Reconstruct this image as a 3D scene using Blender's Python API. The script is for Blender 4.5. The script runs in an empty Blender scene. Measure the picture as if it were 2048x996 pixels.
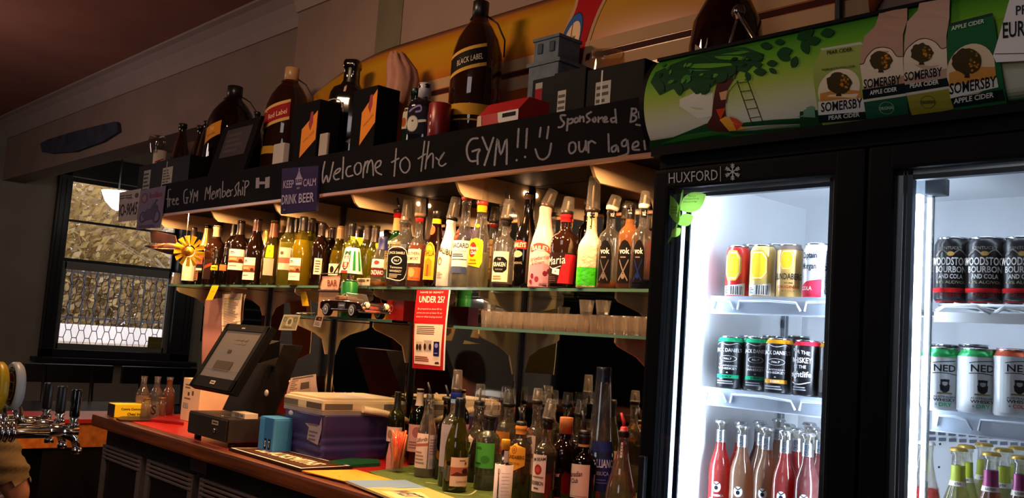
import bpy, bmesh, math, random
from mathutils import Vector, Matrix
from mathutils.geometry import tessellate_polygon
PI = math.pi
random.seed(7)
SC = bpy.context.scene
C = SC.collection
# ------------------------------------------------------------------ camera
H = 1.45                      # camera height above the floor; world X runs along the bar, Y into the bar wall
F = 1880.0                    # focal length in pixels of the 2048 wide frame
RT = Vector((0.6803263912726455, 0.7296441363189554, 0.06910452715491801))
UP = Vector((0.024239998165605486, -0.1166370333489416, 0.9928787564151472))
FW = Vector((-0.7325083097322996, 0.6738065277117189, 0.09703782451294891))
CAM = Vector((0, 0, H))
cd = bpy.data.cameras.new('camera')
cam = bpy.data.objects.new('camera', cd)
C.objects.link(cam)
cam.matrix_world = Matrix(((RT.x, UP.x, -FW.x, 0), (RT.y, UP.y, -FW.y, 0), (RT.z, UP.z, -FW.z, H), (0, 0, 0, 1)))
cd.sensor_width = 36.0
cd.lens = F / 2048 * 36
cd.clip_start = 0.05
cd.clip_end = 200
SC.camera = cam
# ------------------------------------------------------------------ colour management, world, lights
SC.view_settings.view_transform = 'Standard'
SC.view_settings.look = 'None'
SC.view_settings.exposure = 0.0
SC.view_settings.gamma = 1.0
SC.view_settings.use_curve_mapping = False
cy = SC.cycles
cy.max_bounces = 14
cy.diffuse_bounces = 4
cy.glossy_bounces = 6
cy.transmission_bounces = 10
cy.transparent_max_bounces = 40
cy.caustics_reflective = False
cy.caustics_refractive = False
cy.sample_clamp_indirect = 4.0
cy.blur_glossy = 0.5
w = bpy.data.worlds.new('overcast_sky')
SC.world = w
w.use_nodes = True
w.node_tree.nodes['Background'].inputs[0].default_value = (0.93, 0.93, 0.97, 1)
w.node_tree.nodes['Background'].inputs[1].default_value = 3.0
STRIP_POWER = 1350.0            # warm downlights behind the chalkboard
FRIDGE_POWER = 92.0           # cool white strips inside the fridge
ROOM_POWER = 12.0             # dim room lamps on the drinkers' side
def lamp(name, kind, loc, energy, col, size=1.0, size_y=None, target=None):
    l = bpy.data.lights.new(name, kind)
    l.energy = energy
    l.color = col
    if kind == 'AREA':
        l.shape = 'RECTANGLE'
        l.size = size
        l.size_y = size_y or size
    else:
        l.shadow_soft_size = size
        if kind == 'SPOT': l.spot_size = .85; l.spot_blend = .6
    o = bpy.data.objects.new(name, l)
    C.objects.link(o)
    o.location = loc
    if target is not None:
        o.rotation_euler = (Vector(target) - Vector(loc)).to_track_quat('-Z', 'Y').to_euler()
    return o
lamp('room_lamp_light', 'AREA', (-1.0, -1.6, 3.05), ROOM_POWER, (1, .88, .86), 1.4, 0.8, (-2.6, 2.2, 1.6))
lamp('counter_lamp_light', 'AREA', (-3.2, 0.75, 3.05), 24.0, (1, .62, .36), 0.5, 0.3, (-3.2, 1.9, .95))
lamp('counter_fill_spot', 'SPOT', (-4.0, 1.0, 2.95), 90.0, (1, .72, .46), .06, None, (-4.1, 1.98, .93))  # unseen spot added to brighten the counter's left end, cone kept off the board
lamp('bottle_fill_spot', 'SPOT', (-2.2, .9, 2.95), 75.0, (1, .80, .62), .06, None, (-2.5, 1.98, .93))  # added spot with no fitting behind it: more light on the counter bottles
lamp('far_room_light', 'POINT', (-8.6, 5.4, 2.5), 9.0, (1, .9, .8), .25)
lamp('room_fill_light', 'POINT', (-6.8, .4, 2.4), 32.0, (1, .77, .72), .3)  # invented point source out of view that lifts ceiling and bulkhead
lamp('mirror_fill_light', 'POINT', (-8.6, -2.6, 2.2), 26.0, (1, .9, .8), .3)  # extra off-view source added so the mirrored walls come out brighter
lamp('header_fill_light', 'POINT', (-.3, -1.7, 1.75), 30.0, (.96, .97, 1), .5)  # added fill without a real fitting, brightens the fridge header
# ------------------------------------------------------------------ pixel helpers: where a line of sight meets a real surface
def ray(px, py):
    return RT * ((px - 1024) / F) - UP * ((py - 498) / F) + FW
def onX(px, py, X):
    r = ray(px, py); return CAM + r * (X / r.x)
def onY(px, py, Y):
    r = ray(px, py); return CAM + r * (Y / r.y)
def onZ(px, py, Z):
    r = ray(px, py); return CAM + r * ((Z - H) / r.z)
def proj(p):
    d = Vector(p) - CAM
    z = d.dot(FW)
    return 1024 + F * d.dot(RT) / z, 498 - F * d.dot(UP) / z
def depth(p):
    return (Vector(p) - CAM).dot(FW)
def xAt(px, Y, Z):
    a, b = -12.0, 1.0
    for _ in range(50):
        m = (a + b) / 2
        if depth((m, Y, Z)) < .05 or proj((m, Y, Z))[0] > px: b = m
        else: a = m
    return a
def hAt(b, py):
    lo, hi = 0.0, 3.0
    for _ in range(40):
        m = (lo + hi) / 2
        if proj((b[0], b[1], b[2] + m))[1] > py: lo = m
        else: hi = m
    return lo
# ------------------------------------------------------------------ materials
def lin(h):
    c = [int(h[i:i + 2], 16) / 255 for i in (0, 2, 4)]
    return tuple((x / 12.92 if x <= .04045 else ((x + .055) / 1.055) ** 2.4) for x in c) + (1,)
_mats = {}
def M(h, rough=.55, metal=0.0, noise=.12, scale=9.0, bump=0.0, coat=0.0):
    """painted / printed / metal surface with a little procedural unevenness"""
    k = (h, rough, metal, noise, scale, bump, coat)
    if k in _mats: return _mats[k]
    m = bpy.data.materials.new('surface_' + h)
    m.use_nodes = True
    nt = m.node_tree
    b = nt.nodes['Principled BSDF']
    b.inputs['Roughness'].default_value = rough
    b.inputs['Metallic'].default_value = metal
    b.inputs['Coat Weight'].default_value = coat
    if rough >= .6 and not metal: b.inputs['Specular IOR Level'].default_value = .08
    c = lin(h)
    if noise > 0:
        tc = nt.nodes.new('ShaderNodeTexCoord')
        n = nt.nodes.new('ShaderNodeTexNoise')
        n.inputs['Scale'].default_value = scale
        n.inputs['Detail'].default_value = 4
        nt.links.new(tc.outputs['Object'], n.inputs['Vector'])
        r = nt.nodes.new('ShaderNodeValToRGB')
        r.color_ramp.elements[0].position = .3
        r.color_ramp.elements[1].position = .7
        r.color_ramp.elements[0].color = tuple(max(0, x * (1 - noise)) for x in c[:3]) + (1,)
        r.color_ramp.elements[1].color = tuple(min(1, x * (1 + noise * .6)) for x in c[:3]) + (1,)
        nt.links.new(n.outputs['Fac'], r.inputs[0])
        nt.links.new(r.outputs[0], b.inputs['Base Color'])
        if bump:
            bp = nt.nodes.new('ShaderNodeBump')
            bp.inputs['Strength'].default_value = bump
            bp.inputs['Distance'].default_value = .01
            nt.links.new(n.outputs['Fac'], bp.inputs['Height'])
            nt.links.new(bp.outputs[0], b.inputs['Normal'])
    else:
        b.inputs['Base Color'].default_value = c
    _mats[k] = m
    return m
def P(h): return M(h, .62, 0, 0)           # flat print ink
def metal(h='c8c8c8', rough=.22): return M(h, rough, 1.0, .08, 20)
CHROME = metal('d8d8d6', .12)
def wood(h1, h2, scale=3.0, rough=.35, axis=0):
    k = ('wood', h1, h2, scale, rough, axis)
    if k in _mats: return _mats[k]
    m = bpy.data.materials.new('wood_' + h1)
    m.use_nodes = True
    nt = m.node_tree
    b = nt.nodes['Principled BSDF']
    tc = nt.nodes.new('ShaderNodeTexCoord')
    mp = nt.nodes.new('ShaderNodeMapping')
    s = [scale * 8] * 3
    s[axis] = scale * .6
    mp.inputs['Scale'].default_value = s
    n = nt.nodes.new('ShaderNodeTexNoise')
    n.inputs['Scale'].default_value = 1
    n.inputs['Detail'].default_value = 6
    r = nt.nodes.new('ShaderNodeValToRGB')
    r.color_ramp.elements[0].position = .32
    r.color_ramp.elements[1].position = .68
    r.color_ramp.elements[0].color = lin(h1)
    r.color_ramp.elements[1].color = lin(h2)
    nt.links.new(tc.outputs['Object'], mp.inputs[0])
    nt.links.new(mp.outputs[0], n.inputs['Vector'])
    nt.links.new(n.outputs['Fac'], r.inputs[0])
    nt.links.new(r.outputs[0], b.inputs['Base Color'])
    b.inputs['Roughness'].default_value = rough
    _mats[k] = m
    return m
def glass(h='ffffff', refl=1.0, rough=.01, lit_haze=.07):
    """thin clear or tinted glass wall: lets light through, reflects by Fresnel, a trace of diffuse colour added so it looks lit"""
    k = ('glass', h, refl, rough, lit_haze)
    if k in _mats: return _mats[k]
    m = bpy.data.materials.new('glass_' + h)
    m.use_nodes = True
    nt = m.node_tree
    nt.nodes.clear()
    N = nt.nodes.new
    o = N('ShaderNodeOutputMaterial')
    t = N('ShaderNodeBsdfTransparent')
    t.inputs[0].default_value = lin(h)
    d = N('ShaderNodeBsdfTranslucent')
    d.inputs[0].default_value = lin(h)
    e = N('ShaderNodeBsdfDiffuse')
    e.inputs[0].default_value = lin(h)
    dm = N('ShaderNodeMixShader')
    dm.inputs[0].default_value = .5
    g = N('ShaderNodeBsdfGlossy')
    g.inputs['Roughness'].default_value = rough
    g.inputs['Color'].default_value = (refl, refl, refl, 1)
    f = N('ShaderNodeFresnel')
    ge = N('ShaderNodeNewGeometry')                  # the wall is thin: both of its sides reflect alike
    io = N('ShaderNodeMapRange')
    io.inputs['To Min'].default_value = 1.55
    io.inputs['To Max'].default_value = 1 / 1.55
    nt.links.new(ge.outputs['Backfacing'], io.inputs['Value'])
    nt.links.new(io.outputs[0], f.inputs['IOR'])
    m1 = N('ShaderNodeMixShader')
    m1.inputs[0].default_value = lit_haze
    mx = N('ShaderNodeMixShader')
    L = nt.links.new
    L(d.outputs[0], dm.inputs[1]); L(e.outputs[0], dm.inputs[2])
    L(t.outputs[0], m1.inputs[1]); L(dm.outputs[0], m1.inputs[2])
    L(f.outputs[0], mx.inputs[0]); L(m1.outputs[0], mx.inputs[1]); L(g.outputs[0], mx.inputs[2])
    L(mx.outputs[0], o.inputs[0])
    _mats[k] = m
    return m
def bglass(h='f6f4ec', lit_haze=.05, refr=.55):
    """clear bottle glass: a share bends the light like a thick wall, the rest passes straight"""
    k = ('bglass', h, lit_haze, refr)
    if k in _mats: return _mats[k]
    m = glass(h, lit_haze=lit_haze).copy()
    m.name = 'bottle_glass_' + h
    nt = m.node_tree
    N = nt.nodes.new; L = nt.links.new
    t = [n for n in nt.nodes if n.type == 'BSDF_TRANSPARENT'][0]
    g = N('ShaderNodeBsdfGlass'); g.inputs['Color'].default_value = lin(h); g.inputs['IOR'].default_value = 1.45; g.inputs['Roughness'].default_value = .02
    x = N('ShaderNodeMixShader'); x.inputs[0].default_value = refr
    to = t.outputs[0].links[0].to_socket
    L(t.outputs[0], x.inputs[1]); L(g.outputs[0], x.inputs[2]); L(x.outputs[0], to)
    _mats[k] = m
    return m
def solidglass(h='ffffff', rough=.0):
    k = ('sglass', h, rough)
    if k in _mats: return _mats[k]
    m = bpy.data.materials.new('thick_glass_' + h)
    m.use_nodes = True
    nt = m.node_tree
    nt.nodes.clear()
    o = nt.nodes.new('ShaderNodeOutputMaterial')
    g = nt.nodes.new('ShaderNodeBsdfGlass')
    g.inputs['Color'].default_value = lin(h)
    g.inputs['IOR'].default_value = 1.45
    g.inputs['Roughness'].default_value = rough
    t = nt.nodes.new('ShaderNodeBsdfTransparent')
    t.inputs[0].default_value = lin(h)
    mx = nt.nodes.new('ShaderNodeMixShader')
    mx.inputs[0].default_value = .3
    nt.links.new(g.outputs[0], mx.inputs[1])
    nt.links.new(t.outputs[0], mx.inputs[2])
    nt.links.new(mx.outputs[0], o.inputs[0])
    _mats[k] = m
    return m
def liquid(h, cloud=.3):
    """drink in a bottle: part refraction, part straight see-through, part glow of its own colour"""
    k = ('liquid', h, cloud)
    if k in _mats: return _mats[k]
    m = bpy.data.materials.new('liquid_' + h)
    m.use_nodes = True
    nt = m.node_tree
    nt.nodes.clear()
    N = nt.nodes.new; L = nt.links.new
    c = lin(h)
    o = N('ShaderNodeOutputMaterial')
    g = N('ShaderNodeBsdfGlass'); g.inputs['Color'].default_value = c; g.inputs['IOR'].default_value = 1.33; g.inputs['Roughness'].default_value = .03
    t = N('ShaderNodeBsdfTransparent'); t.inputs[0].default_value = tuple(x ** .7 for x in c[:3]) + (1,)
    d = N('ShaderNodeBsdfTranslucent'); d.inputs[0].default_value = c
    e = N('ShaderNodeBsdfDiffuse'); e.inputs[0].default_value = c
    m0 = N('ShaderNodeMixShader'); m0.inputs[0].default_value = .55
    m1 = N('ShaderNodeMixShader'); m1.inputs[0].default_value = .45
    m2 = N('ShaderNodeMixShader'); m2.inputs[0].default_value = min(.8, cloud + .15)
    L(g.outputs[0], m0.inputs[1]); L(t.outputs[0], m0.inputs[2])
    L(d.outputs[0], m1.inputs[1]); L(e.outputs[0], m1.inputs[2])
    L(m0.outputs[0], m2.inputs[1]); L(m1.outputs[0], m2.inputs[2])
    L(m2.outputs[0], o.inputs[0])
    _mats[k] = m
    return m
def glow(h, power):
    k = ('glow', h, power)
    if k in _mats: return _mats[k]
    m = bpy.data.materials.new('light_' + h)
    m.use_nodes = True
    b = m.node_tree.nodes['Principled BSDF']
    b.inputs['Base Color'].default_value = (.8, .8, .8, 1)
    b.inputs['Emission Color'].default_value = lin(h)
    b.inputs['Emission Strength'].default_value = power
    _mats[k] = m
    return m
def mirror():
    m = bpy.data.materials.new('mirror_silver')
    m.use_nodes = True
    b = m.node_tree.nodes['Principled BSDF']
    b.inputs['Metallic'].default_value = 1
    b.inputs['Base Color'].default_value = (.74, .72, .68, 1)
    n = m.node_tree.nodes.new('ShaderNodeTexNoise')
    n.inputs['Scale'].default_value = 5
    r = m.node_tree.nodes.new('ShaderNodeMapRange')
    r.inputs['To Min'].default_value = .01
    r.inputs['To Max'].default_value = .05
    m.node_tree.links.new(n.outputs['Fac'], r.inputs[0])
    m.node_tree.links.new(r.outputs[0], b.inputs['Roughness'])
    return m
def leafskin(h):
    """thin coloured film: light comes through from behind"""
    k = ('film', h)
    if k in _mats: return _mats[k]
    m = bpy.data.materials.new('film_' + h); m.use_nodes = True
    nt = m.node_tree; nt.nodes.clear(); N = nt.nodes.new
    o = N('ShaderNodeOutputMaterial'); d = N('ShaderNodeBsdfTranslucent'); e = N('ShaderNodeBsdfDiffuse'); x = N('ShaderNodeMixShader')
    d.inputs[0].default_value = lin(h); e.inputs[0].default_value = lin(h); x.inputs[0].default_value = .6
    nt.links.new(d.outputs[0], x.inputs[1]); nt.links.new(e.outputs[0], x.inputs[2]); nt.links.new(x.outputs[0], o.inputs[0])
    _mats[k] = m
    return m
BLACK = M('0c0b0e', .5)
GLOSSBLACK = M('0c0c0e', .18)
# ------------------------------------------------------------------ mesh building
class MB:
    def __init__(s): s.v = []; s.f = []; s.m = []; s.sm = []
    def add(s, vs, fs, m, smooth=False):
        b = len(s.v)
        s.v += [tuple(v) for v in vs]
        for f in fs:
            s.f.append([b + i for i in f]); s.m.append(m); s.sm.append(smooth)
        return s
    def box(s, a, b, m, bev=0.0):
        x0, y0, z0 = [min(a[i], b[i]) for i in range(3)]
        x1, y1, z1 = [max(a[i], b[i]) for i in range(3)]
        e = min(bev, (x1 - x0) * .45, (y1 - y0) * .45, (z1 - z0) * .45)
        if e <= 0:
            vs = [(x, y, z) for z in (z0, z1) for x, y in ((x0, y0), (x1, y0), (x1, y1), (x0, y1))]
            return s.add(vs, [(3, 2, 1, 0), (4, 5, 6, 7), (0, 1, 5, 4), (1, 2, 6, 5), (2, 3, 7, 6), (3, 0, 4, 7)], m)
        bm = bmesh.new()
        bmesh.ops.create_cube(bm, size=1)
        for v in bm.verts:
            v.co = Vector(((x0 + x1) / 2 + v.co.x * (x1 - x0), (y0 + y1) / 2 + v.co.y * (y1 - y0), (z0 + z1) / 2 + v.co.z * (z1 - z0)))
        bmesh.ops.bevel(bm, geom=list(bm.edges), offset=e, segments=2, affect='EDGES', profile=.7)
        return s.bm(bm, m)
    def bm(s, bm, m, smooth=False, fn=None):
        bm.verts.index_update()
        vs = [fn(v.co) if fn else v.co.copy() for v in bm.verts]
        s.add(vs, [[v.index for v in f.verts] for f in bm.faces], m, smooth)
        bm.free()
        return s
    def ring(s, loops, m, smooth=True, closed=True, capa=False, capb=False):
        n = len(loops[0]); vs = [p for L in loops for p in L]; fs = []
        for i in range(len(loops) - 1):
            for j in range(n if closed else n - 1):
                k = (j + 1) % n
                fs.append((i * n + j, i * n + k, (i + 1) * n + k, (i + 1) * n + j))
        s.add(vs, fs, m, smooth)
        b = len(s.v) - len(vs)
        if capa: s.f.append([b + j for j in reversed(range(n))]); s.m.append(m); s.sm.append(False)
        if capb: s.f.append([b + (len(loops) - 1) * n + j for j in range(n)]); s.m.append(m); s.sm.append(False)
        return s
    def lathe(s, prof, m, o=(0, 0, 0), seg=24, sq=2.0, asp=1.0, rot=0.0, capa=True, capb=True, smooth=True, tilt=None):
        """prof: (radius, height) pairs; sq>2 squares the section off; asp flattens it; tilt=(axis Vector, angle) about o"""
        loops = []
        for r, z in prof:
            L = []
            for j in range(seg):
                t = 2 * PI * j / seg
                c, d = math.cos(t), math.sin(t)
                k = (abs(c) ** sq + abs(d) ** sq) ** (-1 / sq)
                x, y = r * k * c, r * k * d * asp
                p = Vector((x * math.cos(rot) - y * math.sin(rot), x * math.sin(rot) + y * math.cos(rot), z))
                if tilt: p = Matrix.Rotation(tilt[1], 3, tilt[0]) @ p
                L.append(p + Vector(o))
            loops.append(L)
        return s.ring(loops, m, smooth, True, capa, capb)
    def tube(s, pts, r, m, seg=8, closed=False):
        pts = [Vector(p) for p in pts]
        n = len(pts)
        rs = r if isinstance(r, (list, tuple)) else [r] * n
        loops = []
        prev = None
        for i in range(n):
            a = pts[i - 1] if (i or closed) else pts[0]
            b = pts[(i + 1) % n] if (i < n - 1 or closed) else pts[-1]
            d = (b - a).normalized()
            u = prev if prev is not None else (Vector((0, 0, 1)) if abs(d.z) < .9 else Vector((1, 0, 0)))
            u = (u - d * u.dot(d))
            if u.length < 1e-6: u = d.orthogonal()
            u.normalize(); prev = u
            v = d.cross(u)
            loops.append([pts[i] + (u * math.cos(2 * PI * j / seg) + v * math.sin(2 * PI * j / seg)) * rs[i] for j in range(seg)])
        if closed: loops.append(loops[0])
        return s.ring(loops, m, True, True, not closed, not closed)
    def prism(s, pts, vec, m, smooth=False):
        """extrude a flat polygon (3-D points) along vec"""
        pts = [Vector(p) for p in pts]; vec = Vector(vec); n = len(pts)
        tri = tessellate_polygon([pts])
        vs = pts + [p + vec for p in pts]
        fs = [tuple(t) for t in tri] + [tuple(n + i for i in reversed(t)) for t in tri]
        fs += [(i, (i + 1) % n, n + (i + 1) % n, n + i) for i in range(n)]
        return s.add(vs, fs, m, smooth)
    def sphere(s, c, r, m, seg=14, sc=(1, 1, 1)):
        k = seg // 2
        prof = [(max(1e-4, math.sin(PI * i / k)), -math.cos(PI * i / k)) for i in range(k + 1)]
        loops = [[Vector(c) + Vector((a * r * sc[0] * math.cos(2 * PI * j / seg), a * r * sc[1] * math.sin(2 * PI * j / seg), z * r * sc[2])) for j in range(seg)] for a, z in prof]
        return s.ring(loops, m)
    def build(s, name, parent=None, loc=None, fix=False):
        me = bpy.data.meshes.new(name)
        me.from_pydata(s.v, [], s.f)
        mats = []
        for m in s.m:
            if m not in mats: mats.append(m)
        for m in mats: me.materials.append(m)
        idx = {m: i for i, m in enumerate(mats)}
        me.polygons.foreach_set('material_index', [idx[m] for m in s.m])
        me.polygons.foreach_set('use_smooth', s.sm)
        if fix:
            bm = bmesh.new(); bm.from_mesh(me)
            bmesh.ops.recalc_face_normals(bm, faces=bm.faces); bm.to_mesh(me); bm.free()
        me.update()
        o = bpy.data.objects.new(name, me)
        C.objects.link(o)
        if parent: o.parent = parent
        if loc is not None: o.location = loc
        return o
def tag(o, label, cat, group=None, kind=None):
    o['label'] = label; o['category'] = cat
    if group: o['group'] = group
    if kind: o['kind'] = kind
    return o
def thing(name, label, cat, loc=(0, 0, 0), rotz=0.0, group=None):
    o = bpy.data.objects.new(name, None)
    o.empty_display_size = .05
    C.objects.link(o)
    o.location = loc
    o.rotation_euler = (0, 0, rotz)
    return tag(o, label, cat, group)
def struct(name, mb, label=None):
    o = mb.build(name, fix=True)
    o['kind'] = 'structure'
    if label: o['label'] = label
    return o
def dup(root, loc, label, group=None, rotz=None):
    r = root.copy(); C.objects.link(r); r.location = loc; r['label'] = label
    if rotz is not None: r.rotation_euler = (0, 0, rotz)
    if group: r['group'] = group
    elif 'group' in r: del r['group']
    for ch in list(root.children):
        c = ch.copy(); C.objects.link(c); c.parent = r
        for g in ch.children:
            d = g.copy(); C.objects.link(d); d.parent = c
    return r
# ------------------------------------------------------------------ printing: flat shapes and lettering laid on a surface
_txt = {}
def textmesh(t, bold):
    k = (t, bold)
    if k not in _txt:
        cu = bpy.data.curves.new('lettering', 'FONT')
        cu.body = t
        cu.resolution_u = 2
        cu.offset = .018 if bold else 0.0
        o = bpy.data.objects.new('lettering', cu)
        C.objects.link(o)
        dg = bpy.context.evaluated_depsgraph_get()
        dg.update()
        me = bpy.data.meshes.new_from_object(o.evaluated_get(dg))
        vs = [(v.co.x, v.co.y) for v in me.vertices]
        fs = [list(p.vertices) for p in me.polygons]
        bpy.data.objects.remove(o); bpy.data.curves.remove(cu); bpy.data.meshes.remove(me)
        if not vs: vs = [(0, 0), (1, 0), (0, 1)]; fs = []
        x0, x1 = min(v[0] for v in vs), max(v[0] for v in vs)
        y0, y1 = min(v[1] for v in vs), max(v[1] for v in vs)
        _txt[k] = ([((x - x0) / max(1e-6, x1 - x0), (y - y0) / max(1e-6, y1 - y0)) for x, y in vs], fs)
    return _txt[k]
class Decal:
    """2-D drawing in (u, v); fn(u, v, off) puts a point on the surface, off metres above it"""
    def __init__(s, fn, su=None, sv=None, lift=.0004, step=.00022):
        s.fn = fn; s.su = su; s.sv = sv; s.mb = MB(); s.off = lift; s.step = step
    def put(s, vs, fs, ink, div=True):
        m = P(ink) if isinstance(ink, str) else ink
        if div and (s.su or s.sv):
            bm = bmesh.new()
            bv = [bm.verts.new((x, y, 0)) for x, y in vs]
            for f in fs:
                try: bm.faces.new([bv[i] for i in f])
                except ValueError: pass
            for st, ax in ((s.su, 0), (s.sv, 1)):
                if not st: continue
                lo = min(v[ax] for v in vs); hi = max(v[ax] for v in vs)
                k = math.floor(lo / st) + 1
                while k * st < hi:
                    co = [0, 0, 0]; no = [0, 0, 0]; co[ax] = k * st; no[ax] = 1
                    bmesh.ops.bisect_plane(bm, geom=list(bm.verts) + list(bm.edges) + list(bm.faces), dist=1e-7, plane_co=co, plane_no=no)
                    k += 1
            bm.verts.index_update()
            vs = [(v.co.x, v.co.y) for v in bm.verts]
            fs = [[v.index for v in f.verts] for f in bm.faces]
            bm.free()
        s.mb.add([s.fn(x, y, s.off) for x, y in vs], fs, m)
        s.off += s.step
        return s
    def poly(s, pts, ink):
        tri = tessellate_polygon([[Vector((x, y, 0)) for x, y in pts]])
        return s.put(pts, [list(t) for t in tri], ink)
    def rect(s, x0, y0, x1, y1, ink): return s.put([(x0, y0), (x1, y0), (x1, y1), (x0, y1)], [(0, 1, 2, 3)], ink)
    def ell(s, cx, cy_, rx, ry, ink, n=20):
        return s.poly([(cx + rx * math.cos(2 * PI * i / n), cy_ + ry * math.sin(2 * PI * i / n)) for i in range(n)], ink)
    def ringe(s, cx, cy_, rx, ry, w_, ink, n=24):
        vs = []
        for i in range(n):
            a = 2 * PI * i / n
            vs += [(cx + rx * math.cos(a), cy_ + ry * math.sin(a)), (cx + (rx - w_) * math.cos(a), cy_ + (ry - w_ * (ry / rx)) * math.sin(a))]
        return s.put(vs, [(2 * i, (2 * i + 2) % (2 * n), (2 * i + 3) % (2 * n), 2 * i + 1) for i in range(n)], ink)
    def line(s, pts, wd, ink):
        """one stroke of even width through pts, rounded ends"""
        q = [Vector((p[0], p[1])) for p in pts]
        if len(q) > 2:                                   # smooth it
            sm = [q[0]]
            for i in range(len(q) - 1):
                p0, p1, p2, p3 = q[max(0, i - 1)], q[i], q[i + 1], q[min(len(q) - 1, i + 2)]
                for t in (.25, .5, .75, 1):
                    sm.append(.5 * ((2 * p1) + (p2 - p0) * t + (2 * p0 - 5 * p1 + 4 * p2 - p3) * t * t + (3 * p1 - p0 - 3 * p2 + p3) * t ** 3))
            q = sm
        vs = []; fs = []
        for i, p in enumerate(q):
            d = (q[min(i + 1, len(q) - 1)] - q[max(i - 1, 0)])
            d = d.normalized() if d.length > 1e-9 else Vector((1, 0))
            nn = Vector((-d.y, d.x)) * wd / 2
            vs += [tuple(p + nn), tuple(p - nn)]
            if i: fs.append((2 * i - 2, 2 * i, 2 * i + 1, 2 * i - 1))
        for e, sg in ((0, -1), (-1, 1)):
            p = q[e]; d = (q[1] - q[0]) if e == 0 else (q[-1] - q[-2])
            d = (d.normalized() if d.length > 1e-9 else Vector((1, 0))) * sg
            nn = Vector((-d.y, d.x))
            b = len(vs)
            vs += [tuple(p + (nn * math.cos(a) + d * math.sin(a)) * wd / 2) for a in (0, .5, 1.05, PI / 2, 2.1, 2.64, PI)]
            fs.append(list(range(b, b + 7)))
        s.put(vs, fs, ink)
        s.off -= s.step * .9
        return s
    def text(s, t, cx, cy_, w_, h_, ink, bold=False, slope=0.0, vert=False):
        """lettering fitted in a w_ x h_ box about (cx, cy_); slope = rise across the run"""
        vs, fs = textmesh(t, bold)
        if vert: vs = [(-(y - .5) + .5, x) for x, y in vs]
        vs = [(cx + (x - .5) * w_, cy_ + (y - .5) * h_ + (x - .5) * slope * w_) for x, y in vs]
        return s.put(vs, fs, ink, div=bool(s.sv))
    def draw(s, els, x0=0, y0=0, w_=1, h_=1):
        """a list of elements in 0..1 coordinates, y up"""
        X = lambda x: x0 + x * w_
        Y = lambda y: y0 + y * h_
        for e in els:
            k = e[0]
            if k == 'r': s.rect(X(e[1]), Y(e[2]), X(e[3]), Y(e[4]), e[5])
            elif k == 't': s.text(e[1], X(e[2]), Y(e[3]), e[4] * w_, e[5] * h_, e[6], *e[7:])
            elif k == 'e': s.ell(X(e[1]), Y(e[2]), e[3] * w_, e[4] * h_, e[5])
            elif k == 'o': s.ringe(X(e[1]), Y(e[2]), e[3] * w_, e[4] * h_, e[5] * w_, e[6])
            elif k == 'p': s.poly([(X(a), Y(b)) for a, b in e[1]], e[2])
            elif k == 'l': s.line([(X(a), Y(b)) for a, b in e[1]], e[2] * w_, e[3])
            elif k == 'bar':                              # bar code
                a, b, c, d = e[1:5]; q = a; rr = random.Random(3)
                s.rect(X(a), Y(b), X(c), Y(d), 'e8e6e0')
                while q < c - .01:
                    ww = rr.choice((.02, .03, .05)) * (c - a) * 1.6
                    s.rect(X(q), Y(b), X(min(c, q + ww)), Y(d), '151515'); s.off -= s.step
                    q += ww * 2
            elif k == 'w':                                # lines of small print
                a, b, c, d, n, ink = e[1:7]
                rr = random.Random(int(a * 97 + n))
                for i in range(n):
                    yy = d - (i + .5) * (d - b) / n
                    s.rect(X(a), Y(yy - .25 * (d - b) / n), X(a + (c - a) * rr.uniform(.6, 1)), Y(yy + .25 * (d - b) / n), ink)
                    s.off -= s.step
                s.off += s.step
        return s
    def build(s, name, parent=None): return s.mb.build(name, parent)
def flat(o, ex, ey):
    """surface function: u along ex, v along ey, lifted along ex x ey"""
    o, ex, ey = Vector(o), Vector(ex), Vector(ey)
    n = ex.cross(ey).normalized()
    return lambda u, v, off: o + ex * u + ey * v + n * off
def pix(surf, n, org=(0, 0, 0)):
    """surface function in photo pixels for a plane: surf(px, py) -> point, lifted along n"""
    n = Vector(n); org = Vector(org)
    return lambda u, v, off: surf(u, v) + n * off - org
# ================================================================== THE SETTING
CEIL = 3.33
YB = 2.47                       # mirror / bar wall plane
YL = 2.60                       # set-back bulkhead plane on the left
XW = -10.6                      # window wall
WALLP = M('8a7468', .8, 0, .1, 3, .05)
WALLG = M('98958a', .8, 0, .1, 3, .05)
WALLF = M('868072', .8, 0, .1, 3, .05)
struct('floor', MB().box((XW - .3, -5.1, -.1), (3.2, 7.2, 0), wood('2a1710', '4a2c1c', 2)))
struct('ceiling', MB().box((XW - .3, -5.1, CEIL), (3.2, 7.2, CEIL + .1), M('9c6a5c', .85, 0, .15, 1.5)))
XC = onY(597, 40, YB).x
b = MB().box((-5.36, YB + .006, 0), (3.1, YL + .2, 2.12), WALLP)
b.box((XC, YB, 2.12), (3.1, YL + .2, CEIL), WALLP)
b.box((-5.36, YL, 2.12), (XC, YL + .2, CEIL), WALLP)
struct('wall_back', b)
ZS = H + 1.2 * YL / 2.45
struct('wall_bulkhead', MB().box((XW, YL, ZS), (-5.36, YL + .21, CEIL), WALLP))
struct('wall_right', MB().box((3.1, -5.1, 0), (3.3, 7.1, CEIL), WALLP))
b = MB().box((XW - .2, -5.2, 0), (3.2, -5.0, CEIL), WALLG)
struct('wall_opposite', b)
struct('wall_far', MB().box((XW - .2, 7.0, 0), (3.2, 7.2, CEIL), WALLG))
WY0, WY1, WZ0, WZ1 = 3.13, 4.75, .95, 3.02
b = MB()
b.box((XW - .2, -5.1, 0), (XW, WY0, CEIL), WALLF)
b.box((XW - .2, WY1, 0), (XW, 7.1, CEIL), WALLF)
b.box((XW - .2, WY0, 0), (XW, WY1, WZ0), WALLF)
b.box((XW - .2, WY0, WZ1), (XW, WY1, CEIL), WALLF)
struct('wall_left', b)
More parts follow.
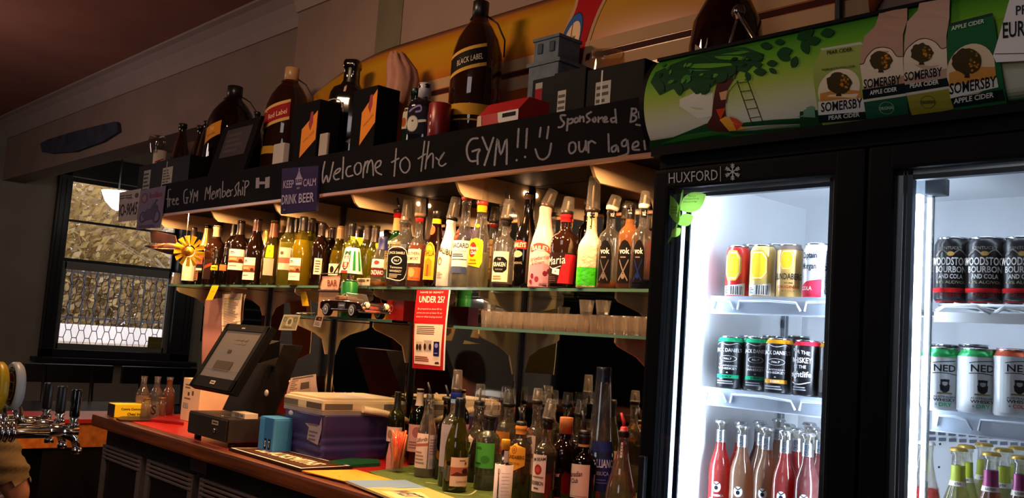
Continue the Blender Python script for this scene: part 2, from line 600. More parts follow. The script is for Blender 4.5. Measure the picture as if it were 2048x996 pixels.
# cove cornice, in two runs
def cornice(x0, x1, y, name):
    pr = [(0, -.175), (-.012, -.175), (-.012, -.165), (-.03, -.12), (-.07, -.06), (-.12, -.025), (-.155, -.015), (-.155, 0), (0, 0)]
    struct(name, MB().prism([(x0, y + a, CEIL + c) for a, c in pr], (x1 - x0, 0, 0), M('9b8880', .75, 0, .05)))
cornice(XW, XC, YL, 'trim_1')
cornice(XC - .012, 3.1, YB, 'trim_2')
xa, xb = onY(754, 60, YB).x, onY(803, 60, YB).x
struct('trim_3', MB().box((xa, YB - .004, 2.3), (xb, YB + .01, CEIL - .17), M('6a6250', .8)))
# dark door openings and a shuttered window on the drinkers' side (seen in the bar mirrors)
DK = M('08080a', .6)
o = struct('door_1', MB().box((-9.6, -5.005, 0), (-6.2, -4.96, 2.7), DK).box((-9.7, -5.01, 0), (-9.6, -4.93, 2.8), M('2a2a28')).box((-6.2, -5.01, 0), (-6.1, -4.93, 2.8), M('2a2a28')))
o = struct('door_2', MB().box((XW - .005, -3.05, 0), (XW + .04, -1.7, 2.3), DK).box((XW - .01, -1.7, 0), (XW + .06, -1.6, 2.4), M('2c2c29')))
b = MB().box((XW - .005, -.95, 1.2), (XW + .03, .75, 2.3), DK)
for i in range(9): b.box((XW + .03, -.95, 1.24 + i * .12), (XW + .05, .75, 1.25 + i * .12), M('3a3a38'))
struct('window_2', b)
# ------------------------------------------------------------------ the sash window
BLK = M('15151a', .45, 0, .2, 8)
GRY = M('70706a', .5, 0, .1)
GY0, GY1, GZ0, GZM, GZ1 = 3.305, 4.475, 1.075, 1.97, 2.835
b = MB()
fx = XW + .05
b.box((XW - .2, WY0, WZ0), (fx, GY0 - .04, WZ1), BLK, .008).box((XW - .2, GY1 + .04, WZ0), (fx, WY1, WZ1), BLK, .008)
b.box((XW - .2, WY0, GZ1 + .04), (fx, WY1, WZ1 + .1), BLK, .008).box((XW - .2, WY0, WZ0), (fx, WY1, GZ0 - .04), BLK, .008)
for k in range(2):
    b.box((fx - .005, WY0 + .03 + k * .05, GZ0), (fx + .012, WY0 + .05 + k * .05, GZ1), BLK)
    b.box((fx - .005, WY1 - .05 - k * .05, GZ0), (fx + .012, WY1 - .03 - k * .05, GZ1), BLK)
    b.box((fx - .005, WY0, GZ1 + .09 + k * .05), (fx + .012, WY1, GZ1 + .11 + k * .05), BLK)
b.box((XW - .02, WY0 - .07, WZ0 - .05), (XW + .13, WY1 + .07, WZ0 + .0), BLK, .01)
win = struct('window_1', b, 'dark framed sash window with a wire grille on its lower sash')
b = MB()
xs = XW - .06
b.box((xs - .03, GY0 - .05, GZM), (xs, GY0, GZ1 + .04), BLK).box((xs - .03, GY1, GZM), (xs, GY1 + .05, GZ1 + .04), BLK)
b.box((xs - .03, GY0, GZ1), (xs, GY1, GZ1 + .04), BLK).box((xs - .03, GY0, GZM - .02), (xs, GY1, GZM + .035), BLK)
b.box((xs - .03, GY0, 2.40), (xs, GY1, 2.425), BLK)
b.build('upper_sash', win, fix=True)
b = MB()
xs = XW - .03
for (a0, a1, c0, c1) in ((GY0 - .05, GY0 + .025, GZ0 - .04, GZM), (GY1 - .025, GY1 + .05, GZ0 - .04, GZM), (GY0, GY1, GZ0 - .04, GZ0 + .02), (GY0, GY1, GZM - .085, GZM)):
    b.box((xs - .03, a0, c0), (xs, a1, c1), GRY, .004)
b.build('lower_sash', win, fix=True)
MB().box((XW - .078, GY0, GZM), (XW - .075, GY1, GZ1), glass('f4f2ec', lit_haze=0)).build('upper_pane', win)
MB().box((XW - .048, GY0, GZ0), (XW - .045, GY1, GZM), glass('f4f2f4', lit_haze=0)).build('lower_pane', win)
b = MB()
mh, mw = .082, .135
wire = M('1c1c20', .4, .5)
xg = XW - .1
nr = int((GZM - GZ0) / mh) + 1
nc = int((GY1 - GY0) / mw) + 1
for r in range(nr):
    z = GZ0 + r * mh
    for c in range(-1, nc + 1):
        y = GY0 + (c + (.5 if r % 2 else 0)) * mw
        e = mw * .17
        def cl(p): return (p[0], min(max(p[1], GY0), GY1), min(max(p[2], GZ0), GZM - .02))
        for p, q in (((xg, y - e, z), (xg, y + e, z)), ((xg, y + e, z), (xg, y + mw / 2 - e, z + mh)), ((xg, y - e, z), (xg, y - mw / 2 + e, z + mh))):
            p, q = cl(p), cl(q)
            if (Vector(p) - Vector(q)).length > .012: b.tube([p, q], .0042, wire, 4)
b.build('security_mesh', win)
b = Decal(pix(lambda x, y: onX(x, y, XW - .029), (1, 0, 0)))
b.poly([(297, 673), (325, 675), (322, 699), (294, 697)], '6f6a35').poly([(299, 684), (322, 686), (322, 688), (299, 686)], '85803c')
b.build('sticker', win)
# ------------------------------------------------------------------ outdoors beyond the window
b = MB().box((-60, -20, -.3), (XW - .2, 50, -.2), M('8a7a66', .9, 0, .3, 1))
struct('ground', b)
b = MB().prism([(-16.0, -10, -.3), (-16.0, -10, .95), (-15.6, -10, .95), (-13.0, -10, .1), (-12, -10, -.3)], (0, 40, 0), M('a99a88', .9, 0, .4, 2))
struct('ground_bank', b)
tag(MB().box((-16.6, -8, -.3), (-16.0, 28, 1.22), M('f6f4f2', .8, 0, .08, 2)).build('garden_wall'), 'low white rendered wall seen through the wire grille', 'wall')
fp = thing('picket_fence', 'black metal picket fence standing on the low white wall outside', 'fence', (-16.3, 8, 1.22))
FB = M('26262a', .5)
MB().box((-.015, -14, .1), (.015, 16, .13), FB).box((-.015, -14, .85), (.015, 16, .88), FB).build('rail', fp)
b = MB()
for i in range(150): b.box((-.01, -14 + i * .2, 0), (.01, -13.975 + i * .2, 1.0), FB)
o = b.build('picket', fp); o['kind'] = 'stuff'
rr = random.Random(11)
bark = M('8f7c6c', .9, 0, .3, 14)
def tree(x, y, hgt, lean, seed, label, n=3):
    q = random.Random(seed)
    t = thing('bare_tree', label, 'tree', (x, y, -.25), 0, 'bare trees outside the window')
    b = MB()
    def grow(p, d, ln, r, lv):
        pts = [p]; rs = [r]
        for i in range(4):
            d = (d + Vector((q.uniform(-.18, .18), q.uniform(-.22, .22), q.uniform(-.05, .12)))).normalized()
            pts.append(pts[-1] + d * ln / 4); rs.append(r * (1 - .12 * (i + 1)))
        b.tube(pts, rs, bark, 7)
        if lv:
            for k in range(n):
                i = q.randint(1, 4)
                dd = (d + Vector((q.uniform(-.7, .7), q.uniform(-1.1, 1.1), q.uniform(-.1, .7)))).normalized()
                grow(pts[i], dd, ln * q.uniform(.6, .8), rs[i] * .6, lv - 1)
    grow(Vector((0, 0, 0)), Vector((0, lean, 1)).normalized(), hgt, .11, 3)
    b.build('branches', t)
tree(-13.6, 5.3, 2.0, .35, 3, 'bare tree forking low, nearest the window on its left')
tree(-14.9, 8.4, 2.2, -.3, 8, 'bare grey tree right of the window middle, before the fence', 3)
tree(-17.4, 7.6, 2.2, .1, 21, 'slim bare tree standing behind the picket fence', 3)
for k, (x, y, z0, r, hx, lb) in enumerate(((-19.5, 6.2, 1.6, 2.6, 'b8a070', 'yellow-green bush filling the left of the upper panes'), (-23.2, 9.5, 2.6, 3.4, 'b09a80', 'pale brown autumn bush filling the middle of the window'), (-21.2, 12.2, 1.8, 2.8, 'aa9c84', 'grey-brown bush at the right of the window'), (-25.6, 6.5, 4.4, 3.8, 'b49c74', 'tall pale brown foliage behind the yellow bush'), (-28, 12.0, 5.2, 3.8, 'b4a48e', 'tall grey-brown foliage behind the right bush'))):
    q = random.Random(k)
    b = MB()
    ms = [leafskin(hx), leafskin('bca888'), leafskin('9c866a')]
    for i in range(11000):
        v = Vector((q.gauss(0, 1), q.gauss(0, 1), q.gauss(0, 1))); v = v.normalized() * (q.random() ** .4)
        p = Vector((v.x * r * .28, v.y * r, z0 + v.z * r * 1.1))
        u = Vector((q.gauss(0, 1), q.gauss(0, 1), q.gauss(0, 1))).normalized(); s_ = u.orthogonal().normalized()
        a = q.uniform(.05, .13); c = u.cross(s_)
        m = ms[q.choice((0, 0, 0, 1, 2))]
        b.add([p - s_ * a, p + c * a * .5, p + s_ * a, p - c * a * .5], [(0, 1, 2, 3)], m)
    t = thing('bush', lb, 'bush', (x, y, -.25), 0, 'bushes outside the window')
    o = b.build('foliage', t); o['kind'] = 'stuff'
    MB().tube([(0, 0, 0), (0, .1, z0 * .5), (0, 0, z0)], [.12, .1, .06], bark).build('trunk', t)
# ------------------------------------------------------------------ far room furniture
def chair(pos, rot, label):
    t = thing('dining_chair', label, 'chair', pos, rot, 'black chairs under the window')
    k = M('101012', .4)
    MB().box((-.21, -.21, .43), (.21, .21, .47), k, .01).build('seat', t)
    for sx in (-1, 1):
        MB().tube([(sx * .18, .18, 0), (sx * .18, .18, .43)], .018, k).build('leg', t)
        MB().tube([(sx * .19, -.19, 0), (sx * .19, -.19, .45), (sx * .19, -.24, .98)], .018, k).build('leg', t)
    MB().box((-.36, -.26, .85), (.36, -.225, 1.0), k, .01).build('top_rail', t)
    MB().box((-.2, -.24, .6), (.2, -.215, .68), k, .01).build('lower_rail', t)
pa = onX(120, 782, -8.3); pb = onX(320, 782, -8.3)
chair((pa.x + .25, pa.y + .05, 0), PI / 2 * 3, 'black timber chair under the left of the window')
chair((pb.x + .25, pb.y - .0, 0), PI / 2 * 3, 'black timber chair behind the sauce bottles')
pt = onX(130, 812, -7.4)
t = thing('dining_table', 'dark table in the far room with window light on its top', 'table', (pt.x, pt.y + .2, 0))
MB().box((-.4, -.7, pt.z - .03), (.4, .7, pt.z), M('3c3d42', .18), .006).build('tabletop', t)
for sx in (-1, 1):
    for sy in (-1, 1):
        MB().tube([(sx * .33, sy * .6, 0), (sx * .33, sy * .6, pt.z - .03)], .025, BLACK).build('leg', t)
# bowl lamp hung in place of its reflection in the window panes
pl = onX(236, 398, -9.6)
t = thing('pendant_lamp', 'white glowing bowl lamp hung for its reflection in the upper window panes', 'lamp', (pl.x, pl.y, pl.z))
MB().lathe([(.004, -.12), (.05, -.1), (.12, -.03), (.16, .06), (.165, .07)], glow('fff6e6', 3.0), seg=24).build('lamp_shade', t)
MB().tube([(0, 0, .07), (0, 0, CEIL - pl.z - .02)], .008, M('1a1a1c')).lathe([(.05, CEIL - pl.z - .03), (.05, CEIL - pl.z)], M('1a1a1c')).build('rod', t)
# orange-fronted return of the counter
q0 = onX(128, 868, -5.75)
b = thing('bar_return', 'low orange timber ledge with a red top beyond the counter end', 'ledge', (-5.75, 0, 0))
MB().box((-.45, q0.y - .25, .66), (.0, 2.42, .80), wood('a8561c', 'd07a30', 3), .004).build('body', b)
MB().box((-.45, q0.y - .27, .80), (.02, 2.44, .825), M('b02c22', .3), .004).build('top', b)
MB().box((-.4, q0.y - .1, 0), (-.02, 2.4, .66), M('141010', .7)).build('plinth', b)
# tapered dark panel high on the bulkhead
pts = [onY(x, y, YL - .03) for x, y in ((80, 287), (95, 279), (150, 262), (228, 243), (234, 246), (236, 263), (205, 283), (150, 303), (102, 307), (84, 304))]
t = MB().prism([p for p in pts], (0, .028, 0), M('3d3e4c', .6, 0, .35, 7, .3)).build('wall_plaque', fix=True)
tag(t, 'dark blue-grey tapered plank mounted high on the bulkhead left', 'plaque')
# poster of a horse race on the window wall (seen in the mirror)
def mir(px, py, X):
    """the real point whose mirror image lies under this pixel"""
    r = ray(px, py); k = YB / r.y; m = CAM + r * k
    d = Vector((r.x, -r.y, r.z)); return m + d * ((X - m.x) / d.x)
hp = mir(1075, 728, XW + .012)
d = Decal(lambda u, v, off: Vector((XW + .012 + off * 4, hp.y - u, hp.z + v)))
d.rect(-.55, -.62, .55, .62, '8c8878')
d.poly([(-.3, .05), (-.15, .12), (.15, .1), (.32, .26), (.4, .2), (.26, .0), (.2, -.12), (.35, -.3), (.3, -.32), (.1, -.12), (-.1, -.12), (-.3, -.34), (-.34, -.3), (-.2, -.1)], '23303f')
d.poly([(-.08, .12), (.02, .36), (.14, .34), (.1, .1)], '23303f')
tag(d.build('race_poster'), 'poster of a galloping horse reflected in the bar mirror', 'poster')
# ================================================================== BACK BAR
ZC = .93                        # counter top
ZU = H + .185                   # upper glass shelf top
ZM = H + .047                   # middle glass shelf top
ZT = 2.085                      # top shelf, behind the chalkboard
YF = 2.20                       # front edge of the glass shelves
YBO = 2.04                      # back of the chalkboard fascia, out in front of the glass shelves
KB = YBO / 2.2
ZB0 = H + .595 * KB             # foot of the chalkboard
RED = M('b5201a', .28, 0, .06, 12)
EDGE = wood('3a1a0e', '7a3c20', 3, .32)
cnt = thing('bar_counter', 'long back bar counter with red top and dark timber front', 'counter', (-3.2, 2.1, 0))
XL, XR = -5.02, -1.50
ox, oy = 3.2, -2.1
MB().box((XL + ox, 1.80 + oy, ZC - .05), (XR + ox, YB + oy, ZC - .002), EDGE).box((XL + ox, 1.775 + oy, ZC - .06), (XR + ox, 1.83 + oy, ZC), EDGE, .012).build('worktop', cnt)
MB().box((XL + .05 + ox, 1.835 + oy, ZC - .01), (XR + ox, YB - .01 + oy, ZC), RED).build('top_mat', cnt)
MB().box((XL + .05 + ox, 1.845 + oy, .08), (XR + ox, YB + oy, ZC - .06), M('241c1b', .6, 0, .2)).box((XL + .08 + ox, 1.88 + oy, 0), (XR + ox, YB + oy, .08), BLACK).build('body', cnt)
# under-counter fridge doors with ribbed frames
FRM = M('5c5050', .4, .3)
dx = .56
for i in range(6):
    x0 = -4.93 + i * dx + ox
    if x0 + .5 > XR + ox: break
    b = MB()
    y = 1.845 + oy
    b.box((x0, y - .03, .1), (x0 + .045, y, .79), FRM, .004).box((x0 + .455, y - .03, .1), (x0 + .5, y, .79), FRM, .004).box((x0, y - .03, .1), (x0 + .5, y, .16), FRM, .004)
    for k in range(4): b.box((x0 + .01, y - .032, .72 + k * .019), (x0 + .49, y, .731 + k * .019), FRM, .003)
    b.box((x0 + .01, y - .02, .72), (x0 + .49, y, .79), M('1c1818'))
    dd = b.build('fridge_door', cnt)
    MB().box((x0 + .045, y - .018, .16), (x0 + .455, y - .012, .72), GLOSSBLACK).build('pane', dd)
    MB().box((x0 + .49, y - .045, .52), (x0 + .515, y - .03, .58), M('8a8480', .3, .6), .004).build('latch', dd)
MB().box((-3.96 + ox, 1.838 + oy, .80), (-3.80 + ox, 1.846 + oy, .85), M('3a3232', .4, .4)).build('vent_plate', cnt)
# ------------------------------------------------------------------ mirrors and slotted uprights
UPX = [-5.25, -4.575, -3.925, -3.28, -2.605, -1.95]
MIR = mirror()
xs = [-5.36] + [UPX[i] for i in (1, 2, 3, 4, 5)] + [-1.2]
for i in range(6):
    o = tag(MB().box((xs[i] + .004, YB, ZC + .0), (xs[i + 1] - .004, YB + .005, 2.043), MIR).build('mirror_panel'), '', 'mirror', 'mirror panels behind the bar')
    o['label'] = ('leftmost mirror panel behind the bar, behind hanging receipts', 'mirror panel behind the till, second from the left', 'mirror panel behind the cooler and model car', 'mirror panel behind the red under 25 sign', 'mirror panel behind the right-hand liqueurs', 'mirror panel at the right end beside the fridge')[i]
for i, x in enumerate(UPX):
    u = thing('shelf_upright', '', 'upright', (x, YB - .004, 0), 0, 'slotted uprights on the mirror')
    u['label'] = ('slotted upright at the left end of the shelves', 'slotted upright on the mirror above the till', 'slotted upright on the mirror behind the can lamp', 'slotted upright on the mirror left of the coffee liqueur', 'slotted upright on the mirror behind the tall cream liqueur', 'slotted upright on the mirror beside the fridge')[i]
    b = MB().box((-.011, -.009, ZC + .02), (.011, .003, 2.043), M('241c18', .4, .5))
    b.box((.004, -.016, ZC + .02), (.013, -.008, 2.043), CHROME)
    b.build('channel', u)
    b = MB()
    for k in range(22): b.box((-.006, -.0096, 1.0 + k * .05), (.0, -.0088, 1.025 + k * .05), M('b0a090', .3, .8))
    b.build('slots', u)
# brackets: tapered arm with a foot, one per shelf and upright
CREAM = M('c8ad84', .5, 0, .06, 8)
def bracket_pts(y0, y1, zt, th, tip, foot, fw):
    return [(y0, zt), (y1, zt), (y1, zt - tip * .6), (y1 + .015, zt - tip), (y0 - fw - .05, zt - th), (y0 - fw, zt - th - .03), (y0 - .012, zt - foot), (y0, zt - foot)]
def bracket(x, y0, y1, zt, th, tip, foot, fw, label, group):
    t = MB().prism([(x - .004, a, c) for a, c in bracket_pts(y0, y1, zt, th, tip, foot, fw)], (.008, 0, 0), CREAM).build('shelf_bracket', fix=True)
    return tag(t, label, 'bracket', group)
nm = ['at the far left end', 'above the till', 'behind the can lamp', 'behind the under 25 sign', 'above the shot glasses', 'beside the fridge']
for i, x in enumerate(UPX):
    bracket(x, YB - .016, YF + .05, ZU - .012, .055, .028, .13, .03, 'cream bracket under the bottle shelf ' + nm[i], 'brackets under the bottle shelf')
    if i >= 2: bracket(x, YB - .016, YF + .06, ZM - .012, .06, .03, .16, .035, 'cream bracket under the middle glass shelf ' + nm[i], 'brackets under the middle shelf')
    # arched bracket under the top shelf
    zb = 1.955
    pts = [(YB - .016, 2.044), (YBO + .05, 2.044), (YBO + .05, 2.02), (YBO + .08, zb + .015), (YBO + .10, zb)]
    for k in range(7):
        a = PI / 2 * k / 6
        pts.append((YB - .105 + .055 * math.sin(a), zb - .055 + .055 * math.cos(a)))
    pts += [(YB - .04, 1.87), (YB - .016, 1.86)]
    t = MB().prism([(x - .006, a, c) for a, c in pts], (.012, 0, 0), M('c4aa84', .5, 0, .08)).build('shelf_bracket', fix=True)
    tag(t, 'arched bracket under the top shelf ' + nm[i], 'bracket', 'arched brackets under the top shelf')
# ------------------------------------------------------------------ shelves
GS = glass('dfe8e2', lit_haze=.02)
GE = glass('4f8a70', .9)
def glass_shelf(x0, x1, y0, z, label):
    t = thing('glass_shelf', label, 'shelf', ((x0 + x1) / 2, (y0 + YB) / 2, z - .01), 0, 'glass shelves on brackets')
    hx = (x1 - x0) / 2; hy = (YB - .02 - y0) / 2
    MB().add([(-hx, -hy, .01), (hx, -hy, .01), (hx, hy, .01), (-hx, hy, .01), (-hx, -hy, 0), (hx, -hy, 0), (hx, hy, 0), (-hx, hy, 0)], [(0, 1, 2, 3), (7, 6, 5, 4)], GS).build('sheet', t)
    MB().box((-hx, -hy - .001, 0), (hx, -hy, .0098), M('4c6e60', .08, .0, 0)).build('front_edge', t)
    return t
glass_shelf(-5.27, -3.27, YF, ZU, 'long glass shelf under the wine bottles')
glass_shelf(-3.262, -1.55, YF, ZU - .002, 'glass shelf under the spirits and liqueurs')
glass_shelf(-3.62, -2.87, 2.05, ZM, 'glass shelf carrying the model car')
glass_shelf(xAt(903, 2.19, ZM), -1.55, 2.19, ZM - .006, 'glass shelf carrying the shot glasses')
ts = MB().box((-5.56, YBO + .001, 2.045), (-1.62, YB, ZT), M('1d1613', .6, 0, .4, 6, .2)).build('top_shelf')
tag(ts, 'dark timber top shelf behind the chalkboard carrying the big bottles', 'shelf')
# ------------------------------------------------------------------ chalkboard fascia
ybd = YBO - .012
bd = thing('chalkboard', 'long black chalkboard fascia with white chalk welcome writing', 'sign', (-3.6, YBO, ZB0))
ob = (-3.6, YBO, ZB0)
MB().box((-5.06 + 3.6, -.012, 0), (-1.62 + 3.6, -.0005, .166), M('0b090d', .8, 0, .25, 5)).build('panel', bd)
MB().box((-5.06 + 3.6, -.014, -.012), (-1.62 + 3.6, .004, .0), wood('8a5a44', 'b07c60', 4)).build('bottom_batten', bd)
CH = M('88868e', .85, 0, .35, 160)
def ink(off, sc, wd, *st):
    d = Decal(pix(lambda x, y: onY(x, y, ybd), (0, -1, 0), ob), lift=.0006, step=.00001)
    for s_ in st: d.line([(off[0] + x * sc, off[1] + y * sc) for x, y in s_], wd, CH)
    d.build('chalk_writing', bd)
ink((630, 270), 290 / 2048, 3.0,
    [(140, 380), (110, 540), (115, 680), (165, 570), (185, 665), (215, 600), (260, 385)], [(270, 560), (340, 520), (360, 470), (300, 500), (265, 580), (290, 630), (340, 620)],
    [(405, 315), (390, 615)], [(505, 440), (460, 460), (440, 530), (465, 585), (535, 570)], [(600, 395), (565, 440), (560, 510), (590, 560), (640, 530), (655, 460), (640, 400), (600, 395)],
    [(715, 380), (690, 480), (680, 600)], [(690, 470), (730, 385), (755, 380), (735, 530)], [(745, 440), (790, 355), (815, 400), (825, 570)], [(860, 470), (920, 430), (930, 365), (880, 380), (850, 440), (870, 520), (940, 560)],
    [(1150, 195), (1120, 580)], [(1085, 385), (1185, 330)], [(1265, 320), (1215, 370), (1205, 450), (1240, 520), (1290, 530), (1335, 470), (1335, 380), (1290, 320), (1265, 320)],
    [(1550, 90), (1500, 510)], [(1460, 335), (1560, 270)], [(1610, 95), (1560, 475)], [(1580, 350), (1640, 265), (1670, 290), (1665, 460)], [(1710, 320), (1760, 350), (1830, 240), (1770, 330), (1750, 400), (1790, 440), (1850, 405)])
ink((880, 200), .21, 4.0,
    [(360, 365), (300, 375), (260, 440), (260, 520), (290, 580), (340, 580)], [(310, 490), (380, 470), (360, 520), (360, 610)], [(405, 355), (455, 475)], [(510, 360), (425, 620)],
    [(520, 620), (550, 370), (580, 520), (635, 370), (635, 610)], [(750, 275), (740, 450)], [(730, 575), (732, 570)], [(830, 275), (820, 455)], [(810, 545), (812, 540)],
    [(960, 265), (950, 350)], [(1035, 255), (1020, 365)], [(910, 470), (940, 550), (990, 565), (1040, 520), (1060, 415)],
    [(1195, 145), (1150, 150), (1160, 190), (1185, 220), (1160, 255), (1130, 260)], [(1220, 180), (1210, 290)], [(1225, 190), (1265, 180), (1260, 215), (1220, 230)],
    [(1300, 170), (1280, 190), (1290, 215), (1315, 200), (1315, 175), (1300, 170)], [(1335, 155), (1332, 205)], [(1335, 175), (1365, 160), (1370, 205)], [(1440, 115), (1400, 140), (1405, 165), (1430, 190), (1400, 215)],
    [(1470, 170), (1455, 190), (1470, 210), (1485, 195), (1480, 170), (1470, 170)], [(1510, 165), (1510, 210)], [(1510, 185), (1545, 165)], [(1560, 195), (1590, 180), (1580, 160), (1555, 185), (1565, 210), (1600, 205)],
    [(1670, 90), (1680, 215)], [(1665, 170), (1630, 180), (1640, 212), (1675, 200)], [(1830, 80), (1815, 210)], [(1825, 85), (1865, 85), (1870, 115), (1835, 140), (1870, 160), (1860, 195), (1815, 210)],
    [(1895, 115), (1900, 170), (1930, 160), (1935, 120)], [(1870, 235), (1935, 245)],
    [(1265, 400), (1235, 420), (1230, 480), (1250, 510), (1290, 480), (1290, 420), (1265, 400)], [(1325, 400), (1330, 480), (1360, 490), (1385, 440), (1390, 390)], [(1390, 400), (1395, 480)],
    [(1415, 400), (1415, 500)], [(1415, 420), (1440, 390), (1480, 410)], [(1605, 325), (1610, 490)], [(1680, 430), (1640, 450), (1640, 490), (1670, 485), (1690, 440), (1700, 490)],
    [(1770, 375), (1735, 400), (1740, 440), (1775, 430), (1785, 380), (1795, 490), (1770, 520), (1700, 540)], [(1850, 450), (1890, 430), (1880, 395), (1840, 420), (1840, 470), (1900, 475)], [(1945, 390), (1955, 470)])
ink((320, 340), .1004, 2.0,
    [(215, 385), (175, 400), (165, 480), (155, 740)], [(130, 580), (200, 570)], [(190, 590), (190, 720)], [(190, 600), (235, 580)], [(245, 640), (290, 600), (270, 570), (250, 640), (265, 690), (300, 680)],
    [(320, 620), (365, 590), (345, 560), (320, 620), (340, 690), (370, 670)], [(545, 385), (490, 420), (475, 560), (490, 660), (530, 650)], [(520, 550), (570, 550), (540, 580), (540, 665)],
    [(605, 430), (630, 540)], [(660, 390), (600, 640)], [(660, 655), (690, 440), (715, 540), (755, 410), (740, 620)], [(895, 590), (930, 340), (960, 480), (1010, 310), (990, 580)],
    [(1040, 500), (1090, 460), (1070, 420), (1030, 500), (1040, 580), (1080, 560)], [(1120, 440), (1110, 550)], [(1120, 450), (1150, 400), (1150, 530)], [(1155, 440), (1200, 370), (1200, 560)],
    [(1255, 230), (1240, 540)], [(1245, 440), (1300, 420), (1300, 500), (1250, 545)], [(1335, 460), (1385, 420), (1365, 390), (1330, 460), (1345, 530), (1390, 510)], [(1405, 410), (1410, 510)], [(1405, 430), (1450, 390)],
    [(1570, 250), (1540, 280), (1500, 350), (1520, 420), (1520, 480), (1480, 525)], [(1575, 240), (1555, 510)], [(1560, 430), (1600, 400), (1610, 500)], [(1650, 340), (1645, 490)], [(1660, 210), (1662, 230)],
    [(1700, 250), (1685, 510)], [(1695, 230), (1760, 220), (1765, 290), (1700, 360)])
d = Decal(pix(lambda x, y: onY(x, y, ybd), (0, -1, 0), ob), lift=.0006, step=.00001)
for q in ([(512, 356), (519, 355), (518.5, 376), (511.5, 377)], [(518, 363), (532, 363), (532, 368), (518, 369)], [(531, 355), (540, 353), (539, 375), (530, 377)]): d.poly(q, CH)
d.build('chalk_dumbbell', bd)
# puck lights: recessed discs behind the fascia, the bar's own light
PUCK = glow('ffc488', STRIP_POWER)
for x in [a_ + b_ for a_ in UPX for b_ in (.1625, .4875)]:
    if x > -1.65: continue
    t = thing('puck_light', 'small warm puck light hidden behind the chalkboard under the top shelf', 'light', (x, YBO + .033, 2.045), 0, 'puck lights under the top shelf')
    MB().lathe([(.026, 0), (.026, -.03), (.022, -.03), (.022, -.026)], M('2a2522', .4), seg=16, capa=True, capb=False).build('housing', t)
    MB().lathe([(.022, -.0265), (.001, -.027)], PUCK, seg=16, capa=False).build('lens', t)
for x, nm_ in ((-3.28, 'left'), (-2.605, 'right')):
    t = thing('bulb', 'tiny glowing bulb on the mirror upright, the %s of two' % nm_, 'light', (x + .0, YB - .03, 2.015), 0)
    MB().sphere((0, 0, 0), .011, glow('ffc890', 60)).build('globe', t)
    MB().lathe([(.006, .008), (.006, .03)], CHROME, seg=10).build('stem', t)
# ================================================================== BOTTLES
PROF = {
 'bordeaux': [(.0, 0), (.9, 0), (1, .018), (1, .60), (.97, .65), (.78, .71), (.50, .755), (.40, .80), (.37, .84), (.36, .955), (.42, .958), (.42, .985), (.36, 1)],
 'burgundy': [(.0, 0), (.9, 0), (1, .018), (1, .46), (.96, .52), (.82, .60), (.60, .69), (.46, .76), (.40, .83), (.37, .955), (.42, .958), (.42, .985), (.36, 1)],
 'champagne': [(.0, 0), (.9, 0), (1, .02), (1, .44), (.95, .52), (.75, .64), (.50, .75), (.40, .83), (.36, .93), (.42, .94), (.42, .97), (.36, 1)],
 'spirit': [(.0, 0), (.9, 0), (1, .02), (1, .62), (.95, .67), (.75, .715), (.48, .75), (.40, .78), (.38, .93), (.44, .94), (.44, .98), (.38, 1)],
 'tallneck': [(.0, 0), (.9, 0), (1, .02), (1, .50), (.95, .56), (.75, .63), (.50, .69), (.42, .75), (.38, .93), (.44, .94), (.44, .98), (.38, 1)],
 'taper': [(.0, 0), (.92, 0), (1, .02), (.98, .40), (.94, .52), (.80, .62), (.62, .72), (.48, .82), (.42, .93), (.46, .94), (.46, .985), (.40, 1)],
 'flask': [(.0, 0), (.92, 0), (1, .02), (1, .66), (.96, .72), (.80, .77), (.50, .80), (.40, .83), (.38, .93), (.45, .94), (.45, .98), (.38, 1)],
 'jug': [(.0, 0), (.9, 0), (1, .015), (1, .62), (.95, .69), (.80, .77), (.58, .835), (.36, .88), (.29, .91), (.27, .96), (.30, .965), (.30, .985), (.27, 1)],
 'longneck': [(.0, 0), (.9, 0), (1, .02), (1, .50), (.95, .57), (.75, .65), (.55, .71), (.46, .77), (.42, .95), (.50, .955), (.50, .985), (.44, 1)],
 'growler': [(.0, 0), (.9, 0), (1, .02), (1, .50), (.94, .58), (.70, .72), (.45, .84), (.36, .90), (.34, .96), (.40, .965), (.40, .99), (.34, 1)],
 'bell': [(.0, 0), (.95, 0), (1, .03), (.98, .30), (.90, .40), (.66, .55), (.46, .68), (.36, .80), (.32, .95), (.36, .96), (.36, 1)],
 'column': [(.0, 0), (.95, 0), (1, .01), (1, .40), (.85, .45), (.72, .60), (.60, .80), (.50, .93), (.50, .94), (.50, 1)],
 'can': [(.0, .02), (.76, .02), (.80, 0), (.84, .0), (1, .055), (1, .885), (.84, .965), (.83, .97)],
 'jar': [(.0, 0), (.92, 0), (1, .04), (1, .68), (.94, .74), (.78, .78), (.74, .82), (.74, 1)],
}
def rad(prof, f):
    p = PROF[prof]
    for (r0, z0), (r1, z1) in zip(p, p[1:]):
        if z0 <= f <= z1 and z1 > z0: return r0 + (r1 - r0) * (f - z0) / (z1 - z0)
    return p[-1][0]
SH = []                          # every bottle made, for checking
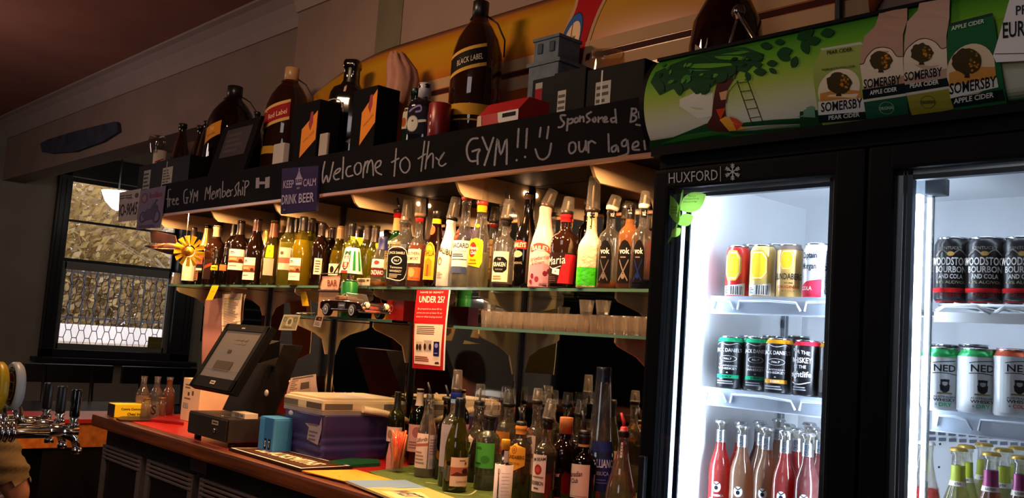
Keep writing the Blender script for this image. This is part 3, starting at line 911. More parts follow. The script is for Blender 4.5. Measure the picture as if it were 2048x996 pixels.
def bottle(name, label, base, prof, gl, top=None, wpx=None, hgt=None, R=None, liq=None, caps=(), labels=(), bands=(), group=None, cat='bottle', sq=2.0, face=0.0, jig=None, seg=24, asp=1.0):
    """base: world point, or ('Y', px, Y, Z) / ('Z', px, py, Z) read off the photo. top/wpx: photo pixels of the glass top and body width.
    caps: (z0 px, z1 px, hex, kind); bands: (y0, y1, hex) rings; labels: (x0, y0, x1, y1, elements) boxes on the photo."""
    if base[0] == 'Y': base = Vector((xAt(base[1], base[2], base[3]), base[2], base[3]))
    elif base[0] == 'Z': base = onZ(base[1], base[2], base[3])
    else: base = Vector(base)
    hgt = hgt or hAt(base, top)
    R = R or wpx / 2 * depth(base) / F
    t = thing(name, label, cat, base, 0, group)
    pr = PROF[prof]
    fa = math.atan2(-base.y, -base.x) + face           # direction towards the viewer, turned by face
    mk = gl if not isinstance(gl, str) else bglass(gl)
    b = MB()
    b.lathe([(max(1e-4, r * R), z * hgt) for r, z in pr], mk, seg=seg, sq=sq, asp=asp, rot=fa, capa=False, capb=False)
    b.build('glass_body', t)
    if liq:
        lv = liq[1]
        pl = [(1e-4, .012 * hgt)] + [(r * R * .93, max(z, .012) * hgt) for r, z in pr[1:] if z < lv] + [(rad(prof, lv) * R * .93, lv * hgt), (1e-4, lv * hgt)]
        MB().lathe(pl, liquid(liq[0], liq[2] if len(liq) > 2 else .3), seg=seg, sq=sq, asp=asp, rot=fa, capa=False, capb=False).build('drink', t)
    def zof(py): return hAt(base, py)
    def ringm(z0, z1, m, grow, nme, lid=False):
        n = 5
        p = [(rad(prof, min(1, (z0 + (z1 - z0) * i / n) / hgt)) * R + grow, z0 + (z1 - z0) * i / n) for i in range(n + 1)]
        if lid: p.append((p[-1][0] * .9, p[-1][1] + .0012)); p.append((1e-4, p[-1][1]))
        return MB().lathe(p, m, seg=seg, sq=sq if (z1 / hgt) < .7 else 2.0, asp=asp if (z1 / hgt) < .7 else 1, rot=fa, capa=False, capb=False).build(nme, t)
    for y0, y1, hx in bands:
        ringm(zof(y0), zof(y1), hx if not isinstance(hx, str) else P(hx), .0007, 'neck_band')
    for cp in caps:
        y0, hx, kind = cp[0], cp[1], cp[2]
        m = hx if not isinstance(hx, str) else M(hx, .35, 0, .05)
        z0 = zof(y0) if y0 else hgt * .93
        if kind == 'foil': ringm(z0, hgt, m, .0012, 'capsule', True)
        elif kind == 'screw':
            r = rad(prof, .97) * R + .0016
            MB().lathe([(r, z0), (r, hgt - .001), (r * .93, hgt + .001), (1e-4, hgt + .001)], m, seg=seg, capa=True, capb=False).build('cap', t)
        elif kind == 'lid':
            MB().lathe([(R * .83, hgt * .968), (R * .86, hgt * .98), (R * .86, hgt), (R * .80, hgt), (R * .78, hgt * .975), (1e-4, hgt * .972)], metal('d4d6d8', .2), seg=seg, capa=False, capb=False).build('lid', t)
        elif kind == 'crown':
            r = max(.0125, rad(prof, .97) * R + .003)
            zz = hgt - .004
            pts = []
            lo = []
            for j in range(42): lo.append(Vector(((r + (.0011 if j % 2 else -.0004)) * math.cos(2 * PI * j / 42), (r + (.0011 if j % 2 else -.0004)) * math.sin(2 * PI * j / 42), zz)))
            b = MB().ring([lo] + [[Vector((r * k * math.cos(2 * PI * j / 42), r * k * math.sin(2 * PI * j / 42), zz + dz)) for j in range(42)] for k, dz in ((.97, .003), (.9, .006), (.6, .0072), (.01, .0074))], m)
            b.build('crown_cap', t)
    if jig:                                              # pourer collar and clear measuring cup: (collar hex, cup top py, cup width px, tilt, kind)
        r = rad(prof, 1) * R
        hz = hgt
        kind = jig[4] if len(jig) > 4 else 'cup'
        col = M(jig[0], .4, 0, 0)
        cr = jig[2] / 2 * depth(base) / F
        tl = (Vector((FW.x, FW.y, 0)).normalized(), jig[3])
        if kind == 'cup':
            zt = max(hAt(base, jig[1]) - hz, .03)
            ch = min(.012, zt * .25)
            o = (0, 0, hz - .004)
            MB().lathe([(r * 1.1, 0), (cr * .92, .003), (cr * .96, ch), (cr * .8, ch + .004), (.005, ch + .005)], col, o, seg=20, tilt=tl, capb=True).build('pourer', t)
            cu = thing_cup(cr, zt - ch, ch, o, tl)
            cu.parent = t
            MB().lathe([(.0045, ch), (.0045, ch + (zt - ch) * .72), (.003, ch + (zt - ch) * .75)], M('8f7f6a', .3), o, seg=10, tilt=tl).build('measure_tube', t)
        else:
            o = (0, 0, hz - .004)
            zt = max(hAt(base, jig[1]) - hz, .03)
            MB().lathe([(r * 1.1, 0), (cr, .004), (cr, .014), (cr * .6, .018)], col, o, seg=20).build('pourer', t)
            dx = Vector((RT.x, RT.y, 0)).normalized() * -.012
            MB().tube([(0, 0, hz + .01), (dx.x * .2, dx.y * .2, hz + zt * .5), (dx.x, dx.y, hz + zt)], [.0055, .005, .0038], M('b8b4ac', .2, .9) if kind == 'spout' else col, 10).build('spout', t)
    for L in labels:
        x0, y0, x1, y1, els = L[:5]
        z0, z1 = zof(y1), zof(y0)
        zm = (z0 + z1) / 2
        cx = proj(base + Vector((0, 0, zm)))[0]
        rp = max(1.0, R * F / depth(base))
        def ang(x): return math.asin(max(-.97, min(.97, (x - cx) / rp)))
        view = math.atan2(-base.y, -base.x)
        a0, a1 = view + ang(x0), view + ang(x1)
        def fn(u, v, off, a0=a0, a1=a1, z0=z0, z1=z1):
            a = a0 + (a1 - a0) * u
            z = z0 + (z1 - z0) * v
            r = rad(prof, z / hgt) * R
            c, d_ = math.cos(a - fa), math.sin(a - fa)
            k = (abs(c) ** sq + abs(d_) ** sq) ** (-1 / sq) if z / hgt < .75 else 1
            x, y = r * k * c, r * k * d_ * asp
            ll = math.hypot(x, y)
            x, y = x * (1 + (off + .0006) / ll), y * (1 + (off + .0006) / ll)
            return Vector((x * math.cos(fa) - y * math.sin(fa), x * math.sin(fa) + y * math.cos(fa), z))
        d = Decal(fn, su=max(.06, .16 / max(.3, abs(a1 - a0))), sv=.2 if not (prof == 'bordeaux' and z1 / hgt < .6) else None)
        d.draw(els)
        d.build('label', t)
    SH.append((t, hgt, R))
    return t
JIGG = bglass('fbf6ee', .08, .0)
def thing_cup(cr, h, z0, o, tl):
    return MB().lathe([(cr, z0), (cr * 1.02, z0 + .004), (cr * .96, z0 + .006), (cr * .80, z0 + h * .93), (cr * .74, z0 + h), (1e-4, z0 + h)], JIGG, o, seg=20, tilt=tl, capa=False, capb=False).build('measuring_cup')
# recurring wine label: cream paper, landscape strip, small script
WL = [('r', 0, 0, 1, 1, 'f3ddc2'), ('r', 0, .34, 1, .66, 'b86a48'), ('p', [(0, .34), (1, .34), (1, .44), (.7, .42), (.3, .46), (0, .42)], '6b3420'), ('r', .1, .48, .6, .58, 'd99468'), ('e', .82, .46, .12, .08, '4a2418'), ('w', .12, .84, .5, .9, 1, '4a3a30'), ('l', [(.1, .8), (.5, .82)], .02, '5a4a40'), ('w', .12, .17, .75, .23, 1, '6a5a4e')]
WL2 = WL[:-1] + [('t', 'CHARDONNAY', .48, .18, .7, .055, '6a4a40')]
def plain(bg, inkc='3a322a', n=5): return [('r', 0, 0, 1, 1, bg), ('w', .15, .1, .85, .9, n, inkc)]
DARKG = M('0d0806', .06, 0, 0, coat=.6)
REDW = M('180a07', .06, 0, 0, coat=.6)
OLIVE = glass('7c7428')
AMBG = glass('6b3312')
U = lambda px, Y=2.245: ('Y', px, Y, ZU + .0005)
G1 = 'wine bottles on the glass shelf'
# ---- wine end, left to right
bottle('wine_bottle', 'dark wine bottle with cream label behind the yellow propeller', U(377, 2.270), 'bordeaux', DARKG, 455, 30, caps=[(478, '2a1a12', 'foil')], labels=[(365, 500, 389, 562, [('r', 0, 0, 1, 1, 'eed8b8')])])
bottle('champagne_bottle', 'sparkling wine bottle with gold foil neck and striped neck ribbon', U(404, 2.313), 'champagne', DARKG, 449, 34, caps=[(494, M('e0b860', .3, .7), 'foil')], labels=[(394, 505, 405, 546, [('r', 0, 0, 1, 1, '241a18'), ('r', 0, .4, 1, .8, 'd4504a'), ('r', 0, .1, 1, .2, 'd8c8b8')]), (378, 542, 396, 562, plain('8a5a34'))])
bottle('wine_bottle', 'round-shouldered dark bottle with cream and black capsule', U(424, 2.255), 'bordeaux', M('2a150a', .05, 0, 0, coat=.6), 452, 40, caps=[(474, 'e8c690', 'foil')], bands=[(478, 474, '201410')], labels=[(408, 520, 428, 560, [('r', 0, 0, 1, 1, '2a1a14'), ('p', [(.1, .5), (.9, .7), (.9, .85), (.1, .65)], '8a3a24')])])
bottle('piccolo_bottle', 'small dark piccolo bottle with yellow label', U(428, 2.226), 'champagne', DARKG, 500, 19, caps=[(514, '1a1412', 'foil')], labels=[(419, 531, 435, 541, [('r', 0, 0, 1, 1, 'd8b028'), ('w', .2, .3, .8, .7, 1, '5a4210')])])
bottle('piccolo_bottle', 'small dark piccolo bottle with orange label', U(446, 2.228), 'champagne', DARKG, 495, 21, caps=[(510, '2a2422', 'foil')], labels=[(436, 530, 452, 542, [('r', 0, 0, 1, 1, 'c8703a')])])
bottle('wine_bottle', 'red wine bottle half hidden at the left of the landscape-label reds', U(459, 2.300), 'bordeaux', REDW, 443, 36, caps=[(472, '1a1210', 'foil')], labels=[(449, 497, 470, 535, [('r', 0, 0, 1, 1, 'b8927a'), ('r', 0, .3, 1, .5, '8a5a48')])])
bottle('wine_bottle', 'red wine bottle with landscape label set high, black capsule', U(471, 2.251), 'bordeaux', REDW, 442, 39, caps=[(470, '241614', 'foil')], labels=[(458, 500, 486, 541, WL)])
bottle('wine_bottle', 'red wine bottle with landscape label set low, brown capsule', U(504, 2.252), 'burgundy', REDW, 438, 41, caps=[(463, '4a2c22', 'foil')], labels=[(485, 517, 509, 561, WL)])
bottle('wine_bottle', 'dark bottle behind the low-label red with gold foil cap', U(524, 2.360), 'champagne', DARKG, 459, 34, caps=[(492, M('e0b860', .3, .7), 'foil')], labels=[(515, 525, 524, 561, plain('e0c8a8', '8a4a30', 4))])
bottle('wine_bottle', 'olive wine bottle with yellow shoulder label and grey lower label', U(538, 2.285), 'burgundy', M('33280c', .05, 0, 0, coat=.6), 442, 40, caps=[(475, '7a4a30', 'foil')], labels=[(532, 492, 547, 517, [('r', 0, 0, 1, 1, 'f0c414'), ('t', 'y', .5, .5, .3, .3, '4a3a10')]), (527, 518, 546, 552, [('r', 0, 0, 1, 1, 'a89a80')])])
bottle('wine_bottle', 'pale wine bottle with a tall tan capsule and grey-beige label', U(556, 2.366), 'bordeaux', glass('c8c078'), 436, 38, liq=('d8d87c', .68, .42), caps=[(466, 'c89a5e', 'foil')], labels=[(543, 497, 560, 539, [('r', 0, 0, 1, 1, 'b0a084'), ('t', '803', .5, .6, .7, .1, '5a4a3a'), ('r', 0, 0, 1, .12, '4a3426')])])
bottle('wine_bottle', 'pale wine bottle with pinkish landscape label behind the front white', U(570, 2.247), 'bordeaux', glass('d0c878'), 434, 39, liq=('d8dc6a', .62, .42), caps=[(466, '241a18', 'foil')], labels=[(558, 497, 581, 541, [('r', 0, 0, 1, 1, 'd8b89c'), ('r', 0, .3, 1, .55, 'a8604a'), ('e', .3, .75, .15, .08, '6a4a3a')])])
bottle('wine_bottle', 'clear yellow wine bottle with black capsule and small white seal', U(584, 2.327), 'bordeaux', glass('d8d070'), 434, 38, liq=('e0e44c', .66, .42), caps=[(465, '120e10', 'foil')])
bottle('wine_bottle', 'front white wine bottle with embossed shoulder and low landscape label', U(596, 2.232), 'burgundy', glass('cfc040'), 434, 41, liq=('dcd83c', .66, .42), caps=[(462, '161012', 'foil')], labels=[(577, 518, 600, 562, WL2)])
bottle('wine_bottle', 'white wine bottle with pale yellow-green back label beside the front white', U(612, 2.308), 'bordeaux', glass('d8d870'), 437, 38, liq=('dce070', .66, .42), caps=[(462, '2a1e1c', 'foil')], labels=[(604, 500, 622, 560, [('r', 0, 0, 1, 1, 'ece49c'), ('r', .3, .05, .75, .95, 'b8c858')])])
bottle('wine_bottle', 'dark wine bottle with white label near the lamp', U(634, 2.280), 'bordeaux', REDW, 446, 36, caps=[(472, '2a1c1a', 'foil')], labels=[(628, 518, 643, 550, plain('d8ccb8', '6a5a50'))])
bottle('wine_bottle', 'slim dark wine bottle left of the bar sign, back row', U(655, 2.356), 'bordeaux', REDW, 455, 34, caps=[(476, '3a2a26', 'foil')], labels=[(645, 512, 652, 545, plain('d0c4b0', '6a5a50'))])
bottle('wine_bottle', 'yellow wine bottle with tan capsule behind the bar sign', U(672, 2.330), 'burgundy', glass('c8b83c'), 453, 36, liq=('d4cc4c', .6, .42), caps=[(478, 'a8845c', 'foil')], labels=[(657, 529, 676, 552, [('r', 0, 0, 1, 1, 'e8d8b8'), ('e', .45, .5, .2, .3, '241a14')])])
bottle('wine_bottle', 'wine bottle with black capsule behind the can lamp, left', U(695, 2.293), 'bordeaux', glass('b8b45a'), 447, 36, liq=('ccc85c', .6, .42), caps=[(472, '1a1414', 'foil')])
bottle('wine_bottle', 'wine bottle behind the can lamp, right of the upright', U(711, 2.362), 'bordeaux', glass('b8b45a'), 452, 34, liq=('c8c45c', .6, .42), caps=[(474, '3a2c22', 'foil')])
bottle('wine_bottle', 'green-gold wine bottle with brown capsule right of the can lamp', U(727, 2.330), 'burgundy', glass('b0ac48'), 451, 36, liq=('c4c448', .62, .42), caps=[(480, '3a2820', 'foil')])
bottle('wine_bottle', 'bright green-gold wine bottle beside the vermouth', U(743, 2.295), 'burgundy', glass('b8b438'), 452, 38, liq=('ccd040', .62, .42), caps=[(485, '2c2018', 'foil')])
# ---- spirits, left to right
US = lambda px, Y=2.245: ('Y', px, Y, ZU - .0015)
CL = bglass('f8f6ee', .05, .35)
bottle('vermouth_bottle', 'clear vermouth bottle with navy cap and dark red label', U(759, 2.245), 'taper', CL, 474, 40, liq=('d8942c', .10, .5), caps=[(500, '23285a', 'foil')], labels=[(735, 539, 767, 554, [('r', 0, 0, 1, 1, '6a1016'), ('t', 'CINZANO', .5, .5, .95, .6, 'f0e4d8', True)]), (742, 520, 768, 537, [('r', 0, 0, 1, 1, 'e8dcc8'), ('e', .5, .6, .2, .25, 'c83a34')])], jig=None)
bottle('whiskey_bottle', 'green whiskey bottle with red neck and cream label, metal spout', US(785, 2.329), 'tallneck', M('0f3a12', .04, 0, 0, coat=.7), 425, 43, bands=[(437, 425, 'b0181c'), (462, 437, 'e0a868')], labels=[(768, 484, 800, 541, [('r', 0, 0, 1, 1, 'ecd69c'), ('t', 'JAMESON', .42, .82, .95, .16, '3a2a1a', True), ('w', .1, .4, .8, .65, 3, '8a6a3a'), ('e', .4, .2, .14, .1, '6a1a1a')])], jig=('2a201c', 396, 21, 0, 'spout'))
bottle('whiskey_bottle', 'square whiskey bottle with black label and clear measuring cup', US(801, 2.262), 'spirit', CL, 440, 54, liq=('7a2c0c', .58, .3), sq=5, face=-.3, caps=[], labels=[(780, 500, 812, 562, [('r', 0, 0, 1, 1, '0c0a0a'), ('l', [(.08, .05), (.08, .95), (.92, .95), (.92, .05), (.08, .05)], .03, 'd8d0c0'), ('t', 'JACK DANIELS', .5, .85, .75, .1, 'e8e0d0'), ('o', .5, .62, .26, .13, .05, 'e8e0d0'), ('t', 'No.7', .5, .62, .25, .07, 'e8e0d0'), ('t', 'Tennessee', .5, .4, .6, .07, 'd8d0c0'), ('t', 'WHISKEY', .5, .28, .6, .07, 'd8d0c0'), ('w', .2, .06, .8, .2, 3, 'a8a090')]), (814, 515, 827, 560, [('r', 0, 0, 1, 1, '0c0a0a'), ('t', 'TENNESSEE', .5, .5, .4, .9, 'd8d0c0', False, 0, True)])], jig=('6a5446', 398, 21, 0))
bottle('liqueur_bottle', 'amber bourbon liqueur bottle with cream label, between whiskey and coffee liqueur', US(829, 2.238), 'tallneck', CL, 433, 38, liq=('c8641c', .60, .3), bands=[(444, 437, 'b0201c')], labels=[(816, 500, 841, 528, [('r', 0, 0, 1, 1, 'eedcb8'), ('t', 'SOUTHERN', .45, .68, .9, .24, '241a14', True), ('t', 'COMFORT', .45, .32, .8, .24, '241a14', True)]), (816, 536, 840, 562, [('r', 0, .0, 1, 1, 'c86a34'), ('e', .3, .6, .25, .35, 'e0a060'), ('t', 'ORIGINAL', .6, .15, .7, .16, '4a1a10')])], jig=('8a6a50', 394, 24, 0))
bottle('liqueur_bottle', 'dark coffee liqueur bottle with yellow arch label', US(864, 2.245), 'taper', M('160804', .05, 0, 0, coat=.7), 423, 40, caps=[(438, '1a1412', 'screw')], bands=[(448, 438, 'f0c41c')], labels=[(848, 452, 870, 472, [('e', .5, .5, .45, .48, 'e8542a')]), (841, 486, 869, 561, [('p', [(0, 0), (1, 0), (1, .7), (.9, .88), (.7, .97), (.5, 1), (.3, .97), (.1, .88), (0, .7)], 'e0a424'), ('t', 'KAHLUA', .5, .70, .9, .16, '4a1c0c', True), ('l', [(.1, .72), (.25, .88), (.5, .94), (.75, .88), (.9, .72)], .04, 'a8501c'), ('p', [(.2, .1), (.2, .5), (.5, .58), (.8, .5), (.8, .1)], 'c07c1c'), ('r', .42, .1, .58, .4, '8a4a14')])])
bottle('rum_bottle', 'white coconut rum bottle with orange coconut print', US(893, 2.245), 'taper', M('f6ead2', .25, 0, .03), 440, 45, labels=[(876, 470, 906, 560, [('t', 'MALIBU', .45, .62, .95, .13, '3a2a20', True, -.12), ('e', .22, .40, .16, .09, 'c86a24'), ('e', .26, .38, .08, .05, 'f0e0c8'), ('w', .05, .02, .5, .16, 4, '8a7a68')])], jig=('16100e', 392, 25, .12))
bottle('rum_bottle', 'clear white rum bottle with bat emblem and red collar', US(921, 2.243), 'tallneck', CL, 399, 44, liq=('f4f2e6', .22, .1), labels=[(903, 460, 917, 484, [('e', .5, .5, .48, .48, '9a2418'), ('e', .5, .5, .36, .36, 'b8483a'), ('p', [(.1, .6), (.5, .4), (.9, .6), (.7, .75), (.5, .6), (.3, .75)], '241010')]), (899, 483, 940, 520, [('r', 0, 0, 1, 1, 'f0eadc'), ('t', 'BACARDI', .5, .72, .9, .26, '1a1a1a', True), ('t', 'CARTA BLANCA', .5, .42, .6, .09, '4a4a4a'), ('w', .1, .1, .8, .3, 2, '2a3a4a')]), (902, 522, 932, 548, [('r', 0, 0, 1, .45, '44506e'), ('r', 0, .5, 1, 1, 'e8e6d8')])], jig=('b02a20', 360, 24, .03))
bottle('rum_bottle', 'clear rum bottle with big yellow label and red collar', US(953, 2.241), 'taper', CL, 410, 44, liq=('f0ecc8', .42, .1), bands=[(425, 411, 'f0b81c')], labels=[(946, 450, 958, 457, [('e', .5, .5, .5, .5, 'f0d018')]), (926, 478, 965, 537, [('p', [(0, .1), (.85, .0), (1, .2), (1, .9), (.6, 1), (0, .92)], 'f4d21c'), ('e', .38, .6, .26, .26, 'b8281c'), ('t', 'Havana', .46, .66, .55, .12, 'fbf0d8', True), ('t', 'Club', .46, .5, .36, .12, 'fbf0d8', True), ('t', '3 Anos', .4, .26, .5, .11, '6a1a10', True), ('r', .1, .12, .7, .16, 'c85a1c')])], jig=('c03a2a', 370, 25, 0))
bottle('rum_bottle', 'amber rum bottle half hidden in the back row behind the octopus-shield rum', US(978, 2.360), 'spirit', CL, 445, 36, liq=('b8702c', .6, .3), bands=[(455, 449, '8a1c18')], labels=[(972, 480, 984, 560, plain('d8b070', '8a4a20', 8))], jig=('2a2018', 412, 22, .05))
bottle('rum_bottle', 'clear rum bottle with shield label, tall measuring cup, back row', US(997, 2.340), 'tallneck', CL, 412, 40, liq=('e8dcb8', .3, .2), jig=('6a5a4c', 372, 22, 0))
bottle('rum_bottle', 'clear rum bottle with black octopus-shield label in front', US(1004, 2.245), 'spirit', CL, 440, 44, liq=('5a2410', .06, .3), bands=[(452, 440, '141212')], labels=[(980, 505, 1016, 565, [('r', 0, 0, 1, 1, 'ecd9b0'), ('p', [(.08, .42), (.16, .36), (.3, .3), (.72, .3), (.84, .36), (.92, .42), (.92, .7), (.84, .76), (.7, .82), (.3, .82), (.16, .76), (.08, .7)], '14100f'), ('t', 'THE', .5, .74, .18, .06, 'ece0c8'), ('t', 'KRAKEN', .5, .57, .68, .14, 'ece0c8', True), ('t', 'WHITE RUM', .5, .4, .4, .05, 'b8a888'), ('w', .15, .06, .8, .22, 2, '9a8458')])], jig=('2a211c', 397, 27, .08))
bottle('cream_liqueur_bottle', 'tall black cream liqueur bottle with red ribbon label', US(1046, 2.260), 'burgundy', M('0b0908', .06, 0, 0, coat=.7), 386, 46, bands=[(400, 390, '3a2a20')], labels=[(1027, 482, 1053, 501, [('p', [(0, .1), (1, .0), (1, .75), (.5, 1), (0, .85)], '9a2218'), ('t', 'BAILEYS', .5, .46, .9, .5, 'ecd8b0', True)]), (1027, 503, 1046, 518, [('e', .5, .5, .45, .45, 'b8a080')]), (1027, 522, 1046, 534, [('t', 'ORIGINAL', .5, .5, .9, .4, 'a89878')])])
bottle('cream_liqueur_bottle', 'pink and white cream liqueur bottle with tilted measuring cup', US(1081, 2.247), 'taper', M('f3c8b8', .22, 0, .05, 6), 413, 54, bands=[(452, 415, 'eebfae')], labels=[(1060, 480, 1104, 575, [('p', [(0, 0), (1, 0), (1, .45), (.5, .5), (0, .45)], 'c48a94'), ('l', [(.05, .78), (.3, .84), (.6, .83), (.95, .74)], .13, 'a84838'), ('t', 'BAILEYS', .5, .80, .85, .1, 'f0d8c8', True), ('t', 'Strawberries', .45, .6, .8, .09, 'a84858', False, .1), ('t', '& Cream', .4, .5, .5, .07, 'a84858', False, .1), ('e', .7, .28, .09, .05, '7a2030'), ('e', .85, .33, .08, .05, '7a2030'), ('e', .2, .22, .07, .05, '7a2030'), ('e', .4, .16, .08, .05, '8a2c40'), ('e', .15, .1, .07, .04, '7a2030'), ('w', .5, .03, .95, .09, 1, '8a5a68')])], jig=('4a3426', 375, 27, .35))
bottle('liqueur_bottle', 'squat dark coffee liqueur bottle with red panel and white script', US(1124, 2.249), 'spirit', M('231109', .05, 0, 0, coat=.7), 428, 58, bands=[(445, 430, '9a1820')], labels=[(1097, 508, 1150, 572, [('r', 0, .05, 1, 1, '24120c'), ('p', [(.42, .05), (.92, .05), (1, .95), (.62, .95), (.5, .5)], 'b4202a'), ('t', 'Maria', .32, .76, .62, .26, 'f0e8dc', False, .12), ('l', [(.1, .56), (.25, .5), (.5, .58)], .02, 'f0e8dc'), ('p', [(.22, .35), (.46, .3), (.47, .48), (.23, .52)], 'ece4d8'), ('r', .32, .4, .37, .43, '6a5a50'), ('w', .1, .1, .4, .26, 3, '5a3a34')])], jig=('221a17', 392, 28, .1))
bottle('liqueur_bottle', 'black-necked liqueur bottle in the back row behind the tall cream bottle', US(1166, 2.370), 'spirit', DARKG, 403, 38, caps=[(420, '0f0d0d', 'screw')])
bottle('liqueur_bottle', 'tall frosted bottle, cream above and bright green below', US(1176, 2.246), 'tallneck', M('f2dfb0', .35, 0, .12, 60, .5), 424, 50, sq=3.2, bands=[(576, 537, M('3ec01c', .25, 0, .12, 60, .3))], caps=[(437, '15100e', 'foil')], labels=[(1160, 434, 1183, 461, [('p', [(.3, 1), (1, .9), (1, .1), (0, 0)], '1f3a1a'), ('p', [(.45, .85), (.85, .8), (.85, .3), (.3, .25)], 'b8c890'), ('w', .2, .1, .9, .22, 1, 'e8e0c0')])], jig=('2a1d17', 352, 30, 0))
def vok(inkc): return [('p', [(0, 0), (1, 0), (1, .62), (.9, .84), (.7, .96), (.5, 1), (.3, .96), (.1, .84), (0, .62)], '120e0e'), ('t', 'vok', .5, .74, .7, .14, 'f6f2ea', True), ('w', .25, .56, .75, .62, 1, '8a7a6a'), ('l', [(.2, .52), (.5, .26), (.8, .06)], .05, inkc), ('l', [(.8, .52), (.5, .26), (.2, .06)], .05, inkc), ('e', .5, .14, .12, .06, inkc)]
vt = [('r', 0, 0, 1, 1, '100c0c'), ('t', 'vok', .5, .5, .6, .6, 'f2ece2', True)]
GV = 'tall liqueurs with black pointed labels'
bottle('liqueur_bottle', 'clear liqueur bottle with black pointed label and a little amber left', US(1214, 2.246), 'spirit', CL, 420, 44, liq=('c87c1c', .10, .5), group=GV, labels=[(1198, 482, 1222, 567, vok('6a6058')), (1212, 421, 1242, 438, vt)], jig=('e8dcc8', 388, 28, .25))
bottle('liqueur_bottle', 'liqueur bottle with clear cup in the back row between the two pointed labels', US(1242, 2.360), 'spirit', CL, 440, 38, liq=('d8a040', .55, .3), group=GV, jig=('3a2c24', 400, 22, .15))
bottle('liqueur_bottle', 'bright orange liqueur bottle with black cap and black pointed label', US(1252, 2.257), 'spirit', CL, 410, 44, liq=('e8941c', .90, .55), group=GV, caps=[(438, '16110f', 'foil')], labels=[(1236, 482, 1262, 567, vok('8a7a6a')), (1244, 413, 1274, 433, vt)])
bottle('liqueur_bottle', 'clear liqueur bottle with black pointed label and dark blue drink', US(1279, 2.241), 'spirit', CL, 416, 44, liq=('101c50', .12, .5), group=GV, labels=[(1266, 482, 1288, 567, vok('1c2c6a')), (1276, 418, 1302, 436, vt)], jig=('e8dcc8', 380, 24, .05))
bottle('liqueur_bottle', 'red liqueur bottle squeezed against the fridge side', ('Y', 1306, 2.30, ZU - .0015), 'spirit', CL, 425, 44, liq=('d82414', .62, .5), group=GV)
# ---- small things at the shelf's left end
def tumbler(base, r, h, label, group=None, m=None, name='shot_glass', up=True):
    t = thing(name, label, 'glass', base, 0, group)
    pr = [(1e-4, 0), (r * .74, 0), (r * .76, h * .05), (r, h), (r * .93, h), (r * .7, h * .22), (1e-4, h * .2)]
    if not up: pr = [(a, h - c) for a, c in pr]
    MB().lathe(pr, m or bglass('fff8ee', .09, .25), seg=12, capa=False, capb=False, smooth=False).build('glass_body', t)
    return t
p = Vector((xAt(351, 2.25, ZU), 2.25, ZU + .0005))
tumbler(p, 11 * depth(p) / F, hAt(p, 546), 'upturned clear tumbler at the far left end of the bottle shelf', up=False, name='tumbler')
# shot glasses on the middle shelf
GSH = 'shot glasses on the middle glass shelf'
px0 = [972, 992, 1012, 1034, 1056, 1076, 1098, 1120, 1142, 1165, 1190, 1214, 1238, 1262, 1284]
first = None
for row, Y in ((0, 2.225), (1, 2.275), (2, 2.33)):
    for i, px in enumerate(px0):
        zz = ZM - .0055
        q = Vector((xAt(px + row * 9, Y, zz), Y, zz))
        if first is None: first = tumbler(q, .0225, .058, '', GSH)
        o = first if (row == 0 and i == 0) else dup(first, q, '', GSH)
        o['label'] = ('clear shot glass standing in the front row on the middle glass shelf', 'clear shot glass standing in the middle row on the middle glass shelf', 'clear shot glass standing in the back row on the middle glass shelf')[row]
for px, Y, lb in ((976, 2.275, 'clear tumbler stacked on the leftmost shot glasses'), (1170, 2.2245, 'left of two stacked tumblers on the shot glass row'), (1203, 2.2245, 'right of two stacked tumblers on the shot glass row')):
    zz = ZM - .0055
    q = Vector((xAt(px, Y, zz), Y, zz + .0585))
    tumbler(q, .026, .046, lb)
# ================================================================== TOP SHELF
T = lambda px, Y=2.27: ('Y', px, Y, ZT)
AMB = ('7a3410', .72, .25)
def loop(t, R, hgt, m='15110f'):
    """cord handle from the neck to the shoulder"""
    a = Vector((RT.x, RT.y, 0)).normalized()
    b = -Vector((FW.x, FW.y, 0)).normalized()
    pts = [a * (R * .27) + Vector((0, 0, hgt * .92)), b * (R * .3) + Vector((0, 0, hgt * .925)), -a * (R * .3) + Vector((0, 0, hgt * .91)), -a * (R * .36) + b * R * .2 + Vector((0, 0, hgt * .88))]
    MB().tube(pts + [], .0035, M(m), 6).tube([a * (R * .27) + Vector((0, 0, hgt * .92)), a * (R * .7) + b * R * .15 + Vector((0, 0, hgt * .87)), a * (R * 1.02) + Vector((0, 0, hgt * .78)), a * (R * 1.03) + Vector((0, 0, hgt * .68))], .0035, M(m), 6).build('carry_loop', t)
JG = glass('a86a3c')
def slant(bg, edge, txt, tc, up=.35):
    return [('p', [(0, .0), (1, up), (1, 1), (0, 1 - up)], edge), ('p', [(0, .1), (1, up + .1), (1, .9), (0, .9 - up)], bg), ('t', txt, .6, .5, .62, .16, tc, False, .35)]
jw = bottle('whisky_bottle', 'giant dark whisky bottle with slanted orange label, black cap', T(448, 2.26), 'jug', glass('5a2c18'), 174, 98, liq=('1c0a06', .86, .4), caps=[(200, '141210', 'screw')], labels=[(407, 251, 441, 298, [('p', [(0, 0), (1, .42), (1, 1), (.12, .68)], 'd88a2c'), ('t', 'JW', .55, .6, .24, .24, 'f0d8a0'), ('t', 'WALKER', .5, .4, .5, .07, '6a3c10', False, .3)])])
loop(*[jw, SH[-1][2], SH[-1][1]])
jw = bottle('whisky_bottle', 'giant whisky bottle with slanted red label and gold foot band, tan cap', T(561, 2.26), 'jug', JG, 137, 92, liq=('4a1a0c', .84, .3), caps=[(166, 'b08a60', 'screw')], bands=[(316, 301, 'a8802c')], labels=[(518, 207, 578, 270, slant('8a1c20', 'c8a060', 'Red Label', 'e8c8a0'))])
loop(jw, SH[-1][2], SH[-1][1])
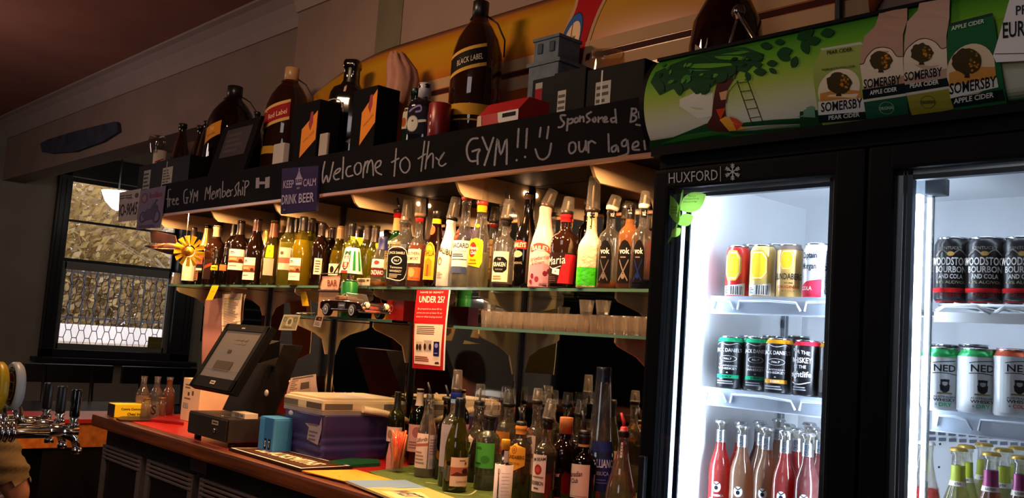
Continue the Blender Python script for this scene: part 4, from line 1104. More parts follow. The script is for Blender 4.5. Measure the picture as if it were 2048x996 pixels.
bottle('whiskey_bottle', 'giant square black whiskey bottle with white-on-black label', T(684, 2.295), 'flask', M('0b0a0b', .1, 0, 0, coat=.5), 122, 74, sq=5, face=-.35, caps=[(168, '0e0c0e', 'foil')], bands=[(192, 178, 'b89a78')], labels=[(655, 214, 683, 300, [('r', 0, 0, 1, 1, '100e10'), ('l', [(.06, .04), (.06, .96), (.94, .96), (.94, .04), (.06, .04)], .03, '8a8680'), ('t', 'JACK DANIELS', .5, .86, .88, .11, 'd0ccc6', True, .12), ('o', .5, .68, .36, .11, .07, 'c8c4be'), ('t', 'No.7', .5, .68, .3, .06, 'c8c4be'), ('t', 'Tennessee', .5, .48, .7, .06, 'c0bcb6'), ('t', 'WHISKEY', .5, .38, .8, .06, 'c0bcb6'), ('w', .1, .08, .9, .32, 4, 'a8a49e')]), (690, 272, 716, 306, [('p', [(0, .45), (1, 1), (.9, 0), (.55, .2)], '8c8c88'), ('l', [(.0, .62), (.6, .85), (.95, 1.0)], .1, '0e0c0e')])])
jw = bottle('whisky_bottle', 'tallest giant whisky bottle, black label edged in gold, on the top shelf', T(938, 2.25), 'jug', JG, 5, 104, liq=('5e240e', .85, .3), caps=[(40, '120f0f', 'screw')], bands=[(241, 219, 'b8882c'), (252, 249, 'a87c2c')], labels=[(890, 98, 972, 168, slant('17130f', 'c89a44', 'BLACK LABEL', 'd8c8a8'))])
loop(jw, SH[-1][2], SH[-1][1])
for px, top, wp, lb, Y in ((349, 248, 40, 'brown growler bottle with white script, leftmost of three', 2.22), (384, 252, 36, 'brown growler bottle in the middle of three, behind the others', 2.40), (398, 243, 36, 'brown growler bottle with a round emblem beside the dark frame', 2.25)):
    ls = [(px - 16, 318, px + 12, 330, [('l', [(.05, .5), (.3, .7), (.5, .4), (.7, .6), (.95, .5)], .05, '8a8680')])] if px == 349 else ([(366, 305, 384, 340, [('l', [(.5, .95), (.15, .7), (.4, .5), (.8, .7), (.6, .4), (.3, .3), (.7, .1)], .09, '7a7672'), ('o', .5, .65, .4, .3, .06, '7a7672')])] if px == 384 else [])
    bottle('growler_bottle', lb, T(px, Y), 'growler', M('1d0f0a', .12, 0, 0, coat=.5), top, wp, labels=ls, group='brown growlers on the top shelf', caps=[(top + 10, '1a0e0a', 'screw')])
def carton(name, label, px0, px1, top, Y, m, dep, base_z=ZT, cat='box', dec=None, rot=0.0, group=None):
    x0, x1 = xAt(px0, Y, base_z), xAt(px1, Y, base_z)
    hh = hAt((x0, Y, base_z), top)
    t = thing(name, label, cat, ((x0 + x1) / 2, Y + dep / 2, base_z), rot, group)
    hx = (x1 - x0) / 2
    MB().box((-hx, -dep / 2, 0), (hx, dep / 2, hh), m, .004).build('body', t)
    if dec:
        d = Decal(flat((-hx, -dep / 2, 0), (2 * hx, 0, 0), (0, 0, hh)))
        d.off = .0008
        d.draw(dec); d.build('print', t)
    return t, hx, hh
CB = M('0a0a0d', .6)
bc = [('r', .12, .12, .42, .85, 'b8b4a8'), ('w', .14, .16, .40, .8, 7, '4a4844'), ('r', .2, .0, .24, .95, '9a968e')]
carton('crate', 'small black open crate with a white barcode strip, at the top shelf left end', 270, 304, 333, 2.06, CB, .10, dec=[('r', .35, .15, .75, .85, '8c8880'), ('w', .37, .2, .73, .8, 6, '3a3834')], group='black crates on the top shelf')
carton('crate', 'black open crate with a white barcode label in front of the growlers', 304, 372, 324, 2.05, CB, .08, dec=[('r', .24, .3, .54, .8, 'a09a8c'), ('w', .26, .34, .52, .76, 6, '4a463e'), ('r', .34, .1, .37, .95, '8c8880')], group='black crates on the top shelf')
carton('crate', 'black crate with two barcode strips under the glass bowl', 1167, 1283, 141, 2.05, CB, .13, dec=[('r', .17, .1, .44, .78, 'b4b2a8'), ('w', .19, .14, .42, .74, 6, '55534e'), ('r', .26, .06, .29, .95, 'c8c6c0')], group='black crates on the top shelf')
carton('crate', 'black crate with a narrow barcode strip beside the grey toy tower', 1100, 1164, 147, 2.05, CB, .13, dec=[('r', .16, .12, .42, .72, 'b4b2a8'), ('w', .18, .16, .40, .68, 6, '55534e')], group='black crates on the top shelf')
# cup with red print and upturned glass
q = Vector((xAt(308, 2.20, ZT), 2.20, ZT))
t = thing('paper_cup', 'white paper cup with red print tilted under a clear plastic lid', 'cup', q)
hh = hAt(q, 302)
MB().lathe([(.028, 0), (.038, hh), (.036, hh), (.026, .004), (1e-4, .004)], M('cdbfb2', .6), seg=20, capb=False).build('cup_body', t)
MB().lathe([(.040, hh * .95), (.046, hh * 1.05), (.05, hh * 1.18), (.044, hh * 1.25), (1e-4, hh * 1.22)], glass('c8bcae'), seg=20, capa=False, capb=False, tilt=(Vector((FW.x, FW.y, 0)).normalized(), -.06)).build('lid', t)
fa = math.atan2(-q.y, -q.x)
d = Decal(lambda u, v, off: Vector(((.037 + off) * math.cos(fa + u), (.037 + off) * math.sin(fa + u), hh * .82 + v)), su=.2)
d.line([(-.7, -.012), (0, .0), (.7, .014)], .008, 'a8242a'); d.line([(-.3, -.016), (.1, -.002)], .006, 'a8242a'); d.build('print', t)
# leaning dark frame and bag shape
q = Vector((xAt(455, 2.055, ZT), 2.055, ZT))
t = thing('picture_frame', 'dark plaque with a grey picture leaning before the first giant bottle', 'frame', q)
tilt = Matrix.Rotation(.22, 4, 'Y')
hx = .0; 
xa, xb = xAt(402, 2.055, ZT) - q.x, xAt(474, 2.055, ZT) - q.x
hh = hAt(q, 238)
sh = .10
MB().prism([(xa, 0, 0), (xb, 0, 0), (xb + sh, .04, hh), (xa + sh * 1.0, .04, hh * .97)], (0, .018, 0), M('0f0a09', .8)).build('backing', t, fix=True)
d = Decal(lambda u, v, off: Vector((xa + (xb - xa) * u + sh * v, .04 * v - off - .001, hh * v)))
d.draw([('r', .18, .5, .86, .9, '3c3436'), ('w', .25, .55, .8, .85, 4, '4a4042')]); d.build('picture', t)
q = Vector((xAt(498, 2.24, ZT), 2.24, ZT))
bottle('drink_flask', 'black bulb-topped flask standing right of the leaning plaque', q, 'growler', M('0d0b0d', .35), 224, 36)
# small white pack
carton('cigarette_packet', 'small white packet with a red dot before the red-label giant', 540, 561, 289, 2.055, M('a8a09c', .6), .03, dec=[('e', .45, .28, .18, .1, '8a1c1c')])
carton('card', 'slim white card with red print beside the square black bottle', 632, 648, 268, 2.055, M('989088', .6), .012, dec=[('r', .1, .1, .7, .4, '7a2224'), ('r', .75, .05, .85, .4, '7a2224')])
# black whisky cartons with orange slanted label
def wcart(px0, px1, top, label, dec, Y=2.08):
    return carton('whisky_carton', label, px0, px1, top, Y, M('0a090b', .8), .11, dec=dec, group='black whisky cartons on the top shelf')
od = [('p', [(.42, .30), (.96, .50), (.96, .86), (.42, .66)], 'cc7a2c'), ('p', [(.66, .70), (.74, .62), (.82, .72), (.8, .86), (.72, .86)], '8a3440'), ('t', 'WALKER', .7, .55, .4, .035, '8a5a18', False, .3), ('r', .58, .13, .68, .19, 'b4b0ac')]
wcart(572, 626, 212, 'black whisky carton with orange label beside the red-label giant', od)
wcart(694, 742, 182, 'black whisky carton with orange label beside the brown paper bag', [('p', [(.42, .32), (1, .56), (1, .95), (.42, .71)], 'cc7a2c'), ('p', [(.66, .76), (.76, .68), (.84, .78), (.82, .9), (.72, .9)], '8a3440'), ('t', 'WALKER', .72, .6, .4, .035, '8a5a18', False, .3)])
# brown paper bag round a bottle
q = Vector((xAt(776, 2.25, ZT), 2.25, ZT))
t = thing('paper_bag', 'brown paper bag crumpled and twisted around a bottle', 'bag', q)
hh = hAt(q, 108)
rr = random.Random(4)
k = depth(q) / F
sec = [(0, 27, 0), (.25, 27, 1), (.42, 26, 3), (.58, 27, 7), (.70, 30, 12), (.80, 31, 14), (.88, 29, 10), (.95, 22, 2), (1.0, 15, -2)]
loops = []
n = 40
ax = Vector((RT.x, RT.y, 0)).normalized(); ay = Vector((FW.x, FW.y, 0)).normalized()
ph = [rr.uniform(0, 6.28) for _ in range(6)]
for f, wpx, sx in sec:
    L = []
    for j in range(n):
        a = 2 * PI * j / n
        cr = 1 + (.05 + .16 * f) * (math.sin(5 * a + ph[0] + 2 * f) * .5 + math.sin(9 * a + ph[1] - 3 * f) * .35 + math.sin(14 * a + ph[2]) * .25)
        L.append(ax * (wpx * k * cr * math.cos(a) + sx * k) + ay * (wpx * .75 * k * cr * math.sin(a)) + Vector((0, 0, hh * (f + .015 * math.sin(7 * a + ph[3]) * f))))
    loops.append(L)
MB().ring(loops, M('a07464', .85, 0, .2, 14, .5), True, True, True, True).build('bag_body', t)
# green herbal liqueur, purple-label bottle, red tin
bottle('liqueur_bottle', 'dark green herbal liqueur bottle with white and orange label', T(818, 2.20), 'flask', M('0a1f10', .08, 0, 0, coat=.6), 178, 38, sq=4, face=-.4, caps=[(192, '0d2a14', 'screw')], labels=[(795, 210, 816, 262, [('r', 0, 0, 1, 1, 'b8ae98'), ('w', .1, .66, .9, .78, 2, '3a342a'), ('e', .45, .25, .35, .18, '9a4a28'), ('r', 0, .9, 1, 1, '8a5a40')])])
bottle('liqueur_bottle', 'squat bottle with white cap, navy label and white oval seal', T(838, 2.10), 'flask', M('0c0a14', .12, 0, 0, coat=.5), 168, 54, sq=4, face=-.4, caps=[(200, 'a4a4ac', 'screw')], labels=[(815, 206, 851, 274, [('r', 0, 0, 1, 1, '0d0b1e'), ('l', [(.2, .66), (.45, .78), (.7, .82), (.75, .68), (.5, .64)], .06, '8078b0'), ('p', [(0, .26), (.2, .3), (.8, .34), (1, .36), (1, .42), (.8, .42), (0, .36)], 'b8b4ae'), ('e', .38, .30, .28, .24, 'c0bcb4'), ('o', .38, .30, .28, .24, .03, '8a867e'), ('e', .38, .38, .05, .03, '4a463e')])])
t = thing('whisky_tin', 'red tin with white dots standing right of the navy-label bottle', 'tin', (xAt(872, 2.10, ZT), 2.10, ZT))
hh = hAt(t.location, 210)
MB().lathe([(.042, 0), (.042, hh), (.039, hh + .003), (1e-4, hh + .003)], M('7c1418', .35, .1), seg=28, capb=False).build('body', t)
d = Decal(lambda u, v, off: Vector(((.042 + off + .0005) * math.cos(u), (.042 + off + .0005) * math.sin(u), v)), su=.15)
fa = math.atan2(-t.location.y, -t.location.x)
for i in range(6): d.ell(fa - .85, .03 + i * hh / 8, .09, .007, 'c8c0b8')
d.rect(fa - 1.0, 0, fa + 1.3, .006, '5a0c10')
d.build('print', t)
# red and white carton
xa, xb = xAt(948, 2.055, ZT), xAt(1030, 2.055, ZT)
t = thing('drink_carton', 'red carton with a white bow-shaped panel lying on its side', 'box', ((xa + xb) / 2, 2.13, ZT))
hx = (xb - xa) / 2; dy = .07
hh = hAt((xa, 2.07, ZT), 206)
pr = [(-dy, 0), (dy, 0), (dy, hh), (-dy + .045, hh), (-dy, hh * .72)]
MB().prism([(-hx, a, c) for a, c in pr], (2 * hx, 0, 0), M('a8141e', .4)).build('body', t, fix=True)
d = Decal(flat((-hx, -dy, 0), (2 * hx, 0, 0), (0, 0, hh * .72)))
d.off = .001
d.draw([('p', [(.52, 0), (.98, .1), (.86, .42), (1, .72), (1, 1), (.5, 1), (.52, .78), (.66, .42)], 'c8c6c4'), ('r', .6, .08, .9, .2, '1a1618'), ('r', .62, .84, .94, .95, '1a1618'), ('t', '.11', .7, .5, .1, .12, '2a2628'), ('p', [(0, 0), (.16, 0), (.1, 1), (0, 1)], 'c0a890'), ('l', [(.1, .1), (.26, .3), (.22, .6), (.36, .5), (.34, .2)], .02, '4a1418')])
d.build('print', t)
# grey toy tower
q = Vector((xAt(1098, 2.31, ZT), 2.31, ZT))
t = thing('toy_tower', 'grey-blue painted toy tower with square windows and red door', 'toy', q)
GB = M('5c6874', .6, 0, .25, 25, .2)
h1 = hAt(q, 130); h2 = hAt(q, 80)
MB().box((-.075, -.06, 0), (.075, .07, h1), GB, .006).box((-.085, -.065, h1 * .96), (.085, .075, h1), GB, .004).build('lower_storey', t)
MB().box((-.065, -.05, h1), (.06, .06, h2), GB, .006).box((-.07, -.055, h2 - .012), (.065, .065, h2), GB, .003).build('upper_storey', t)
for a in (-.03, .03):
    d = Decal(flat((0, -.0515, h1), (1, 0, 0), (0, 0, 1))); d.off = .002
    d.rect(a - .012, (h2 - h1) * .35, a + .012, (h2 - h1) * .75, '2c3440').rect(a - .009, (h2 - h1) * .38, a + .009, (h2 - h1) * .72, '3c4854'); d.build('window', t)
d = Decal(flat((0, -.0605, 0), (1, 0, 0), (0, 0, 1))); d.off = .002
d.rect(-.045, h1 * .25, .07, h1 * .82, '16181c').rect(-.03, h1 * .30, .005, h1 * .72, '8a1c28').rect(-.03, h1 * .72, .005, h1 * .78, '9a9a98')
for i in range(5): d.rect(-.05 + i * .025, h1 * .1, -.035 + i * .025, h1 * .22, '1a1c20')
d.build('doorway', t)
d = Decal(flat((.0755, 0, 0), (0, 1, 0), (0, 0, 1))); d.off = .002
d.rect(-.04, h1 * .4, .05, h1 * .7, '3a3c40').rect(-.02, h1 * .5, .0, h1 * .9, '6a3424'); d.build('side_door', t)
# glass bowl on the crate
q = Vector((xAt(1203, 2.29, ZT), 2.29, 0)); zc = hAt((q.x, q.y, ZT), 152) + ZT
t = thing('glass_bowl', 'clear glass bowl standing on the black crates by the fridge header', 'bowl', (q.x, q.y, ZT))
k = depth((q.x, q.y, zc)) / F
hh = hAt((q.x, q.y, ZT), 107)
MB().lathe([(1e-4, .002), (36 * k, .002), (37 * k, .02), (37 * k, hh * .9), (34 * k, hh), (33 * k, hh), (35.5 * k, hh * .88), (35 * k, .03), (1e-4, .02)], glass('f0e0c8'), seg=28, capa=False, capb=False).build('bowl_body', t)
# ------------------------------------------------------------------ signs hung on the fascia's left end
ys = YBO - .016
def plate(name, label, quad, Y, m, els, cat='sign', th=.004):
    """a flat plate whose photo outline is quad (TL, TR, BR, BL) on the plane Y"""
    c = [onY(x, y, Y) for x, y in quad]
    org = c[3]
    t = thing(name, label, cat, org)
    MB().prism([p - org for p in c], (0, th, 0), m).build('plate', t, fix=True)
    TL, TR, BR, BL = [p - org for p in c]
    def fn(u, v, off): return (BL * (1 - u) * (1 - v) + BR * u * (1 - v) + TR * u * v + TL * (1 - u) * v) + Vector((0, -off - .0005, 0))
    d = Decal(fn)
    d.draw(els); d.build('print', t)
    return t
plate('licence_plate', 'weathered cream number plate reading IO 9045', ((239, 385), (282, 377), (273, 440), (236, 444)), ys, M('8a766e', .5, 0, .2, 20), [('t', 'IO-9045', .5, .38, .92, .42, '2a1f22', True), ('w', .32, .74, .68, .88, 2, '4a3a3c'), ('r', .42, .72, .68, .74, '4a3a3c'), ('w', .05, .74, .3, .9, 2, '5a4848'), ('e', .85, .8, .08, .08, '4a3a3c')])
plate('tin_sign', 'lilac tin sign with a motorcycle and red script above', ((282, 381), (331, 371), (321, 455), (272, 459)), ys - .006, M('6a5f78', .7, 0, .12, 12), [('e', .2, .78, .13, .13, '5a3444'), ('e', .2, .78, .09, .09, '7a6070'), ('t', 'Indian', .66, .82, .5, .16, '7a2c40', True), ('r', .4, .72, .9, .735, '8a7a90'), ('o', .22, .30, .13, .14, .035, '3c3450'), ('o', .78, .28, .15, .16, .04, '3c3450'), ('p', [(.2, .34), (.4, .5), (.6, .46), (.75, .42), (.7, .24), (.35, .2)], '423a58'), ('p', [(.5, .46), (.62, .62), (.78, .56), (.84, .42), (.66, .4)], '3c3450'), ('l', [(.66, .6), (.72, .68), (.76, .66)], .03, '3c3450'), ('w', .1, .03, .9, .1, 2, '4c4462')])
t = plate('tin_sign', 'dark purple tin sign reading KEEP CALM DRINK BEER', ((564, 337), (637, 331), (632, 421), (561, 428)), ys - .011, M('2d2448', .7, 0, .15, 10), [('t', 'KEEP', .21, .64, .30, .17, '8a80a0', True), ('t', 'CALM', .79, .64, .34, .17, '8a80a0', True), ('p', [(.40, .76), (.60, .76), (.58, .60), (.42, .60)], '8a80a0'), ('e', .5, .78, .07, .05, '8a80a0'), ('p', [(.43, .78), (.57, .78), (.5, .94)], '7a7090'), ('r', .49, .9, .51, .98, '8a80a0'), ('r', .42, .66, .58, .68, '2d2448'), ('e', .44, .71, .02, .02, '2d2448'), ('e', .5, .71, .02, .02, '2d2448'), ('e', .56, .71, .02, .02, '2d2448'), ('t', 'AND', .5, .53, .09, .045, '8a80a0', True), ('t', 'DRINK', .26, .30, .43, .21, '9a90ae', True), ('t', 'BEER', .74, .30, .42, .21, '9a90ae', True), ('r', .1, .06, .16, .1, '5a5078')], th=.012)
# ------------------------------------------------------------------ beer-can aeroplane
q = onY(378, 502, YBO + .03)
t = thing('can_aeroplane', 'toy aeroplane cut from brown and yellow drink cans, yellow propeller', 'toy', q)
BR = M('7a4a2c', .35, .4, .3, 12); YE = M('e8b41c', .35, .3, .15, 20); SV = metal('c8b8a0', .3)
tl_ = onY(290, 492, YBO + .03) - q
dirx = Vector((tl_.x, tl_.y, tl_.z))
L = dirx.length; dirn = dirx.normalized()
MB().tube([dirn * .015, dirn * L * .45], .030, BR, 16).tube([dirn * L * .45, dirn * L], [.030, .003], BR, 16).build('fuselage', t)
up = Vector((0, 0, 1))
tip = onY(300, 460, YBO + .03) - q
MB().prism([dirn * .05 + up * .03, dirn * .16 + up * .03, onY(368, 480, YBO + .03) - q + up * .02 + dirn * .12, tip + Vector((0, 0, 0)), onY(302, 486, YBO + .03) - q], (0, .004, 0), BR).build('tail_fin', t, fix=True)
MB().prism([dirn * .06 + Vector((0, -.02, 0)), dirn * .16 + Vector((0, -.02, 0)), dirn * .20 + Vector((0, -.13, -.01)), dirn * .14 + Vector((0, -.13, -.01))], (0, 0, .003), BR).prism([dirn * .06 + Vector((0, .02, 0)), dirn * .16 + Vector((0, .02, 0)), dirn * .2 + Vector((0, .06, .01)), dirn * .12 + Vector((0, .06, .01))], (0, 0, .003), BR).build('wing', t, fix=True)
d = Decal(lambda u, v, off: dirn * (L * .25 + u) + Vector((0, -.0305 - off, 0)) + up * v)
d.draw([('w', -.03, -.012, .03, .012, 3, 'b08a5a')]); d.build('print', t)
hub = -dirn * .004
vx = -Vector((FW.x, FW.y, FW.z)); pu = vx.orthogonal().normalized(); pv = vx.cross(pu)
nose = dirn * -.055 + vx * .02
MB().tube([hub, hub + (-dirn * .7 + vx * .5).normalized() * .02, hub + (-dirn * .7 + vx * .5).normalized() * .055], [.024, .019, .003], YE, 16).build('nose_cone', t)
k = depth(q) / F
for i in range(13):
    a = 2 * PI * i / 13 + .2
    dr = pu * math.cos(a) + pv * math.sin(a); pr_ = -pu * math.sin(a) + pv * math.cos(a)
    r0, r1 = 12 * k, 31 * k
    w0, w1 = 3.0 * k, (4.8 if 0 < i % 13 < 20 else 3) * k
    pts = [dr * r0 - pr_ * w0, dr * r0 + pr_ * w0, dr * r1 + pr_ * w1 + vx * .006, dr * r1 - pr_ * w1 - vx * .006]
    MB().prism([hub + p for p in pts], vx * .001, YE).build('propeller_blade', t, fix=True)
MB().tube([dirn * .05 + up * .03, Vector((dirn.x * .05, dirn.y * .05 , 2.02 - q.z))], .0012, M('c8c0b0')).build('hanging_wire', t)
# ------------------------------------------------------------------ surfboard on the wall
kb = 2.43 / 2.28
zc = H + (2.42 - H) * kb; x0, x1 = -4.22 * kb, -1.13 * kb
hw = .272 * kb
YS = 2.44
def surf_mat():
    m = bpy.data.materials.new('surfboard_airbrush')
    m.use_nodes = True
    nt = m.node_tree
    b = nt.nodes['Principled BSDF']
    b.inputs['Roughness'].default_value = .25
    tc = nt.nodes.new('ShaderNodeTexCoord'); sx = nt.nodes.new('ShaderNodeSeparateXYZ')
    nt.links.new(tc.outputs['Object'], sx.inputs[0])
    mr = nt.nodes.new('ShaderNodeMapRange')
    mr.inputs['From Min'].default_value = -hw; mr.inputs['From Max'].default_value = hw
    nt.links.new(sx.outputs['Z'], mr.inputs[0])
    r = nt.nodes.new('ShaderNodeValToRGB')
    els = r.color_ramp.elements
    els[0].position = 0; els[0].color = lin('7a2c0e')
    els[1].position = 1; els[1].color = lin('702a10')
    for p, c in ((.30, 'a04e16'), (.43, '9a4216'), (.57, 'a84c16'), (.68, 'b07416'), (.86, 'b08214'), (.95, 'a06014')):
        e = els.new(p); e.color = lin(c)
    nt.links.new(mr.outputs[0], r.inputs[0])
    nt.links.new(r.outputs[0], b.inputs['Base Color'])
    return m
SM = surf_mat()
cx = (x0 + x1) / 2
sb = thing('surfboard', 'yellow and orange longboard with red band mounted on the wall', 'surfboard', (cx, YS, zc))
def halfw(f):                   # f 0 (nose, left) .. 1 (tail, right)
    return hw * (min(1, math.sin(min(1, f / .30) * PI / 2) ** .62) if f < .30 else (1 if f < .82 else math.sqrt(max(0, 1 - ((f - .82) / .18) ** 2.2)) * .9 + .1 * (1 - (f - .82) / .18)))
n = 60
rows = []
for i in range(n + 1):
    f = i / n
    x = x0 + (x1 - x0) * f - cx
    wv = max(.004, halfw(f))
    rows.append([Vector((x, -.001 - .034 * math.sqrt(max(0, 1 - (j / 8) ** 2)), wv * j / 8)) for j in range(-8, 9)] + [Vector((x, .022 * math.sqrt(max(0, 1 - (j / 4) ** 2)), wv * j / 4)) for j in range(3, -4, -1)])
MB().ring(rows, SM, True, True, True, True).build('board', sb, fix=True)
def sfn(px, py, off):
    p = onY(px, py, YS - .03)
    z = p.z - zc; f = (p.x - x0) / (x1 - x0)
    wv = max(.01, halfw(min(1, max(0, f))))
    return Vector((p.x - cx, -.0018 - .034 * math.sqrt(max(0, 1 - min(1, (z / wv)) ** 2)) - off, z))
def sl(px, dz):                 # photo pixel on the board, dz from the centre line, at photo column px
    p = onY(px, 100, YS - .03)
    return proj((p.x, YS - .03, zc + dz))
d = Decal(sfn, su=12, sv=8, lift=.0006, step=.0002)
def strip(a, b, z0, z1, ink_):
    P0 = [sl(a + (b - a) * i / 30, z0) for i in range(31)]; P1 = [sl(a + (b - a) * i / 30, z1) for i in range(31)]
    d.poly(P0 + P1[::-1], ink_)
strip(640, 1735, -.062, -.012, 'b08c68'); strip(640, 1735, .016, .062, 'b08c68'); strip(640, 1735, -.008, .012, '3a1610')
d.poly([(1140, -30), (1215, -30), (1204, 2), (1188, 40), (1175, 80), (1166, 120), (1160, 160), (1155, 230), (1118, 230), (1126, 160), (1134, 100), (1142, 60), (1150, 10)], 'a01018')
d.line([(1152, -30), (1150, 10), (1137, 50), (1126, 100), (1118, 160), (1112, 230)], 6, 'b08c68')
d.line([(1222, -30), (1207, 2), (1192, 40), (1180, 80), (1170, 120), (1163, 160), (1158, 230)], 6, 'b08c68')
def oval(cx_, cy_, rx, ry, ink_, sk=.28): d.poly([(cx_ + rx * math.cos(a) - sk * ry * math.sin(a), cy_ + ry * math.sin(a)) for a in [2 * PI * i / 28 for i in range(28)]], ink_)
oval(1142, 86, 19, 62, '1c2030'); oval(1142, 85, 17.5, 59, '2c5aa0'); oval(1142, 92, 15, 50, 'e0bc94')
d.line([(1147, 48), (1138, 130)], 1.6, '5a3020'); d.ell(1132, 82, 6, 6, '4a4440')
for i, ch in enumerate('MARIA'[::-1]): d.text(ch, 1150 - i * 2.2, 76 + i * 11, 6.5, 8, '241c1c', True)
d.build('airbrush_stripes', sb)
MB().tube([(onY(1676, 10, 2.38).x - cx, -.05, hw + .06), (onY(1676, 10, 2.38).x - cx, -.055, 0), (onY(1676, 10, 2.38).x - cx, -.04, -hw - .05)], .012, BLACK).build('strap', sb)
# ================================================================== MIDDLE SHELF ORNAMENTS AND NOTES
def vert(x, y, z0): return Vector((x, y, z0))
# can lamp
Yl = 2.16
q = Vector((xAt(694, Yl, ZM), Yl, ZM + .0005))
t = thing('table_lamp', 'novelty lamp made of green and white drink cans with flared shade', 'lamp', q)
k = depth(q) / F
zA, zB, zC, zD = hAt(q, 594), hAt(q, 562), hAt(q, 548), hAt(q, 496)
GN = M('1f7a34', .35, .2, .05); WH = M('e8e2d4', .4, 0, .05)
MB().lathe([(15 * k, 0), (17 * k, .004), (17 * k, zB - .008), (14.5 * k, zB), (13 * k, zB), (1e-4, zB - .004)], GN, seg=28, capb=False).lathe([(15 * k, zB), (15.5 * k, zB + .003), (13 * k, zB + .006), (1e-4, zB + .004)], metal('d0ccc0', .25), seg=28, capa=False, capb=False).build('base_can', t)
MB().lathe([(7 * k, zB), (7 * k, zC + .02)], metal('c8b898', .3), seg=16).build('stem', t)
MB().lathe([(24 * k, zC), (15 * k, zD - .006), (13.5 * k, zD), (12 * k, zD - .002), (22.5 * k, zC + .002)], WH, seg=28, capa=False, capb=False).build('lamp_shade', t)
fa = math.atan2(-q.y, -q.x)
def shade(u, v, off):
    z = zC + (zD - zC) * v; r = (24 + (15 - 24) * v) * k + off + .0004
    return Vector((r * math.cos(fa + u), r * math.sin(fa + u), z))
d = Decal(shade, su=.12, sv=.25)
for i in range(-3, 4): d.poly([(.25 + i * .55 - .13, .12), (.25 + i * .55 + .13, .12), (.25 + i * .55 + .12, .86), (.25 + i * .55 - .12, .86)], '1c7c36')
d.poly([(-.95, .0), (-.2, .0), (-.25, .7), (-.9, .7)], 'f0e8d8').ringe(-.58, .48, .34, .36, .05, '1a1a18').text('BITTER', -.58, .6, .46, .12, '1a1a18', True).rect(-.9, .22, -.3, .42, 'd83a22').text('VB', -.58, .32, .3, .16, 'f4ecdc', True).rect(-.9, 0, -.3, .1, 'd83a22')
d.build('can_print', t)
def basep(u, v, off): return Vector(((17 * k + off + .0004) * math.cos(fa + u), (17 * k + off + .0004) * math.sin(fa + u), v))
d = Decal(basep, su=.12)
d.ell(-.5, zA * .9, .5, .02, 'f0e8d8').ringe(-.5, zA * .9, .42, .017, .06, '1a1a18').rect(-.9, zA * .75, -.1, zA * .9, 'd83a22').text('VB', -.5, zA * 1.05, .4, .012, '1a1a18', True)
d.build('base_print', t)
for a in range(4):
    ang = fa + .8 + a * PI / 2
    MB().tube([Vector((7 * k * math.cos(ang), 7 * k * math.sin(ang), zC + .01)), Vector((22 * k * math.cos(ang), 22 * k * math.sin(ang), zC + .003))], .0015, metal('8a8478', .4), 6).build('spoke', t)
MB().lathe([(14 * k, zD), (12 * k, zD + .004), (1e-4, zD + .003)], metal('d0ccc0', .25), seg=24, capa=False).build('shade_lid', t)
MB().tube([Vector((4 * k, 0, zD)), Vector((5 * k, .0, zD + .03)), Vector((-6 * k, 0, zD + .035)), Vector((-7 * k, 0, zD + .026))], .002, metal('8a8478', .3), 6).build('finial', t)
# bar ornament: hanging sign over a little tan building
Yo = 2.13
q = Vector((xAt(655, Yo, ZM), Yo, ZM + .0005))
t = thing('bar_ornament', 'little tan bar building with a hanging pink BAR sign, behind the model car', 'ornament', q)
def lp(px, py, Y=Yo): return onY(px, py, Y) - q
TAN = M('a88464', .6, 0, .12, 12)
w0, w1 = lp(637, 600).x, lp(677, 600).x
hb = lp(655, 583).z
MB().box((w0, 0, 0), (w1, .05, hb), TAN, .003).box((w0 - .004, -.004, hb), (w1 + .004, .054, hb + .008), M('4a2a1c', .5), .002).build('building', t)
BR2 = M('2a1a14', .4)
MB().tube([lp(641, 548), lp(683, 546)], .002, BR2, 6).tube([lp(641, 548), lp(637, 585)], .002, BR2, 6).tube([lp(683, 546), lp(677, 585)], .002, BR2, 6).tube([lp(668, 546), lp(682, 524)], .003, BR2, 6).build('wire_frame', t)
PK = M('eab898', .5, 0, .05)
c = [lp(645, 553), lp(682, 551), lp(677, 582), lp(640, 581)]
MB().prism(c, (0, .004, 0), PK).build('sign_board', t, fix=True)
d = Decal(pix(lambda x, y: onY(x, y, Yo), (0, -1, 0), q)); d.off = .001
d.line([(646, 555), (680, 553), (676, 580), (642, 579), (646, 555)], 1.2, '8a4a30'); d.text('BAR', 665, 566, 19, -13, '8a3a1c', True); d.text('WELCOME', 660, 579, 24, -3, '8a4a30')
d.build('lettering', t)
# model convertible
Yc = 2.09
q = Vector((xAt(707, Yc, ZM), Yc, ZM + .0005))
t = thing('model_car', 'brown and black model convertible with chrome bumper on the glass shelf', 'toy car', q)
k = .31 / 2
BD = M('2a1410', .12, .2, .05, 10, 0, .8)
CAR = [(-1, .030), (-1, .056), (-.93, .064), (-.5, .068), (-.2, .066), (.25, .066), (.6, .062), (.88, .056), (.97, .046), (.98, .030), (.9, .022), (-.9, .022)]
def csec(wd):
    return [(x * k, wd, z) for x, z in CAR]
MB().ring([[Vector(p) for p in csec(y * .065)] if abs(y) < .99 else [Vector((p[0] * .97, y * .065, .04 + (p[2] - .04) * .82)) for p in csec(0)] for y in (-1, -.9, -.5, 0, .5, .9, 1)], BD, True, True, True, True).build('car_body', t, fix=True)
MB().box((-.6 * k, -.05, .0685), (.12 * k, .05, .0695), M('6a4a34', .5)).box((-.5 * k, -.045, .066), (-.3 * k, .045, .085), M('7a5238', .5), .006).box((-.2 * k, -.045, .066), (-.02 * k, .045, .076), M('7a5238', .5), .004).build('interior', t)
MB().prism([(.14 * k, -.052, .066), (.14 * k, .052, .066), (.05 * k, .046, .095), (.05 * k, -.046, .095)], (.003, 0, 0), glass('e0e0e0')).build('windscreen', t)
